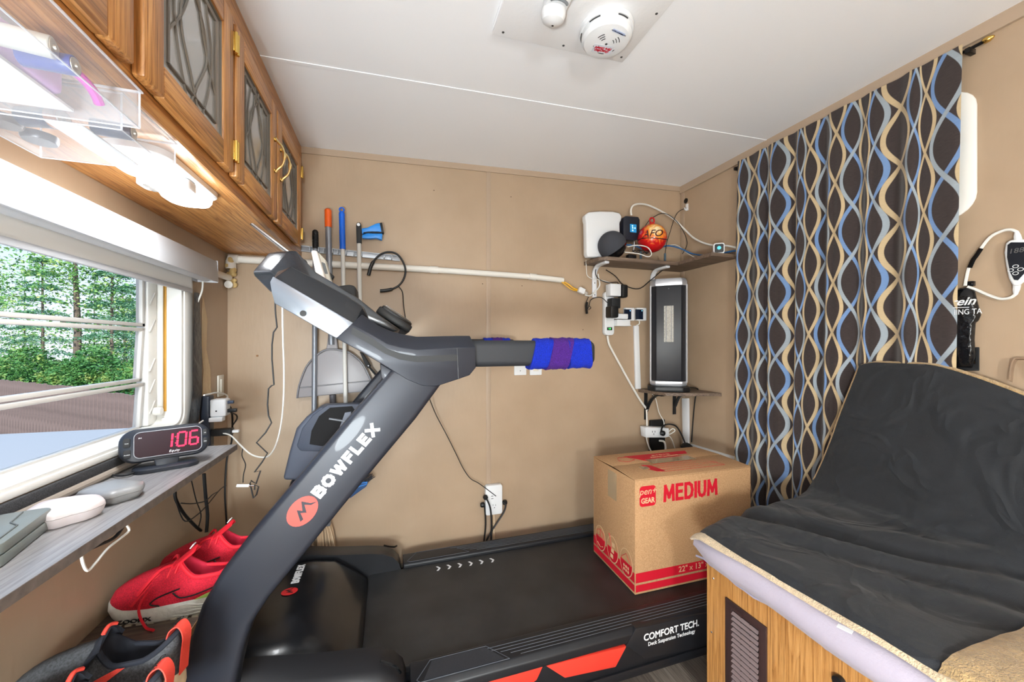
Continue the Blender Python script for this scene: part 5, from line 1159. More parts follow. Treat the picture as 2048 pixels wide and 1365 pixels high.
# fire extinguishing ball
def ballmat():
    m = bpy.data.materials.new('fire_ball_print'); m.use_nodes = True; nt = NT(m); b = m.node_tree.nodes['Principled BSDF']
    tc = nt.new('ShaderNodeTexCoord')
    gr = nt.new('ShaderNodeVectorMath'); gr.operation = 'DISTANCE'; nt.l.new(tc.outputs['Object'], gr.inputs[0]); gr.inputs[1].default_value = (-0.020, -0.055, 0.025)
    nz = nt.new('ShaderNodeTexNoise'); nz.inputs['Scale'].default_value = 26; nz.inputs['Detail'].default_value = 3; nz.inputs['Distortion'].default_value = 2.0
    nt.l.new(tc.outputs['Object'], nz.inputs['Vector'])
    d = nt.math('ADD', gr.outputs['Value'], nt.math('MULTIPLY', nt.math('SUBTRACT', nz.outputs['Fac'], 0.5), 0.075))
    nt.l.new(nt.ramp(nt.math('MULTIPLY', d, 8.0), [(0.12, rgb(252, 236, 190)), (0.30, rgb(246, 168, 56)), (0.48, rgb(232, 90, 34)), (0.56, rgb(206, 26, 26)), (1.0, rgb(190, 18, 26))]), b.inputs['Base Color'])
    b.inputs['Roughness'].default_value = 0.25; b.inputs['Coat Weight'].default_value = 0.3
    return m
c_ = P(1304, 477, Y=1.885); rb = 0.0835
t = thing('fire_ball', (c_.x, c_.y, UZ), 'red and orange fire extinguishing ball with loop on top', 'extinguisher ball')
MB().sphere(c_, rb, 32, 20).build('ball', ballmat(), t)
tr_ = mat('ball_red', rgb(196, 24, 30), 0.35)
MB().lathe([(0.021, 0), (0.016, 0.010), (0.014, 0.014)], c_+Vz*(rb-0.006), Vz, 16).build('cap', tr_, t)
ring = [c_+Vz*(rb+0.022)+Vector((0.016*math.cos(a), 0, 0.016*math.sin(a))) for a in [2*math.pi*k/18 for k in range(19)]]
MB().tube(ring, 0.0045, 8).build('hang_ring', tr_, t)
# lettering bent round the ball
vd = (Vector((0, 0, CAM_H))-c_); vd.z = 0; vd.normalize(); su = Vector((-vd.y, vd.x, 0))
lo = text('lettering', 'AFO', 0.056, c_+vd*0.001, su, Vz, mat('ball_letter', rgb(74, 22, 26), 0.5), t, ext=0.0006, bold=0.0006, shear=0.35, gap=0)
me = lo.data; off = WORLD[lo.name]
for v in me.vertices:
    w_ = v.co+off-c_; x_, z_ = w_.dot(su), w_.z+0.006; k_ = w_.dot(vd)
    v.co = c_+su*x_+Vz*z_+vd*(math.sqrt(max(1e-6, rb*rb-x_*x_-z_*z_))+0.0006+k_)-off
cord('band', [c_+Vector((math.cos(a)*rb*0.985, math.sin(a)*rb*0.985, -0.018+0.006*math.cos(a*2))) for a in [math.pi*(0.9+1.3*k/12) for k in range(13)]], 0.0022, black, t)
for dx in (-0.085, 0.085):   # wire cradle posts
    MB().box(c_.x+dx-0.006, c_.y-0.012, UZ+0.0005, c_.x+dx+0.006, c_.y-0.006, UZ+0.058).build('cradle_post', mat('cradle_slate', rgb(70, 92, 106), 0.4), t, 0.001)
# small cube camera at the end of the side board
c_ = P(1436, 499, X=1.70)
t = thing('cube_camera', (c_.x, c_.y, UZ), 'small white cube camera with teal lens on the side board', 'camera')
vd = Vector((-0.62, -0.78, 0)); su = Vector((0.78, -0.62, 0))
plate('body', white, t, Vector((c_.x, c_.y, UZ+0.031))-vd*0.012, su, Vz, 0.054, 0.058, 0.05, 0.012, 0.003)
fw = su.cross(Vz)
plate('face', gloss_black, t, Vector((c_.x, c_.y, UZ+0.031))-vd*0.012+fw*0.050, su, Vz, 0.043, 0.046, 0.001, 0.008)
MB().lathe([(0.010, 0), (0.009, 0.002), (0.001, 0.0025)], Vector((c_.x, c_.y, UZ+0.033))-vd*0.012+fw*0.0512, fw, 16).build('lens', mat('teal_lens', rgb(60, 170, 180), 0.15, emit=(0.1, 0.5, 0.55, 1), estr=0.6), t)
# cables on the shelf
def up_(pts, off): return [B(x, y, o) if not isinstance(o, tuple) else P(x, y, X=o[0]) for (x, y), o in zip(pts, off)]
cord('cable', [B(1263, 431, 0.05), B(1262, 420, 0.05), B(1267, 411, 0.05), B(1281, 408, 0.04), B(1300, 412, 0.03), B(1330, 427, 0.03), B(1350, 440, 0.03), P(1370, 460, X=XR-0.02), P(1390, 478, X=XR-0.02), P(1420, 490, X=XR-0.012), P(1455, 492, X=XR-0.012), P(1488, 500, X=XR-0.02)], 0.0055, cable_white, None, 'thick white antenna cable arching from modem to the curtain', 'cable')
cord('cable', [P(1290, 453, Y=1.93), P(1300, 440, Y=1.93), P(1320, 428, Y=1.93), P(1337, 430, Y=1.94), P(1355, 445, Y=1.94), P(1370, 470, Y=1.93), P(1374, 490, Y=1.9), P(1365, 508, Y=1.88)], 0.0022, cable_black, None, 'thin black cable arching over the red ball', 'cable')
cord('cable', [P(1372, 416, X=XR-0.01), P(1357, 424, X=XR-0.03), P(1348, 440, Y=1.95), P(1340, 465, Y=1.93), P(1333, 488, Y=1.92), P(1330, 510, Y=1.92)], 0.002, cable_black, None, 'thin black cable dropping from the wall hook behind ball', 'cable')
cord('cable', [P(1252, 490, Y=1.9), P(1270, 492, Y=1.9), P(1300, 502, Y=1.93), P(1333, 492, Y=1.93), P(1360, 497, Y=1.9), P(1385, 508, Y=1.85), P(1415, 511, Y=1.75), P(1447, 506, X=XR-0.03), P(1470, 502, X=XR-0.02), P(1489, 506, X=XR-0.02)], 0.0045, mat('blue_cable', rgb(34, 92, 146), 0.4), None, 'blue network cable running along the shelf to the curtain', 'cable')
cord('cable', [P(1250, 505, Y=1.85), P(1278, 508, Y=1.83), P(1296, 514, Y=1.826), P(1303, 508, Y=1.83), P(1295, 495, Y=1.84), P(1275, 491, Y=1.85), P(1255, 494, Y=1.87)], 0.003, cable_white, None, 'white cable loop lying at the shelf edge under the ball', 'cable')
cord('cable', [P(1333, 492, Y=1.94), P(1350, 490, Y=1.94), P(1362, 496, Y=1.93), P(1372, 505, Y=1.9), P(1395, 517, Y=1.80), P(1420, 515, Y=1.74), P(1432, 510, Y=1.70)], 0.0025, cable_white, None, 'white cable leading along the shelf to the cube camera', 'cable')
t = thing('cable_knot', P(1285, 508, Y=1.85), 'tangle of short black cables under the fire ball', 'cable bundle')
for k in range(5):
    pts = [P(1268+12*k*0.6+R.uniform(-6, 6), 500+R.uniform(0, 8), Y=1.87) for _ in range(4)]
    for p_ in pts: p_.z = max(p_.z, UZ+0.004)
    cord('cable_strand', pts, 0.0025, cable_black, t)
# wall hook and black grommet high on right wall
t = thing('cable_hook', P(1374, 416, X=XR), 'white adhesive cable hook on the right wall above the shelf', 'hook')
MB().obox(P(1374, 415, X=XR-0.003), Vy, Vz, Vx, 0.010, 0.022, 0.003).build('pad', white, t, 0.002)
MB().tube(spline([P(1374, 418, X=XR-0.006), P(1371, 420, X=XR-0.02), P(1369, 416, X=XR-0.024)], 4), 0.004, 8).build('hook', white, t)
t = thing('wall_grommet', P(1372, 402, X=XR), 'black round grommet on the right wall above the white hook', 'grommet')
MB().lathe([(0.016, 0.0), (0.016, 0.003), (0.012, 0.005), (0.006, 0.0045), (0.001, 0.003)], P(1372, 402, X=XR-0.0005), (-1, 0, 0), 18).build('ring', gloss_black, t)
# ================================================================== plugs, strips and clocks on the wall under the shelf
def wb_box(name, m, parent, x0, y0, x1, y1, o0, o1, bev=0.003):
    a, b_ = B(x0, y1, o0), B(x1, y0, o0)
    return MB().box(a.x, YB-o1, a.z, b_.x, YB-o0, b_.z).build(name, m, parent, bev)
t = thing('power_strip', B(1216, 670), 'white vertical power strip with green meter under the upper shelf', 'power strip')
a, b_ = B(1204, 671), B(1223, 585)
plate('body', white, t, ((a.x+b_.x)/2, YB-0.001, (a.z+b_.z)/2), Vx, Vz, b_.x-a.x, b_.z-a.z, 0.03, 0.02, 0.004)
wb_box('meter_screen', mat('meter_green', rgb(14, 30, 20), 0.3), t, 1214, 655, 1224, 661, 0.031, 0.033, 0.0005)
text('lettering', '1.0', 0.014, B(1219, 658, 0.033), Vx, Vz, mat('meter_digits', rgb(60, 230, 90), 0.4, emit=(0.1, 0.9, 0.2, 1), estr=1.5), t)
cord('cord', [B(1215, 672, 0.015), B(1217, 685, 0.015), B(1222, 697, 0.012), B(1240, 730, 0.012), B(1262, 770, 0.012), B(1283, 805, 0.014), B(1295, 820, 0.014)], 0.0065, cable_white, t)
t = thing('charger_plug', B(1220, 582, 0.05), 'white square charger plug on top of the white power strip', 'charger'); wb_box('body', white, t, 1211, 571, 1232, 594, 0.0315, 0.085, 0.004)
MB().obox(B(1222, 570, 0.05), Vx, Vz, Vy, 0.004, 0.008, 0.003).build('usb_plug', white, t)
t = thing('charger_plug', B(1239, 585, 0.04), 'black flat charger plug right of the white square one', 'charger'); wb_box('body', black, t, 1234, 572, 1246, 597, 0.005, 0.06, 0.010)
t = thing('charger_plug', B(1224, 607, 0.05), 'black square charger plug in the middle of the power strip', 'charger'); wb_box('body', softblack, t, 1214, 599, 1231, 618, 0.0315, 0.085, 0.004)
t = thing('charger_plug', B(1218, 627, 0.06), 'black rounded charger plug at the lower power strip', 'charger'); wb_box('body', black, t, 1210, 614, 1226, 637, 0.0315, 0.095, 0.010)
t = thing('charger_plug', B(1240, 645, 0.05), 'white slim charger bar below the black rounded plug', 'charger'); wb_box('body', white, t, 1226, 641, 1252, 653, 0.02, 0.065, 0.003)
t = thing('charger_plug', B(1240, 632, 0.05), 'white rounded charger plug beside the little screens', 'charger'); wb_box('body', white, t, 1224, 629, 1249, 639, 0.01, 0.05, 0.006)
for k, (x0, x1, lab) in enumerate(((1246, 1264.5, 'small square weather display with dark screen, left of the two'), (1269, 1288, 'small square weather display with dark screen, right of the two'))):
    t = thing('wall_display', B((x0+x1)/2, 640), lab, 'display', 'pair of small wall displays')
    wb_box('case', white, t, x0, 617, x1, 642, 0.004, 0.03, 0.004); wb_box('screen', mat('dark_screen', rgb(24, 32, 48), 0.12), t, x0+2, 619.5, x1-2, 639, 0.03, 0.0315, 0.0005)
    MB().lathe([(0.003, 0), (0.002, 0.0006)], B(x1-4, 622, 0.032), (0, -1, 0), 8).build('status_light', mat('blue_dot', rgb(90, 170, 240), 0.3, emit=(0.2, 0.5, 1, 1), estr=2.0), t)
    cord('cord', [B((x0+x1)/2, 642, 0.015), B((x0+x1)/2, 648, 0.014), B(1262 if k == 0 else 1272, 652, 0.012)], 0.004, cable_white, t)
t = thing('cable_duct', B(1270, 780), 'narrow white cable duct running down the wall beside the heater', 'cable duct')
a, b_ = B(1265.5, 652), B(1274, 778)
MB().prism([(a.x, YB-0.001, a.z), (B(1275, 652).x, YB-0.001, a.z), (B(1279, 778).x, YB-0.001, b_.z), (B(1269, 778).x, YB-0.001, b_.z)], (0, -0.014, 0)).build('cover', white, t, 0.002)
t = thing('cable_duct', B(1376, 890), 'white cable duct under the lower shelf next to the corner', 'cable duct')
MB().prism([P(x, y, X=XR-0.001) for x, y in ((1367, 797), (1379, 797), (1380, 890), (1369, 888))], (-0.014, 0, 0)).build('cover', white, t, 0.002)
t = thing('cable_duct', P(1430, 905, X=XR), 'white cable duct sloping along the right wall behind the carton', 'cable duct')
MB().prism([P(x, y, X=XR-0.001) for x, y in ((1384, 888), (1486, 918), (1486, 925), (1384, 895))], (-0.014, 0, 0)).build('cover', white, t, 0.002)
t = thing('network_coupler', B(1162, 583, 0.03), 'white network coupler with yellow plug hanging at pipe end', 'coupler')
f_ = frame3(B(1163, 582, 0.04), Vector((0.93, 0, -0.37)), Vector((0.37, 0, 0.93)))
MB().layers([[f_(x, y, w) for x, y in ((-.02, -.016), (.018, -.016), (.018, .016), (-.02, .016))] for w in (-0.012, 0.012)]).build('body', white, t, 0.003)
MB().layers([[f_(x, y, w) for x, y in ((.018, -.009), (.040, -.009), (.040, .006), (.018, .006))] for w in (-0.008, 0.008)]).build('plug', mat('clear_plug', rgb(180, 176, 170), 0.3), t, 0.002)
yel = mat('yellow_cable', rgb(224, 168, 24), 0.4)
cord('yellow_cable', [B(1122, 562, 0.02), B(1135, 568, 0.03), B(1146, 576, 0.04), B(1155, 580, 0.04)], 0.004, yel, t)
cord('yellow_cable', [B(1122, 563, 0.025), B(1132, 571, 0.035), B(1143, 579, 0.045), B(1154, 582, 0.042)], 0.0035, yel, t)
cord('cable', [B(1170, 590, 0.04), B(1180, 592, 0.04), B(1190, 584, 0.03), B(1199, 572, 0.025), B(1198, 560, 0.02), B(1196, 548, 0.02)], 0.004, cable_white, None, 'white cable from the network coupler up behind the bracket', 'cable')
cord('cable', [B(1172, 520, 0.02), B(1173, 540, 0.03), B(1175, 552, 0.03), B(1185, 558, 0.03), B(1200, 560, 0.03), B(1222, 566, 0.04)], 0.0022, cable_white, None, 'thin white cable looping under the left end of the shelf', 'cable')
cord('cable', [B(1194, 525, 0.03), B(1191, 548, 0.03), B(1200, 560, 0.03), B(1218, 566, 0.05), B(1234, 565, 0.05), B(1238, 573, 0.04)], 0.0026, cable_black, None, 'black cable from under the shelf to the flat black charger', 'cable')
cord('cable', [B(1212, 540, 0.02), B(1230, 552, 0.02), B(1247, 570, 0.02), B(1277, 578, 0.02), B(1300, 562, 0.02), B(1320, 545, 0.02), B(1340, 530, 0.03)], 0.003, cable_black, None, 'black cable swagged between the two white shelf brackets', 'cable')
cord('cable', [B(1177, 594, 0.03), B(1171, 610, 0.02), B(1173, 622, 0.02), B(1178, 612, 0.02), B(1182, 600, 0.02), B(1195, 595, 0.02), B(1205, 597, 0.03), B(1215, 606, 0.05)], 0.0024, cable_black, None, 'black cable looping left of the power strip', 'cable')
t = thing('cable_bundle', B(1174, 615, 0.02), 'small black bundled cable tied up on the back wall', 'cable bundle')
cord('wrapped_cable', [B(1174, 605, 0.02), B(1173, 616, 0.022), B(1174, 628, 0.02)], 0.008, cable_black, t)
cord('cable_loop', [B(1177, 611, 0.02), B(1182, 616, 0.02), B(1177, 620, 0.02)], 0.002, cable_black, t)
# ================================================================== lower corner shelf, heater
lz = 0.992
t = thing('corner_shelf', (1.6, 1.85, lz-0.018), 'dark wood corner shelf carrying the tower heater', 'shelf')
MB().prism([(B(1276, 780).x, YB-0.001, lz-0.018), (P(1347, 795, Z=lz-0.018).x-0.01, 1.80, lz-0.018), (P(1350, 797, Z=lz-0.018).x+0.02, 1.785, lz-0.018), (XR-0.001, P(1444, 785, X=XR).y, lz-0.018), (XR-0.001, YB-0.001, lz-0.018)], (0, 0, 0.018)).build('board', shw, t, 0.001, 1)
for x0, px in ((B(1291, 800).x, 0), (B(1348, 800).x, 1)):
    z0 = 0.80 if px == 0 else 0.82
    MB().box(x0-0.012, YB-0.006, z0, x0+0.012, YB-0.001, lz-0.019).build('bracket_plate', black, t, 0.001)
    arc = spline([(x0, YB-0.008, z0+0.05), (x0, YB-0.045, z0+0.115), (x0, YB-0.10, lz-0.032), (x0, YB-0.16, lz-0.024)], 5)
    lay = []
    for i, p_ in enumerate(arc):
        q0, q1 = arc[max(i-1, 0)], arc[min(i+1, len(arc)-1)]; d_ = (q1-q0).normalized(); n_ = d_.cross(Vx)
        lay.append([p_+Vx*a*0.010+n_*b*0.004 for a, b in ((-1, -1), (1, -1), (1, 1), (-1, 1))])
    MB().layers(lay).build('bracket_arm', black, t, 0.001)
hc = Vector((1.575, 1.868, lz)); vd = Vector((-0.60, -0.80, 0)); su = Vector((0.80, -0.60, 0))
t = thing('tower_heater', hc, 'black and silver ceramic tower heater on the lower corner shelf', 'heater')
bo = [(x*1.18, y) for x, y in [(-0.085, -0.045), (-0.055, -0.07), (0.055, -0.07), (0.085, -0.045), (0.085, 0.03), (0.05, 0.06), (-0.05, 0.06), (-0.085, 0.03)]]
H_ = lambda x, y, z: hc+su*x-vd*y+Vz*z     # y grows to the back
MB().layers([[H_(x*1.15, y*1.1, z) for x, y in bo] for z in (0.0008, 0.03)]).build('base', black, t, 0.006)
hs = mat('heater_silver', rgb(186, 188, 194), 0.3, 0.5)
bd = [(x*1.22, y) for x, y in [(-0.083, -0.02), (-0.06, -0.052), (0.06, -0.052), (0.083, -0.02), (0.083, 0.03), (0.05, 0.055), (-0.05, 0.055), (-0.083, 0.03)]]
MB().layers([[H_(x*k, y*k, z) for x, y in bd] for z, k in ((0.062, 1.0), (0.618, 1.0))]).build('body', mat('heater_shell', rgb(34, 36, 42), 0.4), t, 0.004)
for nm_, lv in (('bottom_band', ((0.031, 0.92), (0.040, 1.0), (0.0615, 1.01))), ('top_cap', ((0.6185, 1.01), (0.645, 1.0), (0.662, 0.92)))):
    MB().layers([[H_(x*k, y*k, z) for x, y in bd] for z, k in lv]).build(nm_, hs, t, 0.003)
for sx_ in (-1, 1):
    MB().tube([H_(0.0985*sx_, -0.0245, 0.055), H_(0.0985*sx_, -0.0245, 0.625)], 0.0055, 8).build('edge_trim', hs, t)
gm = MB()
fr_ = [(-0.096, -0.026), (-0.068, -0.056), (0.068, -0.056), (0.096, -0.026)]
gm.layers([[H_(x, y, z) for x, y in fr_]+[H_(x*0.95, y+0.02, z) for x, y in reversed(fr_)] for z in (0.065, 0.615)])
grm = bpy.data.materials.new('heater_grille'); grm.use_nodes = True; nt = NT(grm); bb = grm.node_tree.nodes['Principled BSDF']
geo = nt.new('ShaderNodeNewGeometry'); sp = nt.new('ShaderNodeSeparateXYZ'); nt.l.new(geo.outputs['Position'], sp.inputs[0])
fx = nt.math('LESS_THAN', nt.math('FRACT', nt.math('MULTIPLY', sp.outputs[0], 140.0)), 0.4); fz = nt.math('LESS_THAN', nt.math('FRACT', nt.math('MULTIPLY', sp.outputs[2], 140.0)), 0.4)
nt.l.new(nt.mix(nt.math('MULTIPLY', fx, fz), rgb(26, 29, 37), rgb(9, 10, 12)), bb.inputs['Base Color']); bb.inputs['Roughness'].default_value = 0.42
gm.build('grille', grm, t, 0.003)
MB().layers([[H_(x, -0.0575, z) for x, z in ((-0.026, 0.29), (0.026, 0.29), (0.026, 0.50), (-0.026, 0.50))], [H_(x, -0.0585, z) for x, z in ((-0.026, 0.29), (0.026, 0.29), (0.026, 0.50), (-0.026, 0.50))]]).build('heat_window', mat('ceramic_core', rgb(150, 146, 138), 0.5, 0.3, var=0.5, vscale=260), t)
for x_ in (-0.014, 0.014):
    MB().tube([H_(x_, -0.0595, 0.292), H_(x_, -0.0595, 0.498)], 0.0022, 6).build('core_rod', hs, t)
MB().lathe([(0.003, 0), (0.003, 0.001)], H_(0, -0.0565, 0.60), vd, 8).build('indicator', grey_print, t)
cord('cord', [H_(0.09, 0.03, 0.02), P(1395, 778, X=XR-0.012), P(1391, 795, X=XR-0.010), P(1387, 830, X=XR-0.010), P(1383, 885, X=XR-0.010)], 0.004, cable_black, t)
# ------------------------------------------------------------------ lower outlets behind the carton
t = thing('multi_tap', B(1310, 865, 0.03), 'white multi-outlet tap with plugs just above the carton', 'multi-tap')
MB().prism([B(x, y, 0.075) for x, y in ((1290, 856), (1294, 855), (1338, 857), (1339, 874), (1332, 876), (1292, 876))], (0, 0.05, 0)).build('body', white, t, 0.004)
for x, y in ((1305, 864), (1310, 864), (1307.5, 869)): MB().obox(B(x, y, 0.0758), Vx, Vz, Vy, 0.0015, 0.005, 0.0006).build('slot', black_print, t)
wb_box('back_plate', black, t, 1297, 838, 1326, 905, 0.002, 0.024, 0.006)
t = thing('power_plug', B(1322, 866, 0.08), 'black plug pushed into the multi-outlet tap above carton', 'plug')
MB().lathe([(0.010, 0), (0.016, 0.008), (0.016, 0.022), (0.008, 0.03)], B(1322, 866, 0.076), (0, -1, 0), 14).build('head', black, t)
cord('cord', [B(1322, 864, 0.1), B(1326, 853, 0.08), B(1338, 849, 0.06), B(1352, 853, 0.05), P(1362, 868, X=XR-0.05), P(1369, 884, X=XR-0.045), P(1372, 893, X=XR-0.045)], 0.005, cable_black, t)
t = thing('cord_coil', B(1374, 893, 0.03), 'black coiled cord bunched at the duct foot in the corner', 'cord')
MB().lathe([(0.012, 0), (0.034, 0.006), (0.036, 0.02), (0.02, 0.034), (0.006, 0.04)], P(1373, 899, X=XR-0.05), Vz, 18).build('coil', cable_black, t)
cord('cable', [B(1305, 789, 0.03), B(1312, 800, 0.03), B(1318, 825, 0.03), B(1327, 842, 0.05), B(1328, 852, 0.06)], 0.0028, cable_white, None, 'thin white cable dropping from lower shelf to the multi-outlet tap', 'cable')
cord('cable', [B(1293, 820, 0.02), B(1294, 850, 0.03), B(1293, 875, 0.03), B(1297, 892, 0.03), B(1303, 905, 0.03)], 0.005, cable_white, None, 'white cable bending down left of the multi-outlet tap', 'cable')
cord('cable', [B(1335, 866, 0.07), B(1345, 858, 0.08), B(1350, 862, 0.09), B(1342, 868, 0.08), B(1336, 870, 0.075)], 0.003, cable_white, None, 'short white cable looped right of the multi-outlet tap', 'cable')
cord('cable', [B(1337, 871, 0.06), B(1344, 880, 0.06), B(1350, 898, 0.05)], 0.003, cable_white, None, 'white cable falling from the multi-outlet tap behind the carton', 'cable')
cord('cable', [B(1318, 882, 0.03), B(1328, 884, 0.05), B(1331, 895, 0.05), B(1330, 905, 0.05)], 0.006, cable_white, None, 'thick white plug cord under the multi-outlet tap', 'cable')
# ================================================================== patterned curtain on the right wall
def curtainmat():
    m = bpy.data.materials.new('ogee_curtain_weave'); m.use_nodes = True; nt = NT(m); b = m.node_tree.nodes['Principled BSDF']
    uv = nt.new('ShaderNodeUVMap'); uv.uv_map = 'UVMap'; sp = nt.new('ShaderNodeSeparateXYZ'); nt.l.new(uv.outputs[0], sp.inputs[0])
    u, v = sp.outputs[0], sp.outputs[1]; W, Pd, A = 0.118, 0.205, 0.0335
    nz = nt.new('ShaderNodeTexNoise'); nz.inputs['Scale'].default_value = 900; nz.inputs['Detail'].default_value = 2; nt.l.new(uv.outputs[0], nz.inputs['Vector'])
    mp = nt.new('ShaderNodeMapping'); mp.inputs['Scale'].default_value = (60, 900, 1); nt.l.new(uv.outputs[0], mp.inputs['Vector'])
    n2 = nt.new('ShaderNodeTexNoise'); n2.inputs['Scale'].default_value = 1; n2.inputs['Detail'].default_value = 3; nt.l.new(mp.outputs[0], n2.inputs['Vector'])
    col = nt.ramp(n2.outputs['Fac'], [(0.3, rgb(36, 28, 28)), (0.7, rgb(60, 49, 47))])
    hsum = None
    def strand(uo, vo, sg, c_, col, hw):
        f = nt.math('SUBTRACT', nt.math('FRACT', nt.math('ADD', nt.math('DIVIDE', u, W), uo)), 0.5)
        du = nt.math('MULTIPLY', f, W)
        ph = nt.math('MULTIPLY', nt.math('ADD', v, vo), math.pi/Pd)
        w = nt.math('MULTIPLY', nt.math('COSINE', ph), A*sg)
        # strand slope widens its horizontal cut
        sl = nt.math('MULTIPLY', nt.math('SINE', ph), A*math.pi/Pd)
        kk = nt.math('SQRT', nt.math('ADD', nt.math('MULTIPLY', sl, sl), 1.0))
        d = nt.math('DIVIDE', nt.math('ABSOLUTE', nt.math('SUBTRACT', du, w)), kk)
        d = nt.math('ADD', d, nt.math('MULTIPLY', nt.math('SUBTRACT', nz.outputs['Fac'], 0.5), 0.0022))
        msk = nt.math('SUBTRACT', 1.0, nt.math('MULTIPLY', nt.math('SUBTRACT', d, hw-0.0006), 800.0, True), True)
        cc = nt.mix(n2.outputs['Fac'], tuple(x*0.72 for x in c_[:3])+(1,), tuple(min(1, x*1.2) for x in c_[:3])+(1,))
        return nt.mix(msk, col, cc), msk
    tan, gry, blu = rgb(190, 168, 132), rgb(150, 160, 168), rgb(108, 138, 182)
    ms = []
    for args in ((0.0, Pd/2, 1, blu), (0.0, Pd/2, -1, gry), (0.5, 0.0, -1, tan), (0.5, 0.0, 1, tan)):
        col, mk = strand(*args, col, 0.0056); ms.append(mk)
    nt.l.new(col, b.inputs['Base Color']); b.inputs['Roughness'].default_value = 0.9; b.inputs['Sheen Weight'].default_value = 0.25
    h = ms[0]
    for k in ms[1:]: h = nt.math('MAXIMUM', h, k)
    h = nt.math('ADD', h, nt.math('MULTIPLY', n2.outputs['Fac'], 0.6))
    bp = nt.new('ShaderNodeBump'); bp.inputs['Strength'].default_value = 0.5; bp.inputs['Distance'].default_value = 0.0012
    nt.l.new(h, bp.inputs['Height']); nt.l.new(bp.outputs['Normal'], b.inputs['Normal'])
    return m
t = thing('curtain', (1.75, 1.15, 0.2), 'brown curtain with wavy tan and blue ogee pattern on the right wall', 'curtain')
CY0, CY1, CZT, CZB = 0.728, 1.556, 2.235, 0.22
NU, NV = 150, 56; EXTRA = 1.24
def cprof(s, z):
    """fold depth for s=0..1 (far to near)"""
    k = (CZT-z)/(CZT-CZB); a = 0.35+0.65*min(1, k*5)
    f = 0.55*math.sin(2*math.pi*(7.5*s+0.25*math.sin(3.1*s*2)+0.10*k))+0.3*math.sin(2*math.pi*(13*s+0.2+0.15*k))+0.25*math.sin(2*math.pi*(3.2*s+0.4))
    return f*0.022*a*(0.7 if s > 0.82 else 1.0)
def cpos(s, tt):
    z = CZT+(CZB-CZT)*tt
    y = CY1+(CY0+0.034*tt-CY1)*s-0.008*math.sin(2*math.pi*6*s+1.3)+0.012*tt*(1-s)+0.006*tt*math.sin(9*s+4*tt)
    if z < 0.72 and s > 0.35: pass
    return Vector((XR-0.033-cprof(s, z), y, z))
# arc length mapping for the weave
def uvp(s, tt): return (s*(CY1-CY0)*EXTRA+0.012*math.sin(2*math.pi*4.3*s+1.0), tt*(CZT-CZB)+0.006*math.sin(14*s))
MB().grid(cpos, NU, NV, uvp).build('cloth', curtainmat(), t, angle=80)
MB().tube([(XR-0.009, CY0-0.045, CZT-0.014), (XR-0.009, CY1+0.02, CZT-0.014)], 0.005, 10).build('rod', mat('dark_rod', rgb(36, 34, 34), 0.35, 0.6), t)
MB().lathe([(0.007, 0), (0.0095, 0.004), (0.0095, 0.012), (0.004, 0.022), (0.001, 0.024)], (XR-0.012, CY0-0.044, CZT-0.014), (0, -1, 0), 12).build('finial', brass, t)
for y in (CY0-0.018, CY1+0.012):
    MB().box(XR-0.036, y-0.006, CZT-0.036, XR-0.001, y+0.006, CZT-0.02).build('rod_bracket', mat('dark_rod', rgb(36, 34, 34), 0.35, 0.6), t, 0.001)
# window frame hidden behind the curtain
w2 = thing('window_2', (XR, 1.1, 1.69), None, None); setp(w2, kind='structure')
out = [(1.10+x, 1.895+y) for x, y in rrect(0.80, 0.42, 0.07, 6)]; inn = [(1.10+x, 1.895+y) for x, y in rrect(0.70, 0.32, 0.05, 6)]
ring_frame(out, inn, XR-0.010, XR-0.001).build('frame', win_m, w2, 0.003)
MB().prism([(XR-0.003, a, z) for a, z in inn], (0.0015, 0, 0)).build('pane', mat('shaded_glass', rgb(90, 96, 104), 0.1), w2)
# ================================================================== sofa bench with covers
oakL = wood('bench_oak', rgb(186, 132, 72), rgb(146, 96, 48), rgb(206, 156, 96), 'Z', 0.4, 1.3, 0.1)
BX, BZT, BYE = 1.03, 0.527, 1.03
t = thing('storage_bench', (1.4, 0.2, 0), 'oak storage bench base with brown vent under the seat', 'bench')
MB().box(BX, -0.9, 0.0, BX+0.016, BYE, BZT).build('front_panel', oakL, t, 0.001, 1)
MB().box(BX+0.016, BYE-0.016, 0.0, XR-0.02, BYE-0.001, BZT).build('end_panel', oakL, t, 0.001, 1)
MB().box(BX+0.016, -0.9, BZT-0.03, XR-0.05, BYE-0.016, BZT-0.014).build('seat_board', oakL, t)
MB().box(BX-0.0006, BYE-0.003, 0.0, BX+0.0165, BYE+0.0006, BZT+0.0004).build('corner_trim', oakL, t)
for yy, zz in ((1.005, 0.485), (1.012, 0.30)):
    MB().lathe([(0.0035, 0), (0.0025, 0.0012)], (BX-0.0002, yy, zz), (-1, 0, 0), 8).build('screw', chrome, t)
MB().lathe([(0.012, 0), (0.014, 0.006), (0.012, 0.014), (0.001, 0.016)], (BX, P(1682, 1362, X=BX).y, P(1682, 1362, X=BX).z), (-1, 0, 0), 14).build('knob', black, t)
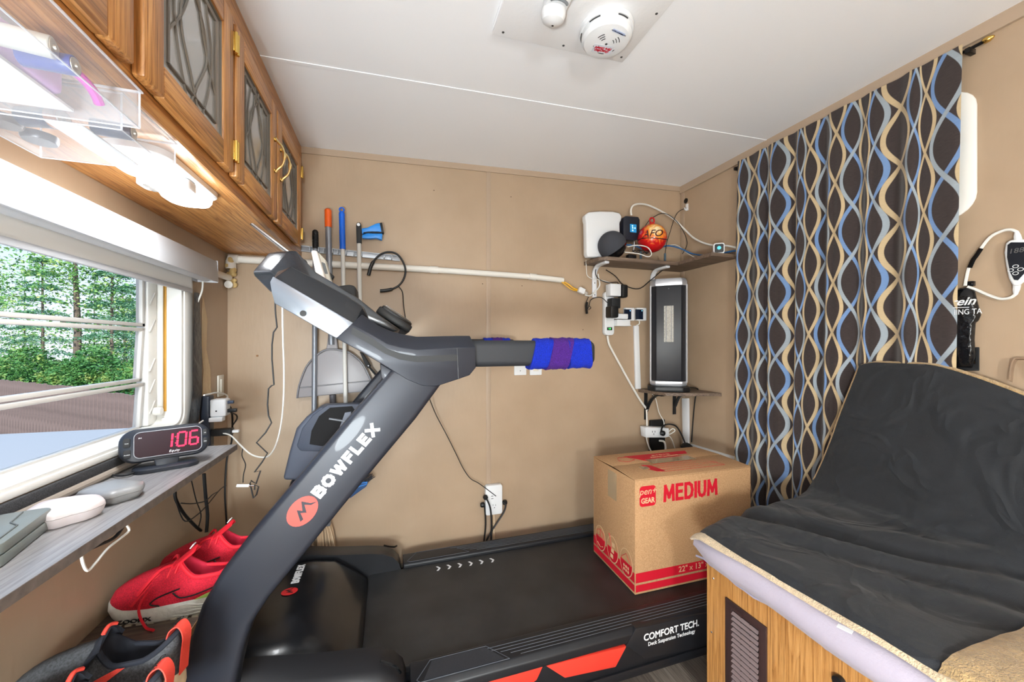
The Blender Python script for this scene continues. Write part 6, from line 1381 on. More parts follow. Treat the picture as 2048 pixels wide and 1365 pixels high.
# vent
vt = thing('vent_grille', (BX, 0.88, 0.16), 'brown slatted air vent set in the oak bench front', 'vent')
vbm = mat('vent_brown', rgb(58, 42, 41), 0.4)
vy0, vy1, vz0, vz1 = 0.812, 0.952, 0.13, 0.458
def framey(y0, y1, z0, z1, w_, xo, xi, name, m, parent, bev):
    ring_frame([(y0, z0), (y1, z0), (y1, z1), (y0, z1)], [(y0+w_, z0+w_), (y1-w_, z0+w_), (y1-w_, z1-w_), (y0+w_, z1-w_)], xo, xi).build(name, m, parent, bev)
framey(vy0, vy1, vz0, vz1, 0.024, BX-0.007, BX-0.0003, 'frame', vbm, vt, 0.002)
MB().box(BX-0.0012, vy0+0.022, vz0+0.022, BX-0.0002, vy1-0.022, vz1-0.022).build('backing', mat('vent_dark', rgb(20, 16, 16), 0.8), vt)
sl = MB().obox((0, 0, 0), Vy, (0.75, 0, 0.66), (-0.66, 0, 0.75), (vy1-vy0)/2-0.025, 0.0052, 0.0009).mesh('slat')
sl.materials.append(mat('vent_slat', rgb(128, 112, 112), 0.3))
zz = vz0+0.030
while zz < vz1-0.028:
    o = bpy.data.objects.new('slat', sl); COL.objects.link(o); o.parent = vt; o.location = Vector((BX-0.0052, (vy0+vy1)/2, zz))-WORLD[vt.name]; zz += 0.0165
for k in range(1, 3):
    yy = vy0+0.024+(vy1-vy0-0.048)*k/3
    MB().box(BX-0.0032, yy-0.0012, vz0+0.024, BX-0.0014, yy+0.0012, vz1-0.024).build('divider', vbm, vt)
# lavender covered cushion
lav = mat('lavender_cover', rgb(176, 168, 182), 0.85, var=0.05, vscale=9, bump=0.35, bscale=160, bdist=0.003, sheen=0.2)
def cush(s, a):
    pass
cm = MB(); rings = []
cx0, cx1 = 1.008, 1.70; cz0, cz1 = BZT+0.002, BZT+0.094
for k in range(41):
    y = BYE+0.035-(BYE+0.035+0.88)*k/40
    e = min(1, k/2.0, (40-k)/2.0); e = 0.55+0.45*math.sin(e*math.pi/2)
    sag = 0.006*math.sin(y*7)+0.004*math.sin(y*17+1)
    sec = []
    for (dx, dz_) in ((0.03, 0), (0.006, 0.012), (-0.006, 0.035), (-0.004, 0.062), (0.012, 0.084), (0.045, 0.092), (0.3, 0.094), (0.66, 0.094), (0.69, 0.05), (0.66, 0.0)):
        zz = cz0+(dz_-0.046)*e+0.046+(sag if dz_ < 0.09 and dz_ > 0.005 else 0)*0.6
        sec.append((cx0+dx+(1-e)*0.02+sag*0.6*(dx < 0.05)-0.012*(dx < 0.05), y, zz))
    rings.append(sec)
tc_ = thing('seat_cushion', (1.35, 0.1, BZT), 'lavender-grey covered seat cushion on the oak bench', 'cushion')
cm.layers(rings).build('cover', lav, tc_, angle=60)
hemp = [(cx0+0.004+0.003*math.sin(k*1.7), BYE+0.03-1.9*k/60, cz0+0.006+0.005*math.sin(k*0.8)+0.003*math.sin(k*2.3)) for k in range(60)]
MB().tube(hemp, 0.0035, 6).build('hem', mat('hem_grey', rgb(166, 162, 184), 0.85), tc_)
# black quilted cover running over seat and backrest, cream fleece edge
blk = bpy.data.materials.new('black_twill_cover'); blk.use_nodes = True; nt = NT(blk); bb = blk.node_tree.nodes['Principled BSDF']
geo = nt.new('ShaderNodeNewGeometry')
n1 = nt.new('ShaderNodeTexNoise'); n1.inputs['Scale'].default_value = 5; n1.inputs['Detail'].default_value = 5; nt.l.new(geo.outputs['Position'], n1.inputs['Vector'])
n2 = nt.new('ShaderNodeTexNoise'); n2.inputs['Scale'].default_value = 260; n2.inputs['Detail'].default_value = 1; nt.l.new(geo.outputs['Position'], n2.inputs['Vector'])
lint = nt.ramp(n2.outputs['Fac'], [(0.80, (0, 0, 0, 1)), (0.84, (1, 1, 1, 1))])
nt.l.new(nt.mix(nt.math('MULTIPLY', lint, 0.25), nt.ramp(n1.outputs['Fac'], [(0.3, rgb(14, 17, 22)), (0.75, rgb(23, 27, 33))]), rgb(150, 150, 150)), bb.inputs['Base Color'])
bb.inputs['Roughness'].default_value = 0.75; bb.inputs['Sheen Weight'].default_value = 0.15
n3 = nt.new('ShaderNodeTexNoise'); n3.inputs['Scale'].default_value = 700; nt.l.new(geo.outputs['Position'], n3.inputs['Vector'])
n4 = nt.new('ShaderNodeTexNoise'); n4.inputs['Scale'].default_value = 26; n4.inputs['Detail'].default_value = 4; nt.l.new(geo.outputs['Position'], n4.inputs['Vector'])
bp = nt.new('ShaderNodeBump'); bp.inputs['Strength'].default_value = 0.8; bp.inputs['Distance'].default_value = 0.006
n5 = nt.new('ShaderNodeTexNoise'); n5.inputs['Scale'].default_value = 4.5; n5.inputs['Detail'].default_value = 2; n5.inputs['Distortion'].default_value = 1.2; nt.l.new(geo.outputs['Position'], n5.inputs['Vector'])
rdg = nt.math('SUBTRACT', 1.0, nt.math('MULTIPLY', nt.math('ABSOLUTE', nt.math('SUBTRACT', n5.outputs['Fac'], 0.5)), 9.0, True), True)
nt.l.new(nt.math('ADD', nt.math('MULTIPLY', rdg, 1.1), nt.math('ADD', nt.math('MULTIPLY', n3.outputs['Fac'], 0.15), nt.math('MULTIPLY', n4.outputs['Fac'], 0.7))), bp.inputs['Height']); nt.l.new(bp.outputs['Normal'], bb.inputs['Normal'])
cream = mat('cream_fleece', rgb(206, 184, 152), 0.95, var=0.15, vscale=60, bump=0.9, bscale=260, bdist=0.006, sheen=0.4)
tanf = mat('tan_fleece', rgb(184, 152, 104), 0.95, var=0.2, vscale=50, bump=0.9, bscale=240, bdist=0.008, sheen=0.4)
tv = thing('seat_cover', (1.4, 0.3, 0.62), 'black twill seat cover with cream fleece edge draped over the bench', 'seat cover')
PRF = [(1.010, 0.628), (1.022, 0.642), (1.05, 0.650), (1.12, 0.655), (1.22, 0.658), (1.34, 0.660), (1.45, 0.664), (1.54, 0.675), (1.60, 0.705), (1.635, 0.76), (1.655, 0.84), (1.675, 0.94), (1.693, 1.04), (1.708, 1.13), (1.718, 1.18), (1.728, 1.196), (1.740, 1.190)]
def topz(y): # height profile of the back along y
    if y > 0.93: return -0.02*((y-0.93)/0.07)**2
    if y > 0.80: return 0.0
    return -0.095*min(1, (0.80-y)/0.24)**1.4
def cover(u, v):
    k = v*(len(PRF)-1); i = min(int(k), len(PRF)-2); f = k-i
    x = PRF[i][0]*(1-f)+PRF[i+1][0]*f; z = PRF[i][1]*(1-f)+PRF[i+1][1]*f
    g = max(0.0, min(1.0, (z-0.68)/0.5))                    # 0 seat .. 1 top of back
    yE = 1.045+0.05*math.sin(min(1, max(0, (x-1.01)/0.6))*math.pi/2)-0.105*g**1.1
    y = yE-(yE+0.88)*u
    if g > 0: z += topz(y)*g
    # folds: long shallow wrinkles radiating along the seat crease
    n = noise.noise(Vector((x*3.0+y*1.6, y*2.2-x*1.2, 3.1)))
    n2_ = noise.noise(Vector((x*9+y*3.0, y*4.5-x*5, 8.7)))
    seat = 1-g
    wrk = (0.022*n+0.014*n2_)*seat*min(1, max(0, (x-1.05)/0.2))
    # ridges running diagonally from far corner to the near crease
    q_ = (x-1.14)+0.62*(y-0.95)
    wrk += seat*min(1, max(0, (x-1.08)/0.15))*0.016*math.sin(q_*34+3*n)*math.exp(-((q_-0.05)/0.22)**2)
    z += wrk; bk = noise.noise(Vector((y*4+z*5, z*4-y*3, 2.2))); x += g*(0.016*n+0.010*bk+0.006*n2_)-0.02*g*(1-g)-0.010*g*math.exp(-((z-0.86+0.5*(y-0.75))/0.05)**2)
    # edges curl down
    ed = min(1.0, u/0.022); z -= (1-ed)**2*0.020*(1-g); 
    fr = min(1.0, v*(len(PRF)-1)/2.0); z -= (1-fr)*0.004*math.sin(y*9)
    return Vector((x, y, z))
YCUT = 0.44
def ucut(v):      # where the black twill ends and the tan border begins
    lo, hi = 0.0, 1.0
    for _ in range(18):
        md = (lo+hi)/2
        if cover(md, v).y > YCUT: lo = md
        else: hi = md
    return lo
UC = [ucut(k/96) for k in range(97)]
MB().grid(lambda u, v: cover(u*UC[int(round(v*96))], v), 150, 96).build('twill_top', blk, tv, angle=80, solid=-0.004)
MB().grid(lambda u, v: cover(UC[int(round(v*96))]+(1-UC[int(round(v*96))])*u, v)+Vector((0, 0.004*(1-u), 0.008*min(1, u*30)+0.004*noise.noise(Vector((u*40, v*20, 5))))), 60, 96).build('fleece_border', tanf, tv, angle=80, solid=-0.01)
# cream edge: along the front, turned under the black top, and up the far end
def edge(u, v):
    p_ = cover(u, 0.0); q_ = cover(u, 0.02)
    w_ = 0.010+0.018*max(0, 1-u*9)+0.016*max(0, min(1, (u-0.25)*3))+0.002*math.sin(u*60)
    a = v
    return Vector((p_.x+0.006-0.030*a*w_/0.03, p_.y+0.012*max(0, 1-u*30), p_.z-0.001-0.012*a*a-0.002*math.sin(u*40)*a))
MB().grid(edge, 120, 6).build('fleece_edge', cream, tv, angle=80, solid=-0.007)
MB().tube([cover(k/40*0.9, 1.0)+Vector((0.006, 0, 0.004)) for k in range(41)], 0.013, 8).build('fleece_top', tanf, tv)
sd = [cover(0.0, 0.55+0.45*k/20)+Vector((0.008, 0.003, -0.002)) for k in range(21)]
MB().tube(sd, 0.009, 8).build('fleece_side', tanf, tv)
# care tag on the front edge
c_ = P(1690, 1254, Z=0.645)
MB().obox((c_.x, c_.y, 0.640), (0.3, -1, 0), (1, 0.3, 0.1), Vz, 0.013, 0.006, 0.001).build('care_tag', white_print, tv)
# backrest cushion behind the cover
tb_ = thing('backrest', (1.74, 0.0, 0.65), 'tan upholstered sofa backrest behind the black cover', 'backrest')
MB().box(1.702, -0.86, 0.64, 1.7275, 0.90, 1.03).build('cushion', tanf, tb_, 0.008, 3)
hp = [P(2018, 762, X=1.765), P(2021, 735, X=1.765), P(2026, 720, X=1.765), P(2036, 716, X=1.765), P(2060, 722, X=1.765), P(2075, 760, X=1.765)]
sp = spline(hp, 4)
MB().layers([[p_-Vx*0.002+Vz*0 for p_ in sp], [p_+Vector((0.012, 0.0, -0.004)) for p_ in sp]], cap=False, closed=False).build('carry_strap', mat('taupe_strap', rgb(150, 126, 104), 0.8), tb_, solid=0.003)
# ================================================================== controller, bag on the right wall
def Rw(x, y, off=0.0): return P(x, y, X=XR-off)
t = thing('heat_pad_controller', Rw(2030, 515), 'white oval remote controller with black face on the right wall', 'controller')
def rpoly(pts, off0, off1): return [[Rw(x, y, off0) for x, y in pts], [Rw(x, y, off1) for x, y in pts]]
sh = [(2012, 487), (2020, 481), (2040, 478), (2062, 482), (2068, 492), (2064, 530), (2055, 558), (2040, 572), (2026, 572), (2018, 558), (2012, 530), (2009, 505)]
MB().layers(rpoly(sh, 0.004, 0.022)).build('body', white, t, 0.004, 3)
sh = [(2015, 490), (2022, 485), (2055, 485), (2062, 492), (2058, 525), (2048, 548), (2036, 561), (2028, 560), (2020, 545), (2014, 515)]
MB().layers(rpoly(sh, 0.022, 0.0235)).build('face', mat('controller_face', rgb(24, 28, 36), 0.25), t)
text('lettering', '188', 0.020, Rw(2032, 502, 0.0235), (0, -1, 0), Vz, mat('dim_digits', rgb(92, 92, 92), 0.5), t, shear=0.15)
for x, y in ((2021, 541), (2031, 533), (2041, 539), (2031, 547)):
    c_ = Rw(x, y, 0.0238); ring = [c_+Vector((0, 0.0055*math.cos(a), 0.0045*math.sin(a))) for a in [2*math.pi*k/12 for k in range(13)]]
    MB().tube(ring, 0.0009, 5).build('button_ring', white_print, t)
for x0, y0, x1, y1 in ((2036, 480, 2033, 463), (2034, 571, 2031, 590)):
    MB().tube([Rw(x0, y0, 0.012), Rw((x0+x1)/2, (y0+y1)/2, 0.012), Rw(x1, y1, 0.012)], [0.008, 0.007, 0.004], 10).build('strain_relief', white, t)
cord('cord', [Rw(2033, 464, 0.012), Rw(2022, 460, 0.012), Rw(2005, 462, 0.012), Rw(1980, 475, 0.012), Rw(1958, 503, 0.012), Rw(1940, 530, 0.012), Rw(1933, 555, 0.012), Rw(1930, 572, 0.014)], 0.0042, cable_white, t)
cord('cord', [Rw(2031, 589, 0.012), Rw(2020, 596, 0.012), Rw(2000, 598, 0.012), Rw(1975, 590, 0.012), Rw(1950, 579, 0.012), Rw(1935, 574, 0.014)], 0.0042, cable_white, t)
cord('tape_wrap', [Rw(1962, 497, 0.012), Rw(1952, 512, 0.012), Rw(1946, 520, 0.012), Rw(1939, 536, 0.012)], 0.0062, gloss_black, t)
MB().obox(Rw(1943, 568, 0.008), Vy, Vz, Vx, 0.007, 0.008, 0.006).build('cord_clip', gloss_black, t, 0.001)
bagm = mat('black_bag_plastic', rgb(16, 17, 20), 0.18, bump=0.8, bscale=22, bdist=0.012)
t = thing('tape_bag', Rw(1930, 700, 0.01), 'glossy black plastic bag hanging beside the curtain', 'bag')
sh = [(1902, 585), (1920, 576), (1934, 574), (1950, 580), (1963, 630), (1958, 642), (1952, 646), (1950, 680), (1952, 715), (1945, 738), (1912, 736), (1903, 700), (1903, 645), (1898, 625)]
MB().layers([[Rw(x, y, 0.003) for x, y in sh], [Rw(1928+(x-1928)*0.96, 655+(y-655)*0.97, 0.022) for x, y in sh], [Rw(1928+(x-1928)*0.6, 655+(y-655)*0.8, 0.034) for x, y in sh]]).build('body', bagm, t, 0.003, angle=50)
text('lettering', 'rein', 0.036, Rw(1924, 604, 0.036), (0, -1, 0), Vz, white_print, t, shear=0.4, bold=0.0006)
MB().tube([Rw(1905, 616, 0.037), Rw(1938, 615, 0.037)], 0.0012, 5).build('underline', white_print, t)
text('lettering', 'HING TA', 0.024, Rw(1932, 624.5, 0.036), (0, -1, 0), Vz, white_print, t, sx=0.72)
t = thing('wall_box', Rw(1945, 740), 'flat black box on the wall behind the hanging bag', 'box')
MB().layers(rpoly([(1905, 728), (1950, 728), (1950, 695), (1959, 695), (1959, 742), (1905, 742)], 0.001, 0.012)).build('case', softblack, t, 0.002)
MB().layers(rpoly([(1952, 700), (1957, 700), (1957, 738), (1952, 738)], 0.012, 0.014)).build('rib', black, t)
# ================================================================== moving carton on the treadmill
card = bpy.data.materials.new('corrugated_cardboard'); card.use_nodes = True; nt = NT(card); bb = card.node_tree.nodes['Principled BSDF']
geo = nt.new('ShaderNodeNewGeometry')
n1 = nt.new('ShaderNodeTexNoise'); n1.inputs['Scale'].default_value = 220; n1.inputs['Detail'].default_value = 5; nt.l.new(geo.outputs['Position'], n1.inputs['Vector'])
nt.l.new(nt.ramp(n1.outputs['Fac'], [(0.3, rgb(168, 128, 88)), (0.7, rgb(196, 156, 114))]), bb.inputs['Base Color']); bb.inputs['Roughness'].default_value = 0.8
N = P(1270, 1191, Z=BZ+0.002); th = math.radians(-1.0)
lu = Vector((math.cos(th), math.sin(th), 0)); su = Vector((-math.sin(th), math.cos(th), 0)); CL_, CWd, CH = 0.60, 0.337, 0.459
tb = thing('carton', N+lu*CL_/2+su*CWd/2, 'brown cardboard moving carton with red bands standing on the treadmill', 'carton')
K = lambda a, b_, c_: N+lu*a+su*b_+Vz*c_
w = 0.004
def panel(name, a0, b0, c0, a1, b1, c1, par=tb, m=card, bev=0.0015):
    return MB().obox(K((a0+a1)/2, (b0+b1)/2, (c0+c1)/2), lu, su, Vz, abs(a1-a0)/2, abs(b1-b0)/2, abs(c1-c0)/2).build(name, m, par, bev)
fp = panel('front_panel', 0, 0, 0, CL_, w, CH); lp = panel('end_panel', 0, w, 0, w, CWd-w, CH)
panel('end_panel', CL_-w, w, 0, CL_, CWd-w, CH); panel('back_panel', 0, CWd-w, 0, CL_, CWd, CH); panel('bottom_panel', w, w, 0, CL_-w, CWd-w, w)
hf = CWd*0.5
f1 = MB().layers([[K(0, 0.0005, CH+0.0005), K(CL_, 0.0005, CH+0.0005), K(CL_-0.002, hf-0.003, CH+0.007), K(0.004, hf-0.003, CH+0.004)], [K(0, 0.0005, CH+0.0045), K(CL_, 0.0005, CH+0.0045), K(CL_-0.002, hf-0.003, CH+0.011), K(0.004, hf-0.003, CH+0.008)]]).build('top_flap', card, tb, 0.001)
f2 = MB().layers([[K(0, CWd-0.0005, CH+0.0005), K(CL_, CWd-0.0005, CH+0.0005), K(CL_-0.002, hf+0.003, CH+0.007), K(0.004, hf+0.003, CH+0.004)], [K(0, CWd-0.0005, CH+0.0045), K(CL_, CWd-0.0005, CH+0.0045), K(CL_-0.002, hf+0.003, CH+0.011), K(0.004, hf+0.003, CH+0.008)]]).build('top_flap', card, tb, 0.001)
tape_m = mat('clear_tape', rgb(196, 172, 138), 0.12, coat=0.5, alpha=0.55)
zf = CH+0.0105
MB().obox(K(0.31, hf, zf+0.001), lu, su, Vz, 0.12, 0.028, 0.0004).build('tape', tape_m, tb)
MB().obox(K(0.12, hf*0.62, zf-0.001), lu, su, Vz, 0.018, 0.016, 0.0006).build('tape_blob', tape_m, tb)
MB().obox(K(-0.0008, hf+0.0, CH-0.075), su, Vz, lu, 0.035, 0.06, 0.0004).build('tape', tape_m, tb)
# printing: front face
pf = lambda x, y: P(x, y, Y=N.y)
def fpos(px, py):
    v = P(px, py, Y=N.y-0.003); return (v.x-N.x), v.z-N.z
def fdec(name, pts, m, par=fp): 
    decal(name, m, par, [K(a, -0.0002, c_) for a, c_ in pts], -su)
fdec('red_band', [(0.003, 0.046), (CL_-0.003, 0.046), (CL_-0.003, 0.085), (0.003, 0.085)], red_print)
fdec('red_band', [(0.003, 0.009), (CL_-0.003, 0.009), (CL_-0.003, 0.037), (0.003, 0.037)], red_print)
cx_, cz_ = fpos(1296, 993)
fdec('logo_tile', [(cx_+x, cz_+y) for x, y in rrect(0.077, 0.083, 0.014, 5)], red_print)
cardl = mat('card_print', rgb(214, 180, 140), 0.8)
text('lettering', 'pen+', 0.039, K(cx_, -0.0004, cz_+0.019), lu, Vz, cardl, fp, shear=0.25, gap=0.0008)
text('lettering', 'GEAR', 0.030, K(cx_, -0.0004, cz_-0.019), lu, Vz, cardl, fp, bold=0.0008, gap=0.0008, sx=0.86)
mx, mz = fpos(1379, 982)
bold_text('lettering', 'MEDIUM', 0.072, 0.278, 0.0135, K(mx+0.006, -0.0004, mz+0.003), lu, Vz, red_print, fp, 0.34, 0.0002)
text('lettering', '22" x 13" x 18"', 0.034, K(0.315, -0.0004, 0.066), lu, Vz, cardl, fp, gap=0.001)
# left end face: bands and three round icons
def ldec(name, pts, m, g=0.0): decal(name, m, lp, [K(-0.0002-g, b_, c_) for b_, c_ in pts], -lu)
ldec('red_band', [(0.003, 0.046), (CWd-0.003, 0.046), (CWd-0.003, 0.085), (0.003, 0.085)], red_print)
ldec('red_band', [(0.003, 0.009), (CWd-0.003, 0.009), (CWd-0.003, 0.037), (0.003, 0.037)], red_print)
for k, bc in enumerate((0.06, 0.165, 0.27)):
    cz_ = 0.098
    n_ = 26
    ldec('icon_ring', [(bc+0.046*math.cos(2*math.pi*i/n_), cz_+0.058*math.sin(2*math.pi*i/n_)) for i in range(n_)], cardl, 0.0004)
    ldec('icon_disc', [(bc+0.042*math.cos(2*math.pi*i/n_), cz_+0.054*math.sin(2*math.pi*i/n_)) for i in range(n_)], red_print, 0.0008)
    ldec('icon_top', [(bc+0.040*math.cos(math.pi*i/n_), cz_+0.004+0.051*math.sin(math.pi*i/n_)) for i in range(n_+1)], mat('card_plain', rgb(184, 144, 102), 0.8), 0.0012)
    def ln(pts): MB().tube([K(-0.002, bc+b_, cz_+c_) for b_, c_ in pts], 0.0013, 5).build('icon_line', red_print, lp)
    def lnw(pts): MB().tube([K(-0.002, bc+b_, cz_+c_) for b_, c_ in pts], 0.0013, 5).build('icon_line', cardl, lp)
    if k == 0:
        ln([(-.03, .01), (.0, .038), (.032, .012)]); ln([(-.03, .008), (-.03, -.0), (.032, -.0), (.032, .01)])
        for i in range(3):
            for j in range(2): ldec('icon_pane', [(bc-.02+.015*i+x, cz_-.022-.016*j+y) for x, y in ((0, 0), (.010, 0), (.010, .011), (0, .011))], cardl, 0.0012)
    elif k == 1:
        ln([(.03, .06), (.02, .05), (.005, .0)])
        for q_ in ((-.018, .014), (-.012, -.014), (-.006, -.04)): ldec('icon_pane', [(bc+q_[0]+x, cz_+q_[1]+y) for x, y in ((0, 0), (.022, 0), (.022, .018), (0, .018))], cardl, 0.0014)
    else:
        ln([(-.028, .0), (.0, .014), (.028, .004), (.028, .03), (.0, .042), (-.028, .028), (-.028, .0)]); ln([(.0, .014), (.0, .042)])
        lnw([(-.025, -.03), (.0, -.04), (.026, -.028)])
# top flap printing
def tp(a, b_): return K(a, b_, CH+0.0046+0.0045*min(1, (b_ if b_ < hf else CWd-b_)/hf)+0.0006)
def tdec(name, pts, m, par): MB().layers([[tp(*p_) for p_ in pts], [tp(*p_)+Vz*0.0006 for p_ in pts]]).build(name, m, par, smooth=False)
tdec('red_patch', [(0.19, hf+0.012), (0.43, hf+0.012), (0.49, CWd-0.055), (0.13, CWd-0.055), (0.16, hf+0.07)], red_print, f2)
text('lettering', '22 x 13 x 18', 0.020, tp(0.32, CWd-0.085)+Vz*0.0008, -lu, -su, cardl, f2)
text('lettering', 'CONTENTS | FRAGILE', 0.016, tp(0.32, CWd-0.112)+Vz*0.0008, -lu, -su, cardl, f2)
tdec('red_leaf', [(0.13, hf-0.025), (0.17, hf-0.045), (0.185, 0.06), (0.185, 0.045), (0.15, 0.055), (0.13, 0.085)], red_print, f1)
for i in range(5):
    b_ = 0.045+0.022*i
    MB().tube([tp(0.185, b_)+Vz*0.0003, tp(0.40, b_)+Vz*0.0003], 0.0008, 4).build('form_line', red_print, f1)
for i in range(5):
    a_ = 0.42+0.018*i
    MB().tube([tp(a_, 0.075)+Vz*0.0003, tp(a_-0.004, 0.10)+Vz*0.0003], 0.0008, 4).build('form_line', red_print, f1)
MB().tube([tp(a_, b_)+Vz*0.0003 for a_, b_ in ((0.40, 0.045), (0.50, 0.045), (0.46, 0.12), (0.40, 0.12))], 0.0008, 4).build('form_line', red_print, f1)
MB().tube([tp(a_, b_)+Vz*0.0003 for a_, b_ in ((0.07, hf+0.06), (0.10, hf+0.03), (0.15, hf+0.05), (0.14, hf+0.10), (0.09, hf+0.10), (0.07, hf+0.06))], 0.0009, 4).build('form_line', red_print, f2)
# ================================================================== ceiling board with detectors
pm_ = mat('white_textured_board', rgb(243, 244, 246), 0.5, bump=0.2, bscale=90)
t = thing('ceiling_hatch', (0.53, 0.9, 2.22), 'white square cover board screwed to the ceiling', 'ceiling board')
px0, px1, py0, py1 = 0.296, 0.753, 0.66, 1.117; tk = 0.012
MB().layers([[(x, y, zc(x)-0.001) for x, y in ((px0, py0), (px1, py0), (px1, py1), (px0, py1))], [(x, y, zc(x)-0.001-tk) for x, y in ((px0, py0), (px1, py0), (px1, py1), (px0, py1))]]).build('board', pm_, t, 0.0015)
for x, y in ((0.325, 1.10), (0.525, 1.10), (0.735, 1.095), (0.735, 0.92)):
    MB().lathe([(0.0042, 0), (0.003, 0.0012)], (x, y, zc(x)-0.0012-tk), (0, 0, -1), 8).build('screw', mat('dark_screw', rgb(60, 60, 60), 0.5), t)
MB().box(px0-0.004, py0, zc(px0)-0.006, px0+0.0, py1-0.02, zc(px0)-0.001).build('caulk_bead', pm_, t)
dc = Vector((0.622, 1.006, zc(0.62)-0.0015-tk))
t = thing('smoke_detector', dc, 'round white smoke detector with sticker on the ceiling board', 'smoke detector')
MB().lathe([(0.079, 0), (0.081, 0.006), (0.079, 0.016)], dc, (0, 0, -1), 40).build('base', white, t)
MB().lathe([(0.074, 0.016), (0.074, 0.030), (0.066, 0.040), (0.046, 0.045), (0.001, 0.046)], dc, (0, 0, -1), 40).build('cover', white, t, angle=30)
slm = mat('slot_dark', rgb(50, 50, 52), 0.7)
def arcs(r_, z_, a0, a1, th_): MB().tube([dc+Vector((r_*math.cos(a), r_*math.sin(a), -z_)) for a in [math.radians(a0+(a1-a0)*k/8) for k in range(9)]], th_, 5).build('sound_slot', slm, t)
for r_, z_ in ((0.022, 0.0462), (0.030, 0.0459), (0.038, 0.0455)):
    for a0 in (20, 70, 120, 200, 300):
        arcs(r_, z_, a0, a0+32, 0.0011)
for a0 in (10, 75, 140, 200, 265): arcs(0.0755, 0.018, a0, a0+26, 0.0016)
MB().lathe([(0.004, 0), (0.003, 0.001)], dc-Vz*0.046, (0, 0, -1), 10).build('test_button', slm, t)
sk = frame3(dc+Vector((0.004, 0.026, -0.0464)), (-1, 0.05, 0), Vector((0.05, 1, 0)))
plate('sticker', mat('sticker_grey', rgb(206, 210, 218), 0.5), t, dc+Vector((0.0, 0.020, -0.0460)), (-1, 0.12, 0), (0.12, 1, 0), 0.064, 0.030, 0.0008, 0.002)
sred = mat('sticker_red', rgb(190, 34, 54), 0.6)
for dy, s_ in ((0.0, 'Fire Shield'), (0.010, 'Guardian')):
    text('lettering', s_, 0.0125, dc+Vector((0.0, 0.016+dy, -0.0468)), (-1, 0.12, 0), (0.12, 1, 0), sred, t, shear=0.3, bold=0.0004)
plate('warning_strip', mat('sticker_blue', rgb(176, 190, 222), 0.5), t, dc+Vector((0.012, -0.048, -0.0445)), (-1, -0.15, 0), (-0.15, 1, 0), 0.044, 0.008, 0.001, 0.001)
text('lettering', 'DAY EMERGENCY CALL 911', 0.0042, dc+Vector((0.012, -0.048, -0.0457)), (-1, -0.15, 0), (-0.15, 1, 0), black_print, t)
mc = Vector((0.432, 0.955, zc(0.43)-0.0015-tk))
t = thing('motion_sensor', mc, 'white domed motion sensor left of the smoke detector', 'sensor')
MB().layers([[mc+Vector((x, y-0.02, -z_)) for x, y in rrect(0.062, 0.085, 0.012, 4)] for z_ in (0.0, 0.026)]).build('base', white, t, 0.003)
MB().lathe([(0.033, 0), (0.034, 0.012), (0.030, 0.026), (0.018, 0.034), (0.001, 0.036)], mc+Vector((0, 0.012, -0.020)), Vector((0, 0.25, -1)), 28).build('dome', white, t)
MB().lathe([(0.0035, 0), (0.0035, 0.0006)], mc+Vector((0, 0.020, -0.0562)), Vector((0, 0.25, -1)), 8).build('pinhole', black_print, t)
ring = [mc+Vector((0.026*math.cos(a), -0.018+0.014*math.sin(a), -0.027)) for a in [math.radians(200+140*k/8) for k in range(9)]]
MB().tube(ring, 0.004, 6).build('lens_strip', grey_print, t)
# ================================================================== outdoors seen through the left window
GZ = -1.0
gm = mat('dry_grass_ground', rgb(74, 92, 50), 0.95, var=0.4, vscale=2.5)
setp(MB().add([(-60, -30, GZ), (40, -30, GZ), (40, 70, GZ), (-60, 70, GZ)], [(0, 1, 2, 3)]).build('floor_outside', gm, smooth=False), kind='structure')
# fence of brown boards
fm = mat('brown_fence_board', rgb(140, 118, 112), 0.8, var=0.25, vscale=6, bump=0.4, bscale=60)
A_, B_ = P(-160, 738, D=11.0), P(330, 792, D=6.0)
top = 0.455; dF = (B_-A_); dF.z = 0; Lf = dF.length; dF.normalize(); nF = Vector((-dF.y, dF.x, 0))
ft = thing('board_fence', Vector((A_.x, A_.y, GZ)), 'brown vertical board fence standing outside beyond the window', 'fence')
bm2 = MB().obox((0, 0, 0), dF, nF, Vz, 0.068, 0.009, (top-GZ)/2-0.02).mesh('board', 0.004, 1); bm2.materials.append(fm)
nb = int(Lf/0.14)
for k in range(nb):
    o = bpy.data.objects.new('board', bm2); COL.objects.link(o); o.parent = ft
    p_ = A_+dF*(0.14*k); o.location = Vector((p_.x, p_.y, GZ+(top-GZ)/2+R.uniform(-.012, .012)))-WORLD[ft.name]
for z in (GZ+0.3, top-0.3):
    c_ = A_+dF*Lf/2
    MB().obox((c_.x-nF.x*-0.03, c_.y-nF.y*-0.03, z), dF, nF, Vz, Lf/2, 0.02, 0.04).build('fence_rail', fm, ft)
# pale smooth panel just below the window
pp = mat('pale_panel', rgb(196, 193, 188), 0.5)
t = thing('pale_panel', (-2.2, 2.0, 0.3), 'smooth pale grey panel outside just below the left window', 'panel')
pq = [P(-160, 876, Z=0.60), P(345, 852, Z=0.60)]
po = [(pq[0].x, pq[0].y), (pq[1].x, pq[1].y), (-0.95, pq[1].y+0.2), (-0.95, -0.9), (pq[0].x, -0.9)]
MB().layers([[(x, y, 0.50) for x, y in po], [(x, y, 0.60) for x, y in po]]).build('panel_top', pp, t, 0.03, 4)
MB().layers([[(-2.0+(x+2.0)*0.94, 1.2+(y-1.2)*0.94, GZ) for x, y in po], [(-2.0+(x+2.0)*0.94, 1.2+(y-1.2)*0.94, 0.50) for x, y in po]]).build('panel_side', pp, t)
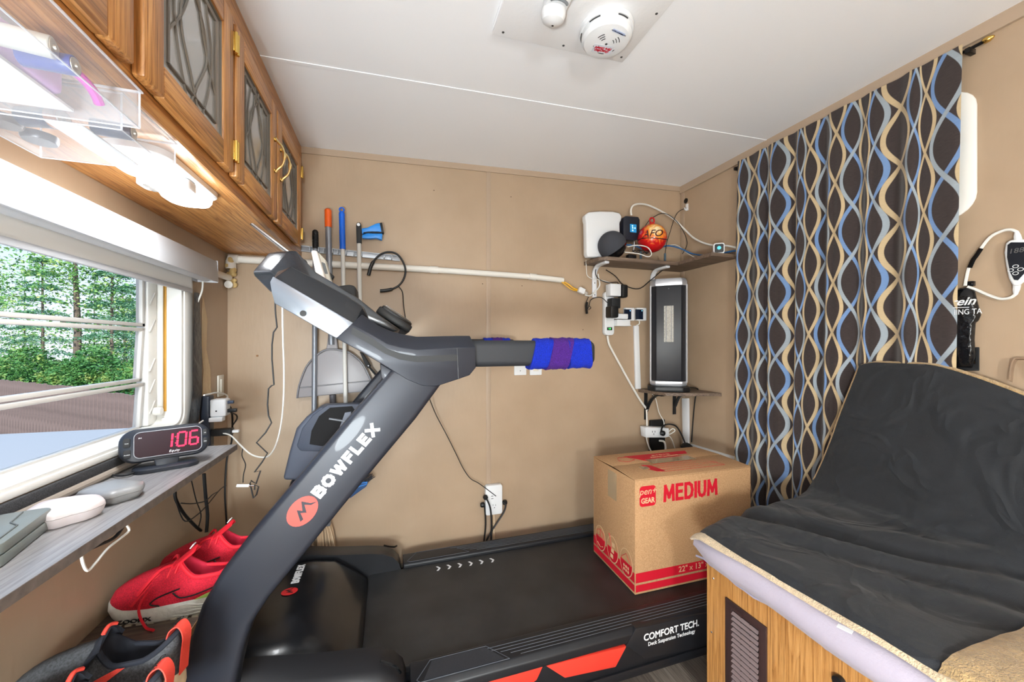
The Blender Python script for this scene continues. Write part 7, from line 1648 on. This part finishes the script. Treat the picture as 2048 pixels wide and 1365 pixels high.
# trees: a handful of shared crowns
def leaf_cloud(n, fn, size, seed):
    r = random.Random(seed); m = MB()
    for _ in range(n):
        c_, s_ = fn(r); c_ = Vector(c_)
        a = Vector((r.gauss(0, 1), r.gauss(0, 1), r.gauss(0, 0.6))).normalized(); b_ = a.cross(Vector((r.gauss(0, 1), r.gauss(0, 1), r.gauss(0, 1)))).normalized()
        k = size*s_*r.uniform(0.6, 1.3); 
        m.add([c_-a*k, c_+b_*k*0.5, c_+a*k, c_-b_*k*0.5], [(0, 1, 2, 3)])
    return m.mesh('foliage', smooth=False, recalc=False)
def conifer(r):
    h = r.random()**0.8; lay = math.floor(h*13)/13+0.02*r.random(); rad = (1-h)*1.25*(0.35+0.65*r.random()**0.5)*(0.7+0.5*math.sin(h*83)**2); a = r.uniform(0, 2*math.pi)
    return (rad*math.cos(a), rad*math.sin(a), 1.0+lay*7.6-rad*0.35), 1
def broad(r):
    cl = r.randrange(9); rr = random.Random(cl+50); cx, cy, cz = rr.gauss(0, 0.75), rr.gauss(0, 0.75), 2.6+rr.uniform(-1.0, 3.4)
    return (cx+r.gauss(0, .55), cy+r.gauss(0, .55), cz+r.gauss(0, .5)), 1
def bush(r):
    a = r.uniform(0, 2*math.pi); e = r.uniform(0, 1); rr = 1.1*(0.75+0.3*r.random())
    return (rr*math.cos(a)*math.sqrt(1-e*e), rr*math.sin(a)*math.sqrt(1-e*e), 0.2+2.0*e*(0.8+0.3*r.random())), 1
def leafmat(name, a, b_, c_):
    m = bpy.data.materials.new(name); m.use_nodes = True; nt = NT(m); bb = m.node_tree.nodes['Principled BSDF']
    geo = nt.new('ShaderNodeNewGeometry'); n1 = nt.new('ShaderNodeTexNoise'); n1.inputs['Scale'].default_value = 2.4; n1.inputs['Detail'].default_value = 6
    nt.l.new(geo.outputs['Position'], n1.inputs['Vector'])
    nt.l.new(nt.ramp(n1.outputs['Fac'], [(0.3, a), (0.52, b_), (0.72, c_)]), bb.inputs['Base Color']); bb.inputs['Roughness'].default_value = 0.6
    bb.inputs['Transmission Weight'].default_value = 0.0; bb.inputs['Subsurface Weight'].default_value = 0.0
    return m
lmats = [leafmat('spruce_leaf', rgb(70, 124, 96), rgb(104, 158, 120), rgb(160, 200, 150)), leafmat('birch_leaf', rgb(80, 136, 76), rgb(130, 180, 98), rgb(206, 216, 130)), leafmat('shrub_leaf', rgb(52, 112, 60), rgb(98, 154, 78), rgb(196, 200, 110))]
bark = mat('tree_bark', rgb(122, 108, 96), 0.9, var=0.3, vscale=10, bump=0.6, bscale=40)
cm_ = [leaf_cloud(9500, conifer, 0.046, 3), leaf_cloud(5600, broad, 0.055, 4), leaf_cloud(5200, bush, 0.060, 5)]
for me, lm in zip(cm_, lmats): me.materials.append(lm)
tkm = [MB().tube([(0, 0, 0), (0.02, 0, 3), (0.0, 0.03, 8.4)], [0.07, 0.05, 0.015], 8).mesh('trunk'), MB().tube([(0, 0, 0), (0.05, 0.0, 2.4), (-0.05, 0.1, 5.4)], [0.11, 0.09, 0.04], 8).mesh('trunk'), MB().tube([(0, 0, 0), (0.02, 0, 1.2)], [0.05, 0.03], 6).mesh('trunk')]
for me in tkm: me.materials.append(bark)
def tree(kind, px, D_, sc, lab, grp):
    g = P(px, 700, D=D_); t = thing(('conifer_tree', 'broadleaf_tree', 'shrub')[kind], (g.x, g.y, GZ), lab, ('tree', 'tree', 'shrub')[kind], grp)
    t.scale = (sc, sc, sc); t.rotation_euler = (0, 0, R.uniform(0, 6.28))
    for nm, me in (('foliage', cm_[kind]), ('trunk', tkm[kind])):
        o = bpy.data.objects.new(nm, me); COL.objects.link(o); o.parent = t
        if nm == 'foliage': o['kind'] = 'stuff'
cons = [(-70, 18, 1.0), (58, 16.5, 0.95), (196, 15, 1.0), (246, 17.5, 1.1), (292, 21, 1.25), (370, 16, 1.0), (-150, 22, 1.2), (20, 27, 0.9), (160, 26, 0.85)]
cl = ['at the left window edge', 'dense one left of the thick trunk', 'thin one right of the thick trunk', 'slim, in the right part of the view', 'at the right side of the glass', 'beyond the right window jamb', 'far beyond the left edge', 'distant, on the far left', 'distant, in the middle of the view']
for (px, D_, sc), s_ in zip(cons, cl): tree(0, px, D_, sc, 'green conifer outside, '+s_, 'conifers behind the fence')
brs = [(124, 14.5, 1.15), (-60, 22, 1.2), (222, 23, 1.0)]
bl_ = ['with thick trunk in the middle of the window', 'at the left end of the window', 'behind the slim conifers on the right']
for (px, D_, sc), s_ in zip(brs, bl_): tree(1, px, D_, sc, 'leafy green tree outside, '+s_, 'leafy trees behind the fence')
shr = [(-90, 12), (-20, 11.5), (30, 13), (75, 12.2), (120, 11.8), (165, 12.5), (205, 11.6), (250, 12.4), (295, 11.9), (345, 12.6)]
for k, (px, D_) in enumerate(shr): tree(2, px, D_, 0.62+0.16*(k % 3), 'yellow-green shrub behind the fence, number %s from the left' % ('one', 'two', 'three', 'four', 'five', 'six', 'seven', 'eight', 'nine', 'ten')[k], 'shrubs behind the fence')
